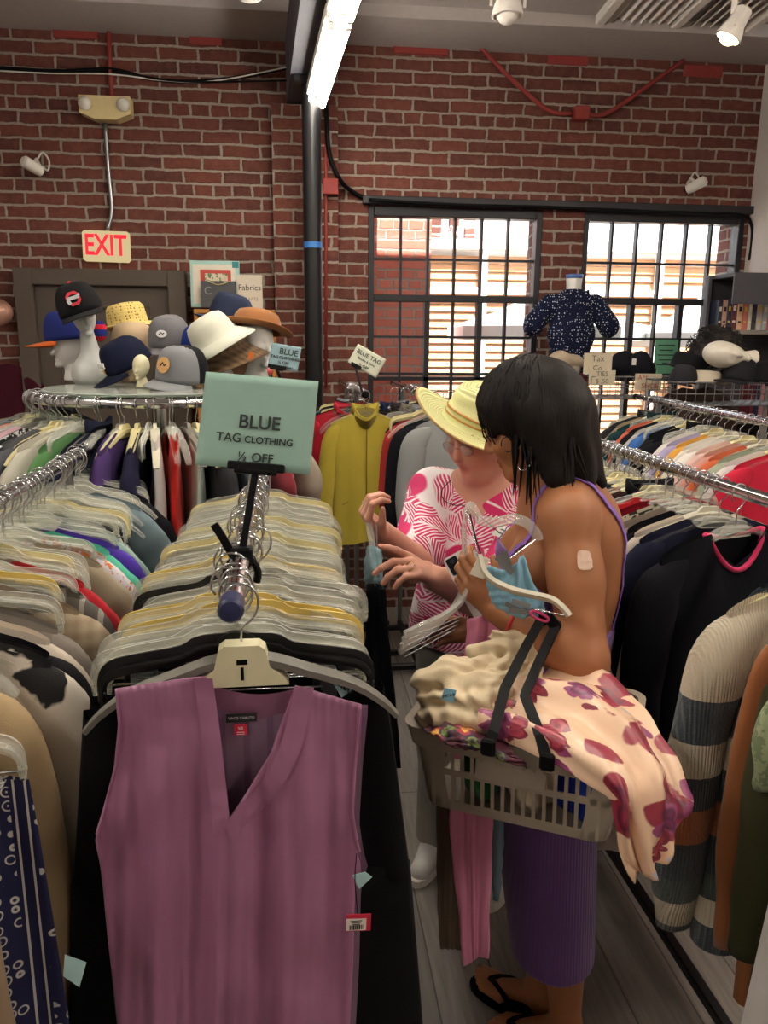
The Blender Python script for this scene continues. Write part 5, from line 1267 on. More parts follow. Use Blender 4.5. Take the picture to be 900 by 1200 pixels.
for side in (0, 1):
    def fn(u, v, side=side):
        x0 = (LB if side == 0 else NR); x1 = (NL if side == 0 else RB)
        ye = 800+(YE-800)*v; xa = interp(x0, ye); xb = interp(x1, ye); x = xa+(xb-xa)*u
        y = ysh(x)+(YE-ysh(x))*v; return bp(x, y, offs(x, y))
    m.grid(fn, nu, nv)
M_PURP = fabric('#a06a8c', 'satin'); M_PURP2 = fabric('#835470', 'satin')
bl = m.build('blouse', M_PURP, None, smooth=True); tag(bl, 'purple sleeveless V-neck blouse hanging facing out at the front rail end', 'blouse')
mod = bl.modifiers.new('weld', 'WELD'); mod.merge_threshold = .0008; s_ = bl.modifiers.new('cloth', 'SOLIDIFY'); s_.thickness = .0012; s_.offset = 1
def fnb(u, v):
    ye = 806+(YE-806)*v; xa = interp(LB, ye)+2; xb = interp(RB, ye)+7; x = xa+(xb-xa)*u
    nk = max(0, 1-((x-292)/62)**2); ys = ysh(x)+nk*16; y = ys+(YE-ys)*v; return atY(x, y, YB0+.018+.010*v+.004*v*math.sin(x*.11))
MB().grid(fnb, 40, 40).build('back_panel', fabric('#8c6f88', 'vstripe', '#7b5c78'), bl, smooth=True)
def fny(u, v):
    x = 228+(362-228)*u; y0 = ysh(x)+max(0, 1-((x-292)/62)**2)*15; y = y0+(919-y0)*v; return atY(x, y, YB0+.016+.010*v)
MB().grid(fny, 20, 12).build('yoke', M_PURP2, bl, smooth=True)
def band(ptsL, ptsR, name):
    L = smoothpath([Vector((a, b, 0)) for a, b in ptsL], 8); Rr = smoothpath([Vector((a, b, 0)) for a, b in ptsR], 8)
    rs = []
    for a, b in zip(L, Rr):
        q = [(a.x+(b.x-a.x)*t_, a.y+(b.y-a.y)*t_) for t_ in (0, .33, .66, 1)]
        top_ = [bp(x, y, offs(x, y)+.0042) for x, y in q]; bot = [bp(x, y, offs(x, y)-.0008) for x, y in q][::-1]; rs.append(top_+bot)
    return MB().rings(rs).build(name, M_PURP, bl, smooth=True, auto=50)
band([(227, 795), (236, 860), (246, 930), (250, 978)], [(249, 795), (258, 860), (266, 930), (270, 968)], 'neck_band')
band([(346, 804), (330, 868), (305, 918), (262, 966)], [(368, 806), (352, 880), (322, 932), (270, 984)], 'neck_band')
# armhole binding
for tab, sx_ in ((LB, 1), (RB, -1)):
    pts = [(interp(tab, y), y) for y in range(808 if sx_ > 0 else 828, 980 if sx_ > 0 else 1002, 10)]
    MB().tube(smoothpath([bp(x+sx_*1.5, y, offs(x, y)+.001) for x, y in pts], 2), .0022, 6).build('armhole_binding', M_PURP, bl, smooth=True)
p0 = atY(283, 841, YB0+.012); 
MB().box(p0, (.040, .001, .012)).build('brand_label', plain('black_label', '#1c191b', .6), bl)
text('lettering', 'VINCE CAMUTO', .0046, plain('label_thread', '#b9b2b4', .7), bl, p0+Vector((0, -.0012, 0)), (R(90), 0, 0), .0001, .0002)
p0 = atY(282, 855, YB0+.011); MB().box(p0, (.017, .001, .016)).build('size_label', plain('red_label', '#cf2449', .6), bl)
text('lettering', 'XS', .006, M_OFFW, bl, p0+Vector((0, -.0012, .002)), (R(90), 0, 0), .0001, .0002)
for k in (0, 1): MB().box(p0+Vector((0, -.0009, -.0035-k*.0028)), (.010, .0005, .0009)).build('print_line', M_OFFW, bl)
MB().tube(smoothpath([atY(418, 1000, .915), atY(416, 1030, .905), atY(419, 1070, .90)], 5), .0007, 5).build('tag_string', M_BLKPL, bl)
tg = atY(420, 1081, .897)
MB().box(tg, (.034, .0012, .026), rotm(0, R(2), 0)).build('price_tag', plain('red_tag', '#c0203f', .5), bl)
MB().box(tg+Vector((-.003, -.0012, -.002)), (.027, .0008, .018), rotm(0, R(2), 0)).build('price_sticker', plain('sticker', '#e6dfd6', .6), bl)
m = MB(); rnd = random.Random(3); x = -.012
while x < .006: w_ = rnd.choice((.0006, .0011, .0016)); m.box(tg+Vector((x, -.0018, -.006)), (w_, .0004, .007)); x += w_+rnd.choice((.0006, .001))
m.build('barcode', M_BLKPL, bl)
m = MB()
for k in range(3): m.box(tg+Vector((-.003, -.0018, .004-k*.0026)), (.016-k*.003, .0004, .0010))
m.build('print_line', M_BLKPL, bl)
M_BTAG = plain('pale_blue_tag', '#a9cdd0', .6)
c4 = [atY(x, y, .92) for x, y in ((413, 1026), (428, 1022), (436, 1028), (421, 1042))]
MB().rings([[p for p in c4], [p+Vector((0, .001, 0)) for p in c4]]).build('paper_tag', M_BTAG, bl)
# blue tag on the black trousers
def paper_tag(quad, D, label, m_=None):
    q = [atD(x, y, D) for x, y in quad]; n = (q[1]-q[0]).cross(q[2]-q[0]).normalized()*.0008
    return tag(MB().rings([q, [p+n for p in q]]).build('price_tag', m_ or M_BTAG), label, 'price tag')
pt = paper_tag([(394, 788), (404, 789), (416, 806), (400, 818), (388, 796)], 1.045, 'pale blue price tag on the black trousers behind the purple blouse')
d_ = sight(402, 803); pc = atD(402, 803, 1.0425)
text('lettering', '$5.00', .014, plain('tag_ink', '#263238', .6), pt, pc, (R(90-12), R(38), R(-6)), .0003, .0002)
paper_tag([(76, 1119), (101, 1128), (93, 1157), (74, 1144)], .93, 'pale blue price tag hanging low beside the navy bandana print skirt')
# ================================================================== SIGNS ON THE RACKS
M_INK2 = plain('sign_ink', '#1d2424', .6)
def sign(quad, D, foot, label, col, lines, bracket, stemD=None, Dbot=None):
    tl, tr, br, bl_ = [atD(x, y, D if i < 2 else (Dbot or D)) for i, (x, y) in enumerate(quad)]
    c = (tl+tr+br+bl_)/4; gx = ((tr-tl)+(br-bl_)).normalized(); gy = ((tl-bl_)+(tr-br)).normalized(); gn = gx.cross(gy).normalized(); gy = gn.cross(gx)
    w_ = ((tr-tl).length+(br-bl_).length)/2; h_ = ((tl-bl_).length+(tr-br).length)/2
    e = empty('sign', c, label, 'sign'); m3 = Matrix((gx, gy, gn)).transposed(); e.rotation_euler = m3.to_euler()
    m = MB(); m.grid(lambda u, v: Vector(((u-.5)*w_, (v-.5)*h_, .0012*math.sin(3.1*u+.5)*math.sin(2.2*v+1))), 14, 12)
    o = m.build('paper', plain('paper_'+col.strip('#'), col, .7, nb=.05, ns=25), e, smooth=True); sm = o.modifiers.new('t', 'SOLIDIFY'); sm.thickness = .0008
    for body, size, dx, dy, bold in lines: text('lettering', body, size, M_INK2, e, (dx, dy, .0028), (0, 0, 0), bold, .0003)
    inv = m3.transposed(); tb = inv @ (foot-c)
    m = MB().box((bracket[0], -h_/2+.004, .004), (bracket[1], .013, .010), bev=.002); m.box((bracket[0], -h_/2-.004, .006), (bracket[1]*.75, .008, .008), bev=.002)
    for s in (-1, 1): m.cyl((bracket[0]+s*bracket[1]*.33, -h_/2+.0, .006), (bracket[0]+s*bracket[1]*.33, -h_/2+.0, .012), .0035, 10)
    m.build('clip_bar', M_BLKPL, e, smooth=True, auto=35)
    st = Vector((bracket[0], -h_/2-.004, .003)); k = (foot-c)
    m = MB().strip([st, st.lerp(tb, .12), tb], .010, .007, up=(0, 0, 1)); m.build('stem', M_BLKPL, e)
    return e, tb, inv
ft = atD(283, 652, 1.165)
e, tb, inv = sign([(238, 435), (372, 447), (364, 556), (232, 545)], 1.20, ft, 'large blue-green paper sign clamped to the middle rack reading BLUE TAG CLOTHING ½ OFF', '#8fb0a4',
    [('BLUE', .029, .004, -.001, .0005), ('TAG', .0195, -.041, -.0275, .0002), ('CLOTHING', .0148, .021, -.0285, .0002), ('½ OFF', .0195, .003, -.056, .0002)], (.006, .088), Dbot=1.185)
m = MB(); t_ = inv @ Vector((0, 0, 1)); x_ = inv @ Vector((1, 0, 0)); y_ = inv @ Vector((0, 1, 0)); mm3 = Matrix((x_, y_, t_)).transposed()
m.box(tb, (.034, .022, .030), mm3, bev=.004); m.tube([tb+mm3 @ Vector((.024*math.cos(a), 0, -.028+.026*math.sin(a))) for a in [R(-30+i*20) for i in range(13)]], .006, 6)
m.sweep([tb+mm3 @ Vector((-.012, 0, .0)), tb+mm3 @ Vector((-.026, -.004, .030)), tb+mm3 @ Vector((-.038, -.006, .052))], [(-.006, -.003), (.006, -.003), (.006, .003), (-.006, .003)])
m.build('clamp', M_BLKPL, e, smooth=True, auto=35)
sign([(324, 403), (360, 411), (342, 432), (308, 428)], 2.75, atZ(330, 446, 1.51), 'small blue paper sign tilted on the round rack beside the mannequin heads', '#7f9ba3', [('BLUE', .030, .012, .018, .0003), ('TAG CLOTHING', .014, .002, -.004, .0004), ('½ OFF', .014, 0, -.022, .0004), ('OF SALE TODAY', .010, 0, -.036, .0002)], (-.02, .065))
sign([(420, 403), (452, 421), (441, 443), (407, 424)], 3.35, atZ(424, 459, 1.47), 'small cream paper sign tilted on the rail end above the yellow jacket', '#c9ccb8', [('BLUE TAG', .026, 0, .018, .0003), ('Blouses & Shirts', .013, 0, -.006, .0003), ('½ OFF', .017, 0, -.030, .0004)], (-.03, .05))
# ================================================================== HERO GARMENTS NEAR THE CAMERA
def near_garment(kind_fn, line, Y, mts, label, cat, dx=0., dr=0., hk=None):
    p = line.at(Y)+Vector((dx, 0, 0)); meshes = kind_fn(); o = link(meshes[0].name.split('.')[0], meshes[0], None, p, (0, 0, line.rz+dr)); tag(o, label, cat)
    for me in meshes[1:]: link(me.name.split('.')[0], me, o)
    if hk: hanger('top', hk[0], p, line.rz+dr, hk[1], None)
    return o
def bandana():
    t = NT('bandana_print'); v = t.coords('Object')
    sp = t.n('ShaderNodeSeparateXYZ'); t.l(v, sp.inputs[0])
    vo = t.n('ShaderNodeTexVoronoi'); vo.inputs['Scale'].default_value = 52; vo.inputs['Randomness'].default_value = .4; t.l(v, vo.inputs['Vector'])
    rings = t.ramp(vo.outputs['Distance'], [(0, 1.), (.10, 1.), (.13, 0.), (.30, 0.), (.33, 1.), (.40, 1.), (.43, 0.)])
    xs = t.math('ABSOLUTE', t.math('SUBTRACT', t.math('FRACT', t.math('MULTIPLY', sp.outputs['X'], 17.)), .5))
    bandm = t.ramp(xs, [(0, 1.), (.24, 1.), (.25, 0.)], 'CONSTANT'); linem = t.ramp(xs, [(0, 0.), (.33, 0.), (.335, 1.), (.385, 1.), (.39, 0.)], 'CONSTANT')
    f = t.math('MAXIMUM', t.math('MULTIPLY', rings, bandm), linem)
    t.bsdf(t.mix(f, '#1a1c48', '#d6d3cc'), .8); return t.m
def stars():
    t = NT('black_white_star_knit'); v = t.coords('Object'); vo = t.n('ShaderNodeTexVoronoi', distance='MANHATTAN'); vo.inputs['Scale'].default_value = 6.5
    n = t.n('ShaderNodeTexNoise'); n.inputs['Scale'].default_value = 26; t.l(v, n.inputs['Vector'])
    a = t.n('ShaderNodeVectorMath', operation='MULTIPLY_ADD'); t.l(n.outputs['Color'], a.inputs[0]); a.inputs[1].default_value = (.05, .05, .05); t.l(v, a.inputs[2]); t.l(a.outputs[0], vo.inputs['Vector'])
    c = t.mix(t.ramp(vo.outputs['Distance'], [(0, 1.), (.46, 1.), (.5, 0.)]), '#d8cfc2', '#131214')
    t.bsdf(c, .9, bump=t.noise(v, 300, 1), bstr=.3, bdist=.002); return t.m
def colourblock():
    t = NT('striped_cardigan_knit'); v = t.coords('Object'); sp = t.n('ShaderNodeSeparateXYZ'); t.l(v, sp.inputs[0])
    z = t.math('MULTIPLY', sp.outputs['Z'], -1.)
    c = t.ramp(t.math('MULTIPLY', z, 1.25), [(0, '#2f3a44'), (.14, '#2f3a44'), (.145, '#c9bda6'), (.36, '#c9bda6'), (.365, '#2e3940'), (.46, '#2e3940'), (.465, '#c9bda6'), (.54, '#c9bda6'), (.545, '#2e3940'), (.62, '#2e3940'), (.625, '#b9693a'), (.70, '#b9693a'), (.705, '#2e3940'), (.80, '#3c4a42'), (.86, '#2e3940'), (.865, '#c9bda6'), (.93, '#c9bda6'), (.935, '#2e3940')], 'CONSTANT')
    w_ = t.n('ShaderNodeTexWave', bands_direction='X'); w_.inputs['Scale'].default_value = 55; w_.inputs['Distortion'].default_value = 2; w_.inputs['Detail Scale'].default_value = 8; t.l(v, w_.inputs['Vector'])
    t.bsdf(c, .95, bump=w_.outputs['Fac'], bstr=.8, bdist=.004, Sheen_Weight=.3); return t.m
CB, BK = colourblock(), fabric('#121319', 'knit')
def f_cardigan(): return [torso_mesh('cardigan', CB, .20, .80, .045, seed=4, fold=.008)]+[sleeve_mesh('sleeve', CB, s, .20, .62, .066, 4, flat=.75, out=.05) for s in (-1, 1)]
near_garment(f_cardigan, R_, 1.22, None, 'chunky knit cardigan striped navy, cream and orange beside the basket', 'cardigan', dx=-.07, dr=.10, hk=('cream', 'cream plastic coat hanger inside the striped cardigan'))
def f_black(): 
    a = [torso_mesh('sweater', BK, .215, .80, .05, seed=9, fold=.006, ndrop=.085, nw=.085)]+[sleeve_mesh('sleeve', BK, s, .215, .60, .070, 9, flat=.7) for s in (-1, 1)]
    pts = [(.088*math.cos(q), .020*math.sin(q), -.106-(.085 if math.sin(q) < 0 else .012)*math.sin(q)**2) for q in [i*2*math.pi/32 for i in range(32)]]
    a.append(MB().tube(pts, .0062, 8, loop=True).mesh('neck_trim', fabric('#cf2f62'), True)); return a
near_garment(f_black, R_, 1.60, None, 'big black ribbed sweater with hot pink neck trim', 'sweater', dx=-.015, dr=.28, hk=('clear', 'clear coat hanger inside the black sweater with pink trim'))
RU, OL = fabric('#8d5632'), fabric('#3a3a26')
def f_rust(): return [torso_mesh('jacket', RU, .19, .86, .03, seed=12, fold=.012)]+[sleeve_mesh('sleeve', RU, s, .19, .60, .058, 12) for s in (-1, 1)]
near_garment(f_rust, R_, 1.12, None, 'rust brown suede jacket between the cardigan and the olive jacket', 'jacket', dx=-.035, dr=.05, hk=('clear', 'clear coat hanger inside the rust suede jacket'))
def f_olive(): return [torso_mesh('jacket', OL, .20, .80, .04, seed=14, fold=.010)]+[sleeve_mesh('sleeve', OL, s, .20, .56, .07, 14, flat=.7) for s in (-1, 1)]+[collar_mesh('collar', OL)]
near_garment(f_olive, R_, 1.045, None, 'olive green jacket hanging in front of the rust suede jacket', 'jacket', dx=-.02, dr=-.02, hk=('clear', 'clear coat hanger inside the olive jacket'))
TS = fabric('#8d7860')
def f_tan(): return [torso_mesh('dress', TS, .19, 1.05, .024, seed=2, flare=.05, slope=.3, nw=.08, strap=True, fold=.012)]
near_garment(f_tan, L_, .82, None, 'tan suede sleeveless dress hanging nearest at the left picture edge', 'dress', dx=.035, hk=('clear', 'clear coat hanger inside the tan suede dress'))
BN, ST = bandana(), stars()
def f_band(): m_ = skirt_mesh(BN, .19, .85, .022, .03, seed=21, fold=.008); m_.transform(Matrix.Translation((0, 0, -.075))); return [m_]
near_garment(f_band, L_, .925, None, 'navy skirt with white bandana print at the left edge', 'skirt', dx=.045, dr=.05)
hanger('clip', 'clear', L_.at(.925)+Vector((.045, 0, -.075)), L_.rz+.05, 'clear clip hanger holding the bandana print skirt', None)
def f_star(): return [torso_mesh('sweater', ST, .21, .66, .03, seed=23)]+[sleeve_mesh('sleeve', ST, s, .21, .54, .062, 23) for s in (-1, 1)]
near_garment(f_star, L_, 1.085, None, 'black and cream star pattern sweater on the left rack', 'sweater', dx=.02, hk=('pale', 'pale coat hanger inside the star pattern sweater'))
YL = fabric('#b3a03a'); M_LIN = fabric('#a89a80')
def f_yel():
    a = [torso_mesh('jacket', YL, .20, .70, .035, seed=31, fold=.008, ndrop=.06)]+[sleeve_mesh('sleeve', YL, s, .20, .50, .06, 31) for s in (-1, 1)]
    a.append(collar_mesh('collar', YL, .078, h=.045, ndrop=.07)); a.append(MB().box((0, -.041, -.42), (.006, .004, .52)).mesh('zip', plain('brass_zip', '#8d6a35', .4, .6)))
    m = MB()
    for s in (-1, 1): m.box((s*.10, -.036, -.50), (.09, .004, .006), rotm(0, R(20*s), 0))
    a.append(m.mesh('pocket_seam', fabric('#8f802c'))); return a
o = near_garment(f_yel, M1_, M1_.a.y-.03, None, 'mustard yellow zip jacket facing out at the end of the short rack', 'jacket', dx=.0, dr=R(4), hk=('clear', 'clear coat hanger holding the mustard yellow jacket'))
o.scale = (.80, .9, 1.0)
# ================================================================== SHOPPING BASKET AND WHAT IS IN IT
M_BSK = plain('beige_grey_plastic', '#b7ab9a', .45)
BC = (atZ(484, 858, 1.0)+atZ(738, 915, 1.0)+atZ(762, 803, 1.0)+atZ(515, 768, 1.0))/4
fl, fr, br_, bl_ = [atZ(x, y, 1.0) for x, y in ((484, 858), (738, 915), (762, 803), (515, 768))]
bx = ((fr-fl)+(br_-bl_)).normalized(); BL = ((fr-fl).length+(br_-bl_).length)/2; by = V3(-bx.y, bx.x, 0); BW = min(.31, abs(((bl_-fl)+(br_-fr)).dot(by))/2); BH = .175
BANG = math.atan2(bx.y, bx.x)
basket = empty('shopping_basket', (BC.x, BC.y, 1.0-BH), 'beige plastic shopping basket of clothes hanging from the shopper’s forearm', 'basket', rot=(0, 0, BANG))
B2W = Matrix.Translation((BC.x, BC.y, 1.0-BH)) @ Matrix.Rotation(BANG, 4, 'Z')
def rrect(lx, ly, r, z, n=5):
    out = []
    for cx, cy, a0 in ((lx-r, ly-r, 0), (-lx+r, ly-r, 90), (-lx+r, -ly+r, 180), (lx-r, -ly+r, 270)):
        for k in range(n+1): a = R(a0+90*k/n); out.append((cx+r*math.cos(a), cy+r*math.sin(a), z))
    return out
lx, ly = BL/2, BW/2; tp = .028
m = MB()
m.rings([rrect(lx, ly, .035, BH-.006), rrect(lx+.002, ly+.002, .035, BH), rrect(lx-.012, ly-.012, .03, BH), rrect(lx-.014, ly-.014, .03, BH-.04), rrect(lx-.009, ly-.009, .032, BH-.042), rrect(lx-.004, ly-.004, .034, BH-.02)], loop=True, cap=False)
m.rings([rrect(lx-tp-.011, ly-tp-.011, .025, .0), rrect(lx-tp-.011, ly-tp-.011, .025, .006)])
def taper(z): return tp*(1-z/(BH))+.010
for (z0, z1) in ((0, .022), (.078, .092)):
    m.rings([rrect(lx-taper(z0), ly-taper(z0), .028, z0), rrect(lx-taper(z1), ly-taper(z1), .028, z1), rrect(lx-taper(z1)-.004, ly-taper(z1)-.004, .026, z1), rrect(lx-taper(z0)-.004, ly-taper(z0)-.004, .026, z0)], loop=True, cap=False)
def slat(px_, py_, along_x, w_=.0065):
    z0, z1 = .005, BH-.03; 
    if along_x: s = 1 if py_ > 0 else -1; P_ = lambda z: (px_, s*(ly-taper(z)-.002), z)
    else: s = 1 if px_ > 0 else -1; P_ = lambda z: (s*(lx-taper(z)-.002), py_, z)
    a, b = Vector(P_(z0)), Vector(P_(z1)); x = Vector((1, 0, 0)) if along_x else Vector((0, 1, 0)); y = Vector((0, 1, 0)) if along_x else Vector((1, 0, 0))
    m.rings([[p+x*w_/2+y*.0022, p-x*w_/2+y*.0022, p-x*w_/2-y*.0022, p+x*w_/2-y*.0022] for p in (a, b)])
n = 17
for i in range(n):
    x = -lx+.055+(2*lx-.11)*i/(n-1)
    for s in (-1, 1): slat(x, s, True)
n = 12
for i in range(n):
    y = -ly+.055+(2*ly-.11)*i/(n-1)
    for s in (-1, 1): slat(s, y, False)
for sx_ in (-1, 1):      # solid corner posts
    for sy_ in (-1, 1):
        rs = []
        for z in (0, BH-.03):
            a = lx-taper(z); b = ly-taper(z); r_ = .028
            pts = [(a-r_-.02, b), (a-r_, b)]+[(a-r_+r_*math.cos(R(90-18*k)), b-r_+r_*math.sin(R(90-18*k))) for k in range(1, 5)]+[(a, b-r_), (a, b-r_-.02)]
            inn = [(x-.004 if x > a-.02 else x, y-.004) for x, y in pts][::-1]; rs.append([(sx_*x, sy_*y, z) for x, y in pts+inn])
        m.rings(rs)
for s in (-1, 1): m.box((-.005, s*(ly-taper(.115)-.0005), .117), (.125, .005, .052), rotm(R(-8*s)*-1, 0, 0))
m.build('body', M_BSK, basket, smooth=True, auto=35)
inv = B2W.inverted()
hA = [(572, 876, 1.235), (578, 858, 1.245), (592, 806, 1.33), (614, 762, 1.40), (634, 726, 1.455)]
hB = [(641, 893, 1.215), (633, 862, 1.24), (615, 815, 1.31), (632, 775, 1.39), (651, 734, 1.45)]
a = [inv @ atD(*q) for q in hA]; b = [inv @ atD(*q) for q in hB]
top_ = (a[-1]+b[-1])/2
m = MB()
up_ = inv.to_3x3() @ V3(*(-_fw))
for pts in (a, b): m.strip([pts[0], pts[1], pts[2]]+[pts[2].lerp(pts[3], .15)]+pts[3:], .0175, .006, up=up_)
m.box(a[0], (.024, .012, .03), bev=.004).box(b[0], (.024, .012, .03), bev=.004)
m.strip([a[-1], top_+Vector((0, 0, .012)), b[-1]], .022, .012, up=up_)
h_ = m.build('handle', M_BLKPL, basket); tag(h_, 'black plastic carrying handle')
def rear(p): return Vector((p.x, ly-.02, p.z))
m = MB().strip([Vector((-.06, ly-.012, BH-.01)), Vector((-.05, ly*.5, BH+.085)), top_+Vector((-.01, .012, -.0))], .0175, .006).strip([Vector((.06, ly-.012, BH-.01)), Vector((.05, ly*.5, BH+.085)), top_+Vector((.012, .012, .0))], .0175, .006)
m.build('handle', M_BLKPL, basket)
def net(rows, sub=7, fold=.006, fr_=(14., 3.), seed=0, amp2=.002):
    """cloth through a net of control points"""
    g = [[Vector(p) for p in r] for r in rows]
    g = [smoothpath(r, sub) for r in g]; cols = [smoothpath([g[i][j] for i in range(len(g))], sub) for j in range(len(g[0]))]
    nu, nv = len(cols), len(cols[0]); P_ = np.array([[list(cols[u][v]) for u in range(nu)] for v in range(nv)])
    du = np.gradient(P_, axis=1); dv = np.gradient(P_, axis=0); N_ = np.cross(du, dv); N_ /= np.maximum(np.linalg.norm(N_, axis=2, keepdims=True), 1e-9)
    U, Vv = np.meshgrid(np.linspace(0, 1, nu), np.linspace(0, 1, nv)); rs = np.random.RandomState(seed); p = rs.rand(8)*6.28
    h = fold*(np.sin(fr_[0]*U+fr_[1]*np.sin(3*Vv+p[0])+p[1])*.7+np.sin(fr_[0]*1.9*U-2.5*Vv+p[2])*.4)+amp2*np.sin(40*U+9*Vv+p[3])+amp2*np.sin(33*Vv+7*U+p[4])
    P_ = P_+N_*h[..., None]
    m = MB(); m.v = [tuple(q) for q in P_.reshape(-1, 3)]
    for v in range(nv-1):
        for u in range(nu-1): m.f.append((v*nu+u, v*nu+u+1, (v+1)*nu+u+1, (v+1)*nu+u)); m.mi.append(0)
    return m
def cloth(rows, name, mt, label, cat, th=.0022, parent=None, **kw):
    o = net(rows, **kw).build(name, mt, parent, smooth=True); s = o.modifiers.new('cloth', 'SOLIDIFY'); s.thickness = th; s.offset = 0
    return tag(o, label, cat)
def floral(name, base, cols, scale=9., dens=.5, rough=.34):
    t = NT(name); v = t.coords('Object')
    nz = t.n('ShaderNodeTexNoise'); nz.inputs['Scale'].default_value = 16; nz.inputs['Detail'].default_value = 3; t.l(v, nz.inputs['Vector'])
    vv = t.n('ShaderNodeVectorMath', operation='MULTIPLY_ADD'); t.l(nz.outputs['Color'], vv.inputs[0]); vv.inputs[1].default_value = (.03, .03, .03); t.l(v, vv.inputs[2])
    col = t.mix(t.math('MULTIPLY', t.noise(v, 6), .3), base, tuple(x*.85 for x in rgb(base)))
    for i, (c1, c2, sc_, dn) in enumerate(cols):
        vo = t.n('ShaderNodeTexVoronoi'); vo.inputs['Scale'].default_value = scale*sc_; vo.inputs['Randomness'].default_value = .8
        of = t.n('ShaderNodeVectorMath', operation='ADD'); t.l(vv.outputs[0], of.inputs[0]); of.inputs[1].default_value = (i*3.1, i*1.7, i*.9); t.l(of.outputs[0], vo.inputs['Vector'])
        sb = t.n('ShaderNodeVectorMath', operation='SUBTRACT'); t.l(of.outputs[0], sb.inputs[0]); t.l(vo.outputs['Position'], sb.inputs[1]); sp = t.n('ShaderNodeSeparateXYZ'); t.l(sb.outputs[0], sp.inputs[0])
        th_ = t.math('ARCTAN2', sp.outputs['Z'], t.math('ADD', sp.outputs['X'], t.math('MULTIPLY', sp.outputs['Y'], .7)))
        pet = t.math('ADD', .30, t.math('MULTIPLY', t.math('ABSOLUTE', t.math('SINE', t.math('MULTIPLY', th_, 2.5))), .22))
        q = t.math('DIVIDE', vo.outputs['Distance'], pet)
        sc2 = t.n('ShaderNodeSeparateColor'); t.l(vo.outputs['Color'], sc2.inputs[0]); keep = t.ramp(sc2.outputs[0], [(0, 1.), (dn, 1.), (dn+.01, 0.)], 'CONSTANT')
        msk = t.math('MULTIPLY', t.ramp(q, [(0, 1.), (.95, 1.), (1., 0.)]), keep)
        fc = t.ramp(q, [(0, c2), (.25, c1), (.6, c2), (.75, c1), (1, c1)])
        col = t.mix(msk, col, fc)
    t.bsdf(col, rough, bump=t.noise(v, 380, 1), bstr=.05, bdist=.0006); return t.m
M_SATIN = floral('peach_floral_satin', '#ecc7a8', [('#c9c2d2', '#e9e4ec', 1.2, .35), ('#8e2f40', '#5c1d36', .95, .80), ('#93456f', '#5a2348', 1.5, .42), ('#7c2438', '#b5485a', 1.9, .25)], 9.)
rows = [[(560, 850, 1.31), (575, 815, 1.37), (610, 798, 1.43), (650, 792, 1.48)],
        [(600, 868, 1.26), (628, 828, 1.31), (668, 800, 1.38), (706, 797, 1.43)],
        [(640, 884, 1.215), (668, 850, 1.25), (708, 824, 1.31), (745, 830, 1.34)],
        [(684, 912, 1.165), (708, 880, 1.185), (744, 858, 1.23), (772, 868, 1.265)],
        [(716, 938, 1.135), (738, 914, 1.140), (768, 902, 1.175), (791, 908, 1.215)],
        [(722, 968, 1.135), (744, 954, 1.130), (775, 944, 1.155), (801, 942, 1.195)],
        [(727, 1000, 1.145), (748, 992, 1.140), (770, 985, 1.160), (790, 972, 1.185)],
        [(744, 1026, 1.16), (756, 1026, 1.155), (769, 1013, 1.165), (776, 1004, 1.175)]]
cloth([[atD(*q) for q in r] for r in rows], 'satin_dress', M_SATIN, 'peach satin dress with burgundy flowers spilling over the basket corner', 'dress', fold=.016, fr_=(15., 3.2), seed=3, amp2=.0022)
M_DKF = floral('maroon_floral', '#4a1226', [('#a3243c', '#d9b13a', 2.2, .5), ('#2b1b3d', '#7a8a3a', 2.6, .5)], 10., rough=.6)
rows = [[(494, 850, 1.35), (525, 842, 1.37), (560, 845, 1.38), (590, 850, 1.38)], [(508, 858, 1.30), (535, 856, 1.30), (565, 866, 1.29), (596, 878, 1.27)], [(520, 868, 1.29), (545, 872, 1.275), (575, 880, 1.262), (612, 890, 1.245)], [(530, 874, 1.285), (555, 878, 1.275), (590, 890, 1.255), (618, 899, 1.245)]]
cloth([[atD(*q) for q in r] for r in rows], 'scarf', M_DKF, 'maroon flower print cloth tucked along the front rim of the basket', 'cloth', fold=.006, fr_=(9., 2.), seed=5)
# crumpled beige elasticated trousers
M_BEI = fabric('#d3c0a0')
Q = SDF((.14, 1.0, .88), (.80, 1.75, 1.30), .004)
def cp_(x, y, D): return np3(atD(x, y, D))
fold_lines = [[(497, 800, 1.42), (525, 788, 1.42), (560, 782, 1.43), (600, 780, 1.44)], [(506, 825, 1.39), (530, 815, 1.38), (560, 800, 1.385), (592, 792, 1.40)], [(505, 845, 1.365), (530, 838, 1.355), (562, 820, 1.36), (590, 812, 1.37)], [(560, 768, 1.47), (590, 758, 1.48), (615, 762, 1.48), (622, 785, 1.46)], [(582, 752, 1.50), (605, 750, 1.50), (622, 770, 1.49)], [(520, 850, 1.34), (560, 846, 1.345), (600, 838, 1.36)], [(492, 792, 1.43), (500, 812, 1.42), (503, 838, 1.40), (502, 850, 1.39)], [(600, 800, 1.42), (615, 815, 1.40), (600, 845, 1.38)]]
rads = [.026, .023, .021, .026, .022, .024, .017, .024]
for ln, r_ in zip(fold_lines, rads): Q.chain([cp_(*q) for q in ln], [r_*.9]+[r_]*(len(ln)-2)+[r_*.8], .012)
Q.ell(cp_(550, 825, 1.42), [.085, .07, .05], None, .03); Q.ell(cp_(590, 800, 1.46), [.06, .06, .05], None, .03)
X, Y, Z = Q.points()
al_ = X*bx.x+Y*bx.y; ac_ = X*by.x+Y*by.y
wp = 2.2*np.sin(24*ac_+31*Z+1)+1.6*np.sin(17*al_-20*Z)
g = Q.g+(.0042*np.sin(190*al_+2.0*wp)*(.5+.5*np.sin(28*ac_+22*Z+wp))+.0050*np.sin(52*ac_+46*Z+1.5*wp)++.0045*(np.abs(np.sin(70*al_-55*ac_+2*wp))**.7)).astype(np.float32)
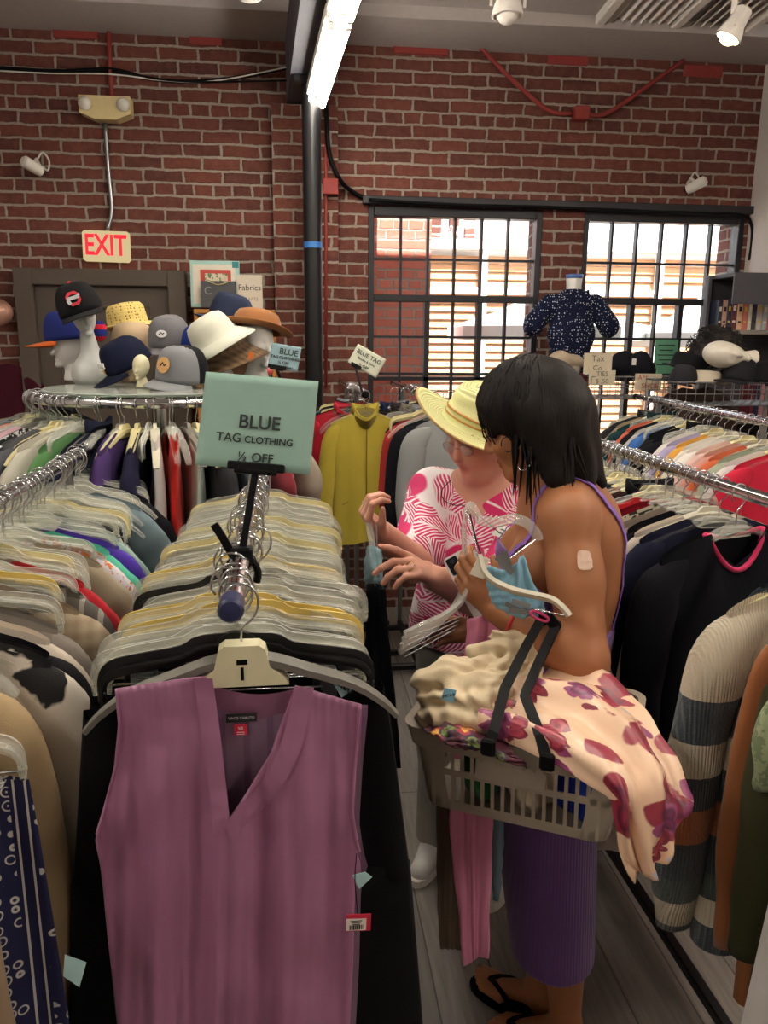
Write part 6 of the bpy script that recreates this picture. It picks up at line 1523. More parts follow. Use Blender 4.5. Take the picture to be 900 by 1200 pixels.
me = Q.mesh('trousers', M_BEI, field=g, smooth=1); o = link('trousers', me); tag(o, 'crumpled beige elasticated trousers on top of the basket', 'trousers')
for q in (hA, hB): pass
pt = paper_tag([(521, 806), (535, 809), (531, 824), (517, 819)], 1.332, 'blue price tag on the beige trousers in the basket', plain('blue_tag', '#7fb0c4', .6))
text('lettering', '$7.50', .010, plain('tag_ink', '#263238', .6), pt, atD(526, 815, 1.3305), (R(68), R(165), R(-6)), .0002, .0002)
# clothes seen through the slats
def wad(c, r, mt, label, cat, seed):
    rnd = random.Random(seed); Q = SDF(tuple(a-b-.03 for a, b in zip(c, r)), tuple(a+b+.03 for a, b in zip(c, r)), .006)
    Q.ell(c, r, None, .01); X, Y, Z = Q.points(); g = Q.g+(.006*np.sin(85*X+60*Z+3*np.sin(30*Y+seed))+.005*np.sin(70*Y-50*Z+seed)).astype(np.float32)
    me = Q.mesh('folded_garment', mt, field=g, smooth=1); me.transform(B2W); return tag(link('folded_garment', me), label, cat)
for c, r, col, lb in (((.12, -.05, .065), (.055, .065, .055), '#23348c', 'royal blue garment seen through the slats at the right end of the basket'), ((.02, -.055, .06), (.05, .06, .055), '#d9cbb0', 'cream garment seen through the middle slats of the basket'), ((-.075, -.05, .055), (.045, .06, .045), '#2f7a45', 'green garment seen through the left slats of the basket'), ((-.10, -.02, .115), (.055, .07, .035), '#c7a49c', 'dusty pink garment under the beige trousers in the basket'), ((.05, .06, .07), (.10, .05, .06), '#23252c', 'dark garment at the back of the basket'), ((-.08, .065, .07), (.06, .05, .06), '#a8a9ad', 'grey garment at the back of the basket')):
    wad(c, r, fabric(col), lb, 'garment', int(c[0]*1000) % 17)
# ================================================================== PHONE AND GARMENTS IN THE SHOPPER'S HAND
pq = [atD(x, y, D) for x, y, D in ((518, 647, 1.63), (549, 640, 1.62), (590, 715, 1.565), (562, 724, 1.575))]
gy = ((pq[0]+pq[1])/2-(pq[2]+pq[3])/2); pl = gy.length; gy.normalize(); gx = (pq[1]-pq[0]); gx = (gx-gy*gx.dot(gy)).normalized(); gn = gx.cross(gy)
m3 = Matrix((gx, gy, gn)).transposed(); pc = sum(pq, Vector())/4 - gn*.012
ph = empty('phone', pc, 'pale pink mobile phone held in the shopper’s hand, camera side showing', 'phone'); ph.rotation_euler = m3.to_euler()
rr_o = [(x, y) for x, y, _ in rrect(.0355, .0735, .010, 0, 6)]
MB().prism(rr_o, (0, 0, 0), (1, 0, 0), (0, 1, 0), .008).build('body', plain('phone_shell', '#cfc3c2', .3), ph, smooth=True, auto=40)
MB().prism([(x*.94, y*.97) for x, y in rr_o], (0, 0, -.0042), (1, 0, 0), (0, 1, 0), .0008).build('screen', plain('phone_glass', '#0d0e12', .08), ph)
cmr = MB().prism([(x*.0125/.0355-.0185, y*.0190/.0735+.050) for x, y in rr_o], (0, 0, .0045), (1, 0, 0), (0, 1, 0), .0022).build('camera_plate', M_BLKPL, ph, smooth=True, auto=40)
for dy in (.009, -.007): MB().cyl((-.0185, .050+dy, .0055), (-.0185, .050+dy, .0068), .0052, 16).build('lens', plain('lens_glass', '#2a2d3a', .1), cmr)
# cream coat hanger lying across the arm
M_CLEAR2 = clear_plastic('held_clear_plastic', '#f4f0ee', .20)
def free_hanger(pts, r, mt, name, label, prof=None, up=(0, 1, 0)):
    o = MB().sweep(smoothpath([atD(*q) for q in pts], 6), prof or [(-.003, -.010), (.003, -.010), (.005, 0), (.004, .009), (-.004, .009), (-.005, 0)], up=up).build(name, mt, None, smooth=True, auto=40); return tag(o, label, 'hanger')
ch = free_hanger([(561, 650, 1.46), (566, 668, 1.455), (578, 681, 1.45), (602, 692, 1.435), (628, 698, 1.425), (647, 703, 1.415), (660, 713, 1.405), (667, 722, 1.40)], 0, M_PALEH, 'coat_hanger', 'cream coat hanger lying across the shopper’s forearm', up=(0, -.6, .8))
MB().prism([(-.014, -.024), (.014, -.024), (.010, .016), (-.010, .016)], atD(564, 662, 1.455), tuple(atD(570, 662, 1.455)-atD(562, 660, 1.455)) and (V3(*_rt)*.9+V3(*_up)*-.35).normalized(), (V3(*_up)*.9+V3(*_rt)*.35).normalized(), .006).build('hub', M_PALEH, ch)
MB().tube(smoothpath([atD(560, 652, 1.455), atD(556, 632, 1.46), atD(549, 606, 1.47), atD(546, 600, 1.475), atD(550, 598, 1.48)], 5), .0016, 6).build('hook', M_CHROME, ch, smooth=True)
MB().tube([atD(666, 722, 1.402), atD(628, 714, 1.43)], .0014, 6).build('bar', M_CHROME, ch)
# clear clip hanger with the light blue top
cl = free_hanger([(545, 650, 1.52), (544, 622, 1.52), (547, 598, 1.52), (553, 594, 1.51), (562, 608, 1.50), (580, 612, 1.48), (600, 608, 1.46), (616, 612, 1.445), (628, 624, 1.44), (631, 633, 1.44)], 0, M_CLEAR2, 'clip_hanger', 'clear clip hanger held in front of the shopper’s chest with the light blue top')
MB().tube([atD(628, 632, 1.44), atD(590, 660, 1.455)], .0016, 6).build('bar', M_CHROME, cl); MB().tube(smoothpath([atD(551, 602, 1.50), atD(556, 625, 1.50), atD(562, 645, 1.49), atD(566, 655, 1.485)], 5), .0016, 6).build('hook', M_BLACK, cl, smooth=True)
m = MB()
for a_, b_ in (((582, 652, 1.445), (601, 672, 1.437)), ((590, 646, 1.45), (596, 664, 1.445))): m.strip([atD(*a_), atD(*b_)], .013, .005, up=tuple(-_fw))
m.build('clip', M_STEEL, cl)
M_LB = fabric('#86b4cc')
rows = [[(573, 662, 1.50), (590, 668, 1.47), (606, 658, 1.46), (614, 650, 1.465)], [(572, 690, 1.50), (592, 692, 1.475), (610, 690, 1.47), (624, 682, 1.47)], [(576, 706, 1.50), (598, 708, 1.475), (618, 712, 1.465), (636, 706, 1.465)], [(590, 718, 1.50), (608, 722, 1.48), (626, 724, 1.47), (640, 724, 1.465)]]
cloth([[atD(*q) for q in r] for r in rows], 'top', M_LB, 'light blue top clipped to a clear hanger against the shopper’s chest', 'top', fold=.006, fr_=(10., 2.), seed=8)
# metal clips and pink peg on the forearm
m = MB()
for a_, b_ in (((592, 707, 1.44), (612, 716, 1.435)), ((600, 704, 1.44), (622, 711, 1.43)), ((596, 715, 1.435), (626, 719, 1.43))): m.strip([atD(*a_), atD(*b_)], .009, .004, up=tuple(-_fw))
tag(m.build('hanger_clip', M_STEEL, None), 'silver hanger clips bunched on the forearm beside the red bracelet', 'clip')
tag(MB().tube(smoothpath([atD(x, y, 1.425) for x, y in ((624, 716), (632, 718), (642, 724), (640, 728), (630, 725), (622, 720))], 5, True), .0028, 6, loop=True).build('hair_tie', plain('hot_pink', '#d83f78', .5), None, smooth=True), 'hot pink hair tie looped at the top of the basket handle', 'hair tie')
# fanned clear hangers hanging below the shopper's hand
for i in range(4):
    d = i*.016; q = [(548-2*i, 690, 1.56+d), (540-3*i, 706+2*i, 1.54+d), (520-3*i, 722+4*i, 1.51+d), (498-3*i, 732+6*i, 1.49+d), (474-2*i, 744+7*i, 1.475+d)]
    o = free_hanger(q, 0, M_CLEAR2, 'clip_hanger', 'clear clip hanger fanned out below the shopper’s hand', up=(0, -.5, .8)); o['group'] = 'clear hangers fanned below the hand'
    MB().tube([atD(480-2*i, 749+7*i, 1.48+d), atD(540-2*i, 722+5*i, 1.53+d)], .0010, 5).build('bar', M_STEEL, o)
# garments held behind the basket
M_PINK = fabric('#f59ac0'); M_PINK2 = fabric('#e2708f')
rows = [[(548, 725, 1.56), (562, 722, 1.55), (580, 722, 1.55), (592, 724, 1.56)], [(547, 765, 1.58), (560, 765, 1.56), (578, 765, 1.56), (590, 762, 1.58)], [(533, 900, 1.62), (548, 900, 1.60), (566, 900, 1.60), (580, 898, 1.62)], [(531, 970, 1.63), (546, 968, 1.61), (562, 968, 1.61), (578, 966, 1.63)], [(537, 1040, 1.63), (550, 1040, 1.615), (562, 1040, 1.615), (573, 1038, 1.63)], [(545, 1130, 1.62), (553, 1128, 1.61), (562, 1122, 1.61), (568, 1120, 1.62)]]
cloth([[atD(*q) for q in r] for r in rows], 'trousers', M_PINK, 'pink trousers hanging down behind the basket', 'trousers', fold=.010, fr_=(8., 1.), seed=4)
rows = [[(574, 955, 1.70), (584, 955, 1.69), (592, 955, 1.70)], [(577, 1010, 1.70), (584, 1010, 1.69), (590, 1010, 1.70)], [(578, 1052, 1.70), (583, 1056, 1.69), (586, 1054, 1.70)]]
rows = [[(570, 760, 1.72), (582, 760, 1.71), (594, 760, 1.72)]]+rows
cloth([[atD(*q) for q in r] for r in rows], 'top', fabric('#7f9aa8'), 'blue grey cloth hanging beside the pink trousers behind the basket', 'garment', fold=.004, fr_=(6., 1.), seed=6)
rows = [[(512, 790, 1.74), (525, 790, 1.72), (540, 790, 1.72), (552, 790, 1.74)], [(511, 960, 1.78), (526, 960, 1.76), (541, 960, 1.76), (556, 960, 1.78)], [(513, 1050, 1.78), (527, 1050, 1.77), (541, 1050, 1.77), (560, 1050, 1.78)], [(516, 1112, 1.78), (528, 1112, 1.77), (540, 1114, 1.77), (562, 1112, 1.78)]]
cloth([[atD(*q) for q in r] for r in rows], 'trousers', fabric('#6a5a4c'), 'brown trousers hanging behind the pink ones under the basket', 'trousers', fold=.006, fr_=(7., 1.), seed=7)
# ---- clear hanger in the older woman's raised hand
q = [(428, 588, 1.88), (431, 605, 1.87), (436, 640, 1.84), (441, 681, 1.80)]
o = free_hanger(q, 0, M_CLEAR2, 'clip_hanger', 'clear clip hanger the older woman lifts from the rail', prof=[(-.008, -.009), (.008, -.009), (.008, .009), (-.008, .009)])
MB().tube([atD(441, 612, 1.84), atD(443, 676, 1.79)], .0016, 6).build('bar', M_CHROME, o)
rows = [[(430, 640, 1.86), (438, 640, 1.82), (447, 642, 1.80)], [(427, 675, 1.86), (438, 672, 1.80), (449, 678, 1.79)], [(430, 690, 1.86), (440, 690, 1.80), (450, 690, 1.79)]]
cloth([[atD(*q) for q in r] for r in rows], 'top', fabric('#7d98a0'), 'grey blue garment clipped on the hanger the older woman lifts', 'garment', fold=.003, seed=2)
rows = [[(428, 684, 1.84), (440, 684, 1.79), (452, 686, 1.80)], [(426, 760, 1.84), (442, 760, 1.79), (458, 760, 1.81)], [(420, 900, 1.82), (445, 900, 1.78), (470, 900, 1.80)]]
cloth([[atD(*q) for q in r] for r in rows], 'trousers', fabric('#16171b'), 'black trousers on the hanger the older woman lifts', 'trousers', fold=.005, seed=12)
# ================================================================== HATS ON THE ROUND RACK
GT = 1.513
def place(x, y, z=GT): return atZ(x, y, z)
def hat_at(x, y, D): return atD(x, y, D)
RT3, UP3, BK3 = V3(*_rt), V3(*_up), V3(*(-_fw))
def orient(fwd, up):
    """matrix whose -Y is the brim direction, +Z the crown"""
    z = V3(*up).normalized(); f = V3(*fwd); f = (f-z*f.dot(z)).normalized(); y = -f; x = y.cross(z); return Matrix((x, y, z)).transposed()
def scr(r, u, b): return RT3*r+UP3*u+BK3*b
def cap(c, m3, label, mt, mb, button=None, k=1., panel=None, emblem=None, eyelets=None, flat=0.):
    e = empty('baseball_cap', c, label, 'cap'); e.rotation_euler = m3.to_euler(); e.scale = (k, k, k)
    m = MB(); n = 40; rs = []
    for j in range(12):
        t_ = j/11; rr = math.cos(t_*math.pi/2)**.62 if j < 11 else .02; z = .112*math.sin(t_*math.pi/2)
        ring = []
        for i in range(n):
            a = 2*math.pi*i/n; x = .083*rr*math.cos(a); y = .098*rr*math.sin(a); zz = z
            if math.sin(a) < 0: zz += .016*(-math.sin(a))*math.sin(math.pi*min(1, t_*1.15))-flat*.02*t_
            zz += .0018*math.cos(6*a)*math.sin(math.pi*t_); ring.append((x, y, zz))
        rs.append(ring)
    m.rings(rs); ob = m.build('crown', mt, e, smooth=True)
    if panel:
        ob.data.materials.append(panel); mi = [1 if (sum(ob.data.vertices[v].co.y for v in p.vertices)/len(p.vertices)) > -.01 else 0 for p in ob.data.polygons]; ob.data.polygons.foreach_set('material_index', mi)
    def br(u, v):
        a = math.pi*(1.16+.68*u); x0, y0 = .083*math.cos(a), .098*math.sin(a); s = math.sin(math.pi*u)**.6
        x = x0*(1+.06*v); y = y0-.072*v*s; z = .004-.010*v*s-.020*(abs(x)/.083)**2*(.3+.7*v)-.004; return (x, y, z)
    b = MB().grid(br, 22, 8).build('brim', mb, e, smooth=True); s = b.modifiers.new('t', 'SOLIDIFY'); s.thickness = .003
    if button: MB().ball((0, .0, .113), (.009, .009, .006), 10).build('button', button, e, smooth=True)
    if eyelets:
        m = MB()
        for sx_ in (-1, 1): m.ball((sx_*.042, -.056, .087), .0045, 8)
        m.build('eyelet', eyelets, e, smooth=True)
    if emblem: emblem(e)
    return e
def on_front(e, mb, name, mt, z=.058):
    o = mb.build(name, mt, e); o.location = (0, -.0985, z); o.rotation_euler = (R(76), 0, 0); return o
M_SCAR = plain('scarlet_thread', '#c22536', .6); M_GRYT = plain('grey_thread', '#b9bcc0', .6); M_WHT = plain('white_thread', '#e8e8ea', .6)
def oval(rx, ry, n=28): return [(rx*math.cos(2*math.pi*i/n), ry*math.sin(2*math.pi*i/n)) for i in range(n)]
def emb_o(e):
    m = MB(); P_ = [Vector((x, y, .002)) for x, y in ((.020, .010), (.020, -.010), (.011, -.020), (-.011, -.020), (-.020, -.010), (-.020, .010), (-.011, .020), (.011, .020))]
    m.sweep(P_, [(-.0055, -.0015), (.0055, -.0015), (.0055, .0015), (-.0055, .0015)], up=(0, 0, 1), loop=True, cap=False); on_front(e, m, 'emblem', M_SCAR)
    m = MB(); m.box((0, .002, .005), (.044, .012, .002)); m.box((-.018, -.010, .005), (.012, .016, .002), rotm(0, 0, R(20))).box((.018, .006, .005), (.018, .007, .002), rotm(0, 0, R(25))); on_front(e, m, 'emblem_script', M_GRYT)
def emb_badge(c1, rx=.020, ry=.014, dx=0):
    def f(e):
        m = MB().prism(oval(rx, ry), (dx, 0, .003), (1, 0, 0), (0, 1, 0), .003); on_front(e, m, 'badge', c1)
        q = MB(); q.sweep([(dx-rx*.5, -ry*.25, .0052), (dx-.1*rx, ry*.3, .0052), (dx+.2*rx, -.1*ry, .0052), (dx+rx*.5, ry*.2, .0052)], [(-.002, -.0006), (.002, -.0006), (.002, .0006), (-.002, .0006)]); on_front(e, q, 'badge_mark', M_BLKPL)
    return f
def emb_script(e):
    m = MB(); rnd = random.Random(2); pts = []
    for i in range(16): pts.append((-.030+i*.004, .014*(1 if i % 2 else -.6)*(.7+.3*math.sin(i)), .003))
    m.tube(smoothpath(pts, 4), .0022, 5); m.tube(smoothpath([(-.026, -.018, .003), (0, -.016, .003), (.034, -.008, .003)], 4), .0022, 5); on_front(e, m, 'script', M_WHT, .05)
    m = MB().prism(oval(.013, .016), (-.052, -.006, -.016), (1, 0, 0), (0, 1, 0), .004); on_front(e, m, 'side_badge', plain('gold_thread', '#c08a35', .6), .03)
def bust(c, rz, label, k=1., tilt=0., blank=True, mt=None, full=True, group=None):
    """smooth display head (and shoulders)"""
    Q = SDF((-.15, -.14, -.02), (.15, .14, .50), .005); h = .30 if full else .10
    if full:
        Q.ell((0, 0, .06), (.125, .075, .10), None, .02); Q.cap((0, -.0, .10), (0, -.005, .26), .062, .040, .05)
        for s in (-1, 1): Q.ell((s*.055, -.05, .055), (.045, .04, .05), None, .03)
    else: Q.cap((0, .01, 0), (0, 0, .06), .062, .042, .02)
    Q.ell((0, 0, h+.085), (.066, .082, .092), None, .02); Q.ell((0, -.035, h+.035), (.045, .045, .058), None, .03)
    Q.cap((0, -.080, h+.065), (0, -.096, h+.035), .006, .011, .01); Q.cap((-.012, -.078, h+.005), (.012, -.078, h+.005), .007, k=.008); Q.ell((0, -.070, h-.02), (.02, .018, .015), None, .015)
    for s in (-1, 1): Q.ell((s*.030, -.084, h+.068), (.018, .012, .010), None, .012, 'sub')
    X, Y, Z = Q.points(); me = Q.mesh('mannequin', mt or M_MAN, field=np.maximum(Q.g, .002-Z).astype(np.float32))
    o = link('display_mannequin', me, None, c, (tilt, 0, rz)); o.scale = (k, k, k); return tag(o, label, 'mannequin', group)
def head_on(px_, D, k_full, rz, label, full=False, mt=None, lean=(0, 0), k=None):
    """a display head standing on the glass top; returns the middle of its skull"""
    hc = atD(px_[0], px_[1], D); hz = .385 if full else .185; k = k or (hc.z-GT)/hz
    rot = Euler((lean[0], lean[1], rz)); o = bust(hc-(rot.to_matrix() @ Vector((0, 0, hz*k))), rz, label, k, 0, mt=mt, full=full); o.rotation_euler = rot
    o.location.z = GT; return hc
M_MAN = plain('pearl_mannequin', '#b9bab8', .3); M_FOAM = plain('white_foam', '#e4e2de', .8, nb=.1, ns=200); M_FOAMY = plain('yellowed_foam', '#d9d1ae', .8)
F = fabric
hc = head_on((97, 366), 2.92, 1, R(22), 'grey pearl mannequin bust wearing the black cap at the left of the round rack', True, lean=(R(4), R(-7)))
cap(hc+Vector((0, -.008, .0)), orient(scr(.42, -.80, .55), scr(-.28, .86, .38)), 'black cap with red and grey letter emblem on the grey mannequin bust', F('#1b1b1d'), F('#202022'), M_SCAR, 1.0, emblem=emb_o, eyelets=M_SCAR)
hc = head_on((84, 402), 3.14, 1, R(-60), 'white mannequin head behind the grey bust, with a blue and orange cap', mt=M_FOAM)
cap(hc+Vector((0, 0, .012)), orient(scr(-.9, -.25, .2), scr(-.1, .95, .2)), 'blue cap with an orange brim behind the grey bust', F('#26306e'), F('#d9692a'), M_SCAR, 1.05)
tag(MB().ball(atD(117, 388, 3.06), (.028, .03, .042), 14).build('beanie', [fabric('#28307a', 'hstripe', '#c22536')], smooth=True), 'red and blue knit hat peeping out behind the grey bust', 'hat')
# straw fedora and tan hats behind
def brim_hat(c, m3, label, mt, rc=.082, hc=.10, rb=.14, droop=.02, k=1., wave=.008, round_=False, band=None, cat='hat', pinch=0.):
    e = empty('hat', c, label, cat); e.rotation_euler = m3.to_euler(); e.scale = (k, k, k); n = 48; rs = []
    prof = [(.003, hc), (rc*.55, hc*(.99 if not round_ else .96)), (rc*.82, hc*(.95 if not round_ else .84)), (rc*.94, hc*.80 if not round_ else hc*.6), (rc, hc*.3), (rc*1.02, 0), (rc*1.12, -.004), ((rc+rb)/2, -droop*.45), (rb, -droop)]
    for j, (rad, z) in enumerate(prof):
        ring = []
        for i in range(n):
            a = 2*math.pi*i/n; w_ = wave*max(0, (rad-rc)/(rb-rc+1e-6))*(math.sin(2*a+.6)+.5*math.sin(3*a)); zz = z+w_
            if pinch and z > hc*.7: zz -= pinch*math.exp(-(rad*math.sin(a)/.02)**2)
            ring.append((rad*math.cos(a), rad*1.12*math.sin(a), zz))
        rs.append(ring)
    b = MB().rings(rs, cap=True); b.f = [f for f in b.f if len(f) == 4 or f[0] < n]; b.mi = [0]*len(b.f)
    o = b.build('hat_body', mt, e, smooth=True); s = o.modifiers.new('t', 'SOLIDIFY'); s.thickness = .003
    if band: MB().lathe([(rc*1.035, .002), (rc*1.03, .02), (rc*1.01, .02)], (0, 0, 0), n, None, 1, 1.12, cap=False).build('hat_band', band, e, smooth=True)
    return e
def straw2():
    t = NT('open_straw'); v = t.coords('Object'); vo = t.n('ShaderNodeTexVoronoi'); vo.inputs['Scale'].default_value = 75; vo.inputs['Randomness'].default_value = .3; t.l(v, vo.inputs['Vector'])
    t.bsdf(t.mix(t.ramp(vo.outputs['Distance'], [(0, 1.), (.22, 1.), (.3, 0.)]), '#dcc274', '#6d5526'), .8, bump=vo.outputs['Distance'], bstr=.6, bdist=.004); return t.m
brim_hat(atD(150, 379, 3.20), orient(scr(.5, -.1, .8), scr(-.15, .95, .25)), 'yellow straw fedora with open weave at the back of the hat pile', straw2(), hc=.085, rb=.112, droop=.012, pinch=.015, k=.95)
hc = head_on((156, 408), 3.10, 1, R(40), 'tan mannequin head under the beige hat', mt=plain('tan_foam', '#b39b7c', .7))
brim_hat(hc+Vector((0, 0, .012)), orient(scr(-.4, -.4, .8), scr(.05, .92, .35)), 'beige bucket hat with small dark emblem below the straw fedora', F('#c1a887'), hc=.095, rb=.118, droop=.035, round_=True, k=.92)
cap(atD(152, 428, 2.80), orient(scr(-.72, -.68, .45), scr(-.36, .80, .48)), 'navy cap with white script and a gold side badge', F('#171b30'), F('#161a2c'), None, .92, emblem=emb_script)
head_on((166, 436), 2.74, 1, R(-20), 'yellowed foam display head lying low among the hats', mt=M_FOAMY, k=.42)
hc = head_on((200, 406), 3.02, 1, R(5), 'white foam head under the faded grey cap', mt=M_FOAM)
cap(hc+Vector((0, 0, .008)), orient(scr(-.02, -.55, .85), scr(.0, .90, .38)), 'faded grey cap with a white oval badge', F('#6c6a6e'), F('#6a686c'), None, 1.0, emblem=emb_badge(M_WHT), eyelets=M_BLKPL)
cap(atD(214, 444, 2.74), orient(scr(-.45, -.45, .85), scr(.12, .92, .35)), 'grey trucker cap with black back and round tan patch', F('#77797d'), F('#85878a'), None, 1.05, panel=F('#17171a'), emblem=emb_badge(plain('tan_patch', '#c79a63', .7), .024, .026))
cap(atD(229, 410, 3.0), orient(scr(.6, -.5, .5), scr(.2, .9, .3)), 'royal blue cap with orange mark between the grey cap and white bucket hat', F('#223072'), F('#223072'), None, .80, emblem=emb_badge(plain('orange_thread', '#d9692a', .6), .012, .016))
hc = head_on((264, 413), 2.97, 1, R(-30), 'white foam head under the checked bucket hat', mt=M_FOAM)
brim_hat(hc+Vector((0, -.005, .004)), orient(scr(.8, -.4, .3), scr(-.34, .86, .36)), 'brown checked bucket hat with an orange tag below the white one', F('#8b7257', 'plaid', '#4d3b2c'), hc=.10, rb=.145, droop=.055, round_=True)
brim_hat(atD(252, 397, 2.88), orient(scr(.8, -.4, .3), scr(-.50, .78, .38)), 'white bucket hat tipped to one side on the round rack', F('#dcdccb'), rc=.080, hc=.090, rb=.138, droop=.040, round_=True)
tag(MB().box(atD(294, 418, 2.86), (.020, .002, .034), rotm(0, R(10), 0)).build('price_tag', plain('orange_tag', '#e07a35', .6)), 'small orange tag hanging from the checked bucket hat', 'price tag')
hc = head_on((300, 397), 3.02, 1, R(38), 'white foam mannequin head wearing the brown felt hat', mt=M_FOAM)
brim_hat(hc+Vector((0, .01, .035)), orient(scr(.7, -.1, .5), scr(.16, .95, .02)), 'brown felt hat on the white foam head at the back of the pile', F('#96643c'), rc=.088, hc=.075, rb=.138, droop=-.008, round_=True, band=F('#7a4d2c'))
cap(atD(270, 376, 3.22), orient(scr(-.5, .1, .6), scr(.25, .9, .2)), 'dark denim cap at the very back above the brown felt hat', F('#2c3348'), F('#2c3348'), None, 1.0)
tag(MB().lathe([(.0, -.03), (.022, -.025), (.026, 0), (.022, .025), (0, .03)], place(312, 447)+Vector((0, .02, .045)), 16, rotm(R(90), 0, R(20))).build('pin_cushion', plain('pink_red', '#d95a5c', .6), smooth=True), 'small pink-red round thing beside the tilted blue sign', 'trinket')
# ================================================================== BOOKCASE, PICTURES BY THE DOOR
M_OAK = plain('orange_oak', '#b07636', .5, nb=.1, ns=15)
def shelf_case(x0, x1, zt, dep, name, label, mt, levels, Y=WY, th=.022, back=None, side=0):
    e = empty(name, ((x0+x1)/2, Y-dep/2, 0), label, 'bookcase'); w_ = x1-x0
    for s in (-1, 1): sd = side if s < 0 and side else dep; MB().box((s*(w_/2-th/2), (dep-sd)/2, zt/2), (th, sd, zt), bev=.003).build('side_panel', mt, e)
    MB().box((0, 0, zt-th/2), (w_-2*th, dep, th), bev=.003).build('top', mt, e)
    MB().box((0, dep/2-.004, zt/2), (w_-2*th, .006, zt-2*th)).build('back_panel', back or mt, e)
    for z in levels: MB().box((0, -.002, z), (w_-2*th, dep-.012, th), bev=.002).build('shelf', mt, e)
    return e
a = atY(226, 362, WY-.30); b = atY(322, 364, WY-.30)
shelf_case(a.x, b.x, a.z, .28, 'small_bookcase', 'small orange oak bookcase against the brick beside the door', M_OAK, (.12, .55, 1.0, 1.42, 1.68), back=plain('dark_oak', '#5c3c20', .6))
tag(MB().box((b.x-.06, WY-.16, 1.43+.045), (.05, .12, .08), bev=.004).build('box', plain('green_box', '#3f9a78', .5)), 'small green box on the oak bookcase shelf behind the tilted blue sign', 'box')
zb = a.z
def framed(x0, y0, x1, y1, Y, label, parts, name='picture_frame', cat='picture'):
    p = atY(x0, y0, Y); q = atY(x1, y1, Y); w_ = q.x-p.x; h_ = p.z-q.z
    e = empty(name, ((p.x+q.x)/2, Y, (p.z+q.z)/2), label, cat, rot=(R(-4), 0, 0))
    return e, w_, h_
e, w_, h_ = framed(222, 305, 282, 361, WY-.14, 'framed teal and red bordered picture on the oak bookcase', None)
MB().box((0, 0, 0), (w_, .012, h_), bev=.002).build('frame', plain('pale_teal', '#a9cfc6', .6), e)
MB().box((-.004, -.007, 0), (w_*.86, .003, h_*.84)).build('mount', plain('cream_card', '#e2d9c9', .7), e); MB().box((.004, -.0095, .002), (w_*.62, .002, h_*.60)).build('red_border', plain('brick_red', '#b9433a', .7), e)
MB().box((.008, -.0115, .004), (w_*.46, .002, h_*.42)).build('print', F('#d9cdb5', 'speckle', '#5d7a5a'), e); MB().box((w_*.42, -.0075, h_*.42), (w_*.13, .003, h_*.13)).build('corner_sticker', plain('teal', '#2f7f86', .6), e)
e, w_, h_ = framed(235, 329, 277, 361, WY-.19, 'small dark chalkboard leaning in front of the framed picture', None, 'chalkboard', 'chalkboard')
MB().box((0, 0, 0), (w_, .01, h_), bev=.002).build('board', plain('slate', '#47484a', .8), e)
text('lettering', 'C', .06, plain('chalk', '#8d9090', .9), e, (-w_*.3, -.0055, h_*.12), (R(90), 0, 0)); text('lettering', 'rafts', .035, plain('chalk', '#8d9090', .9), e, (.02, -.0055, -h_*.05), (R(90), 0, R(0)))
MB().tube(smoothpath([(-w_*.3, -.006, h_*.5), (0, -.008, h_*.36), (w_*.35, -.006, h_*.5)], 5), .003, 5).build('string', M_CREAM, e)
e, w_, h_ = framed(277, 322, 308, 362, WY-.16, 'cream card reading Fabrics CRAFTS standing on the oak bookcase', None, 'card', 'card')
MB().box((0, 0, 0), (w_, .006, h_)).build('paper', plain('cream_paper', '#d8cdbc', .8), e); text('lettering', 'Fabrics', .045, M_INK2, e, (0, -.0034, h_*.12), (R(90), 0, 0)); text('lettering', 'CRAFTS', .026, plain('grey_ink', '#8a857d', .8), e, (0, -.0034, -h_*.22), (R(90), 0, 0))
# left edge: ornament and maroon garment on the wall
o = tag(MB().ball(atY(-4, 366, WY-.12), (.085, .08, .075), 18).build('glitter_ornament', plain('pink_glitter', '#b98a78', .35, .3, nb=.8, ns=160), smooth=True), 'pinkish glittery round ornament on the brick at the left edge', 'ornament')
q = atY(-4, 366, WY-.12); MB().cyl(q+Vector((0, 0, .07)), q+Vector((0, 0, .092)), .02).tube([q+Vector((.012*math.cos(i*.63), 0, .10+.012*math.sin(i*.63))) for i in range(10)], .002, 5, loop=True).build('hanging_cap', M_CHROME, o)
p = atY(-8, 405, WY-.06); garment('top', Vector((p.x, p.y, p.z)), 0, F('#3f1622'), 'dark maroon top hanging on the brick at the left edge', 0)
# ================================================================== RIGHT SIDE: polka dot form, baskets, books
p = atY(671, 352, 4.45); P0 = Vector((p.x, 4.45, 0)); zt = p.z
e = empty('dress_form', P0, 'half mannequin in a navy polka dot shirt between the windows', 'mannequin')
Q = SDF((-.32, -.16, -.66), (.32, .16, .18), .007)
Q.ell((0, 0, -.02), (.17, .085, .10), None, .04); Q.ell((0, -.01, -.18), (.165, .10, .14), None, .05); Q.ell((0, 0, -.40), (.150, .095, .20), None, .06)
Q.cap((-.16, 0, .0), (-.265, .0, -.13), .060, .070, .03); Q.cap((.16, 0, .0), (.265, .0, -.13), .060, .070, .03)
Q.cap((0, -.005, .03), (0, -.012, .075), .075, .062, .03)
X, Y, Z = Q.points(); g = np.maximum(Q.g, Z-.085-np.where(Y < 0, 0, .0)).astype(np.float32); g = np.maximum(g, -.52-Z).astype(np.float32)
sh = Q.mesh('shirt', F('#161b33', 'dots', '#c9cdd8'), field=g); o = link('shirt', sh, e, (0, 0, zt-.02)); o.scale = (.86, .9, .95)
MB().lathe([(.045, 0), (.042, .06), (.046, .10), (.044, .115), (.001, .118)], (0, -.008, zt+.02), 20).build('neck', M_FOAM, e, smooth=True)
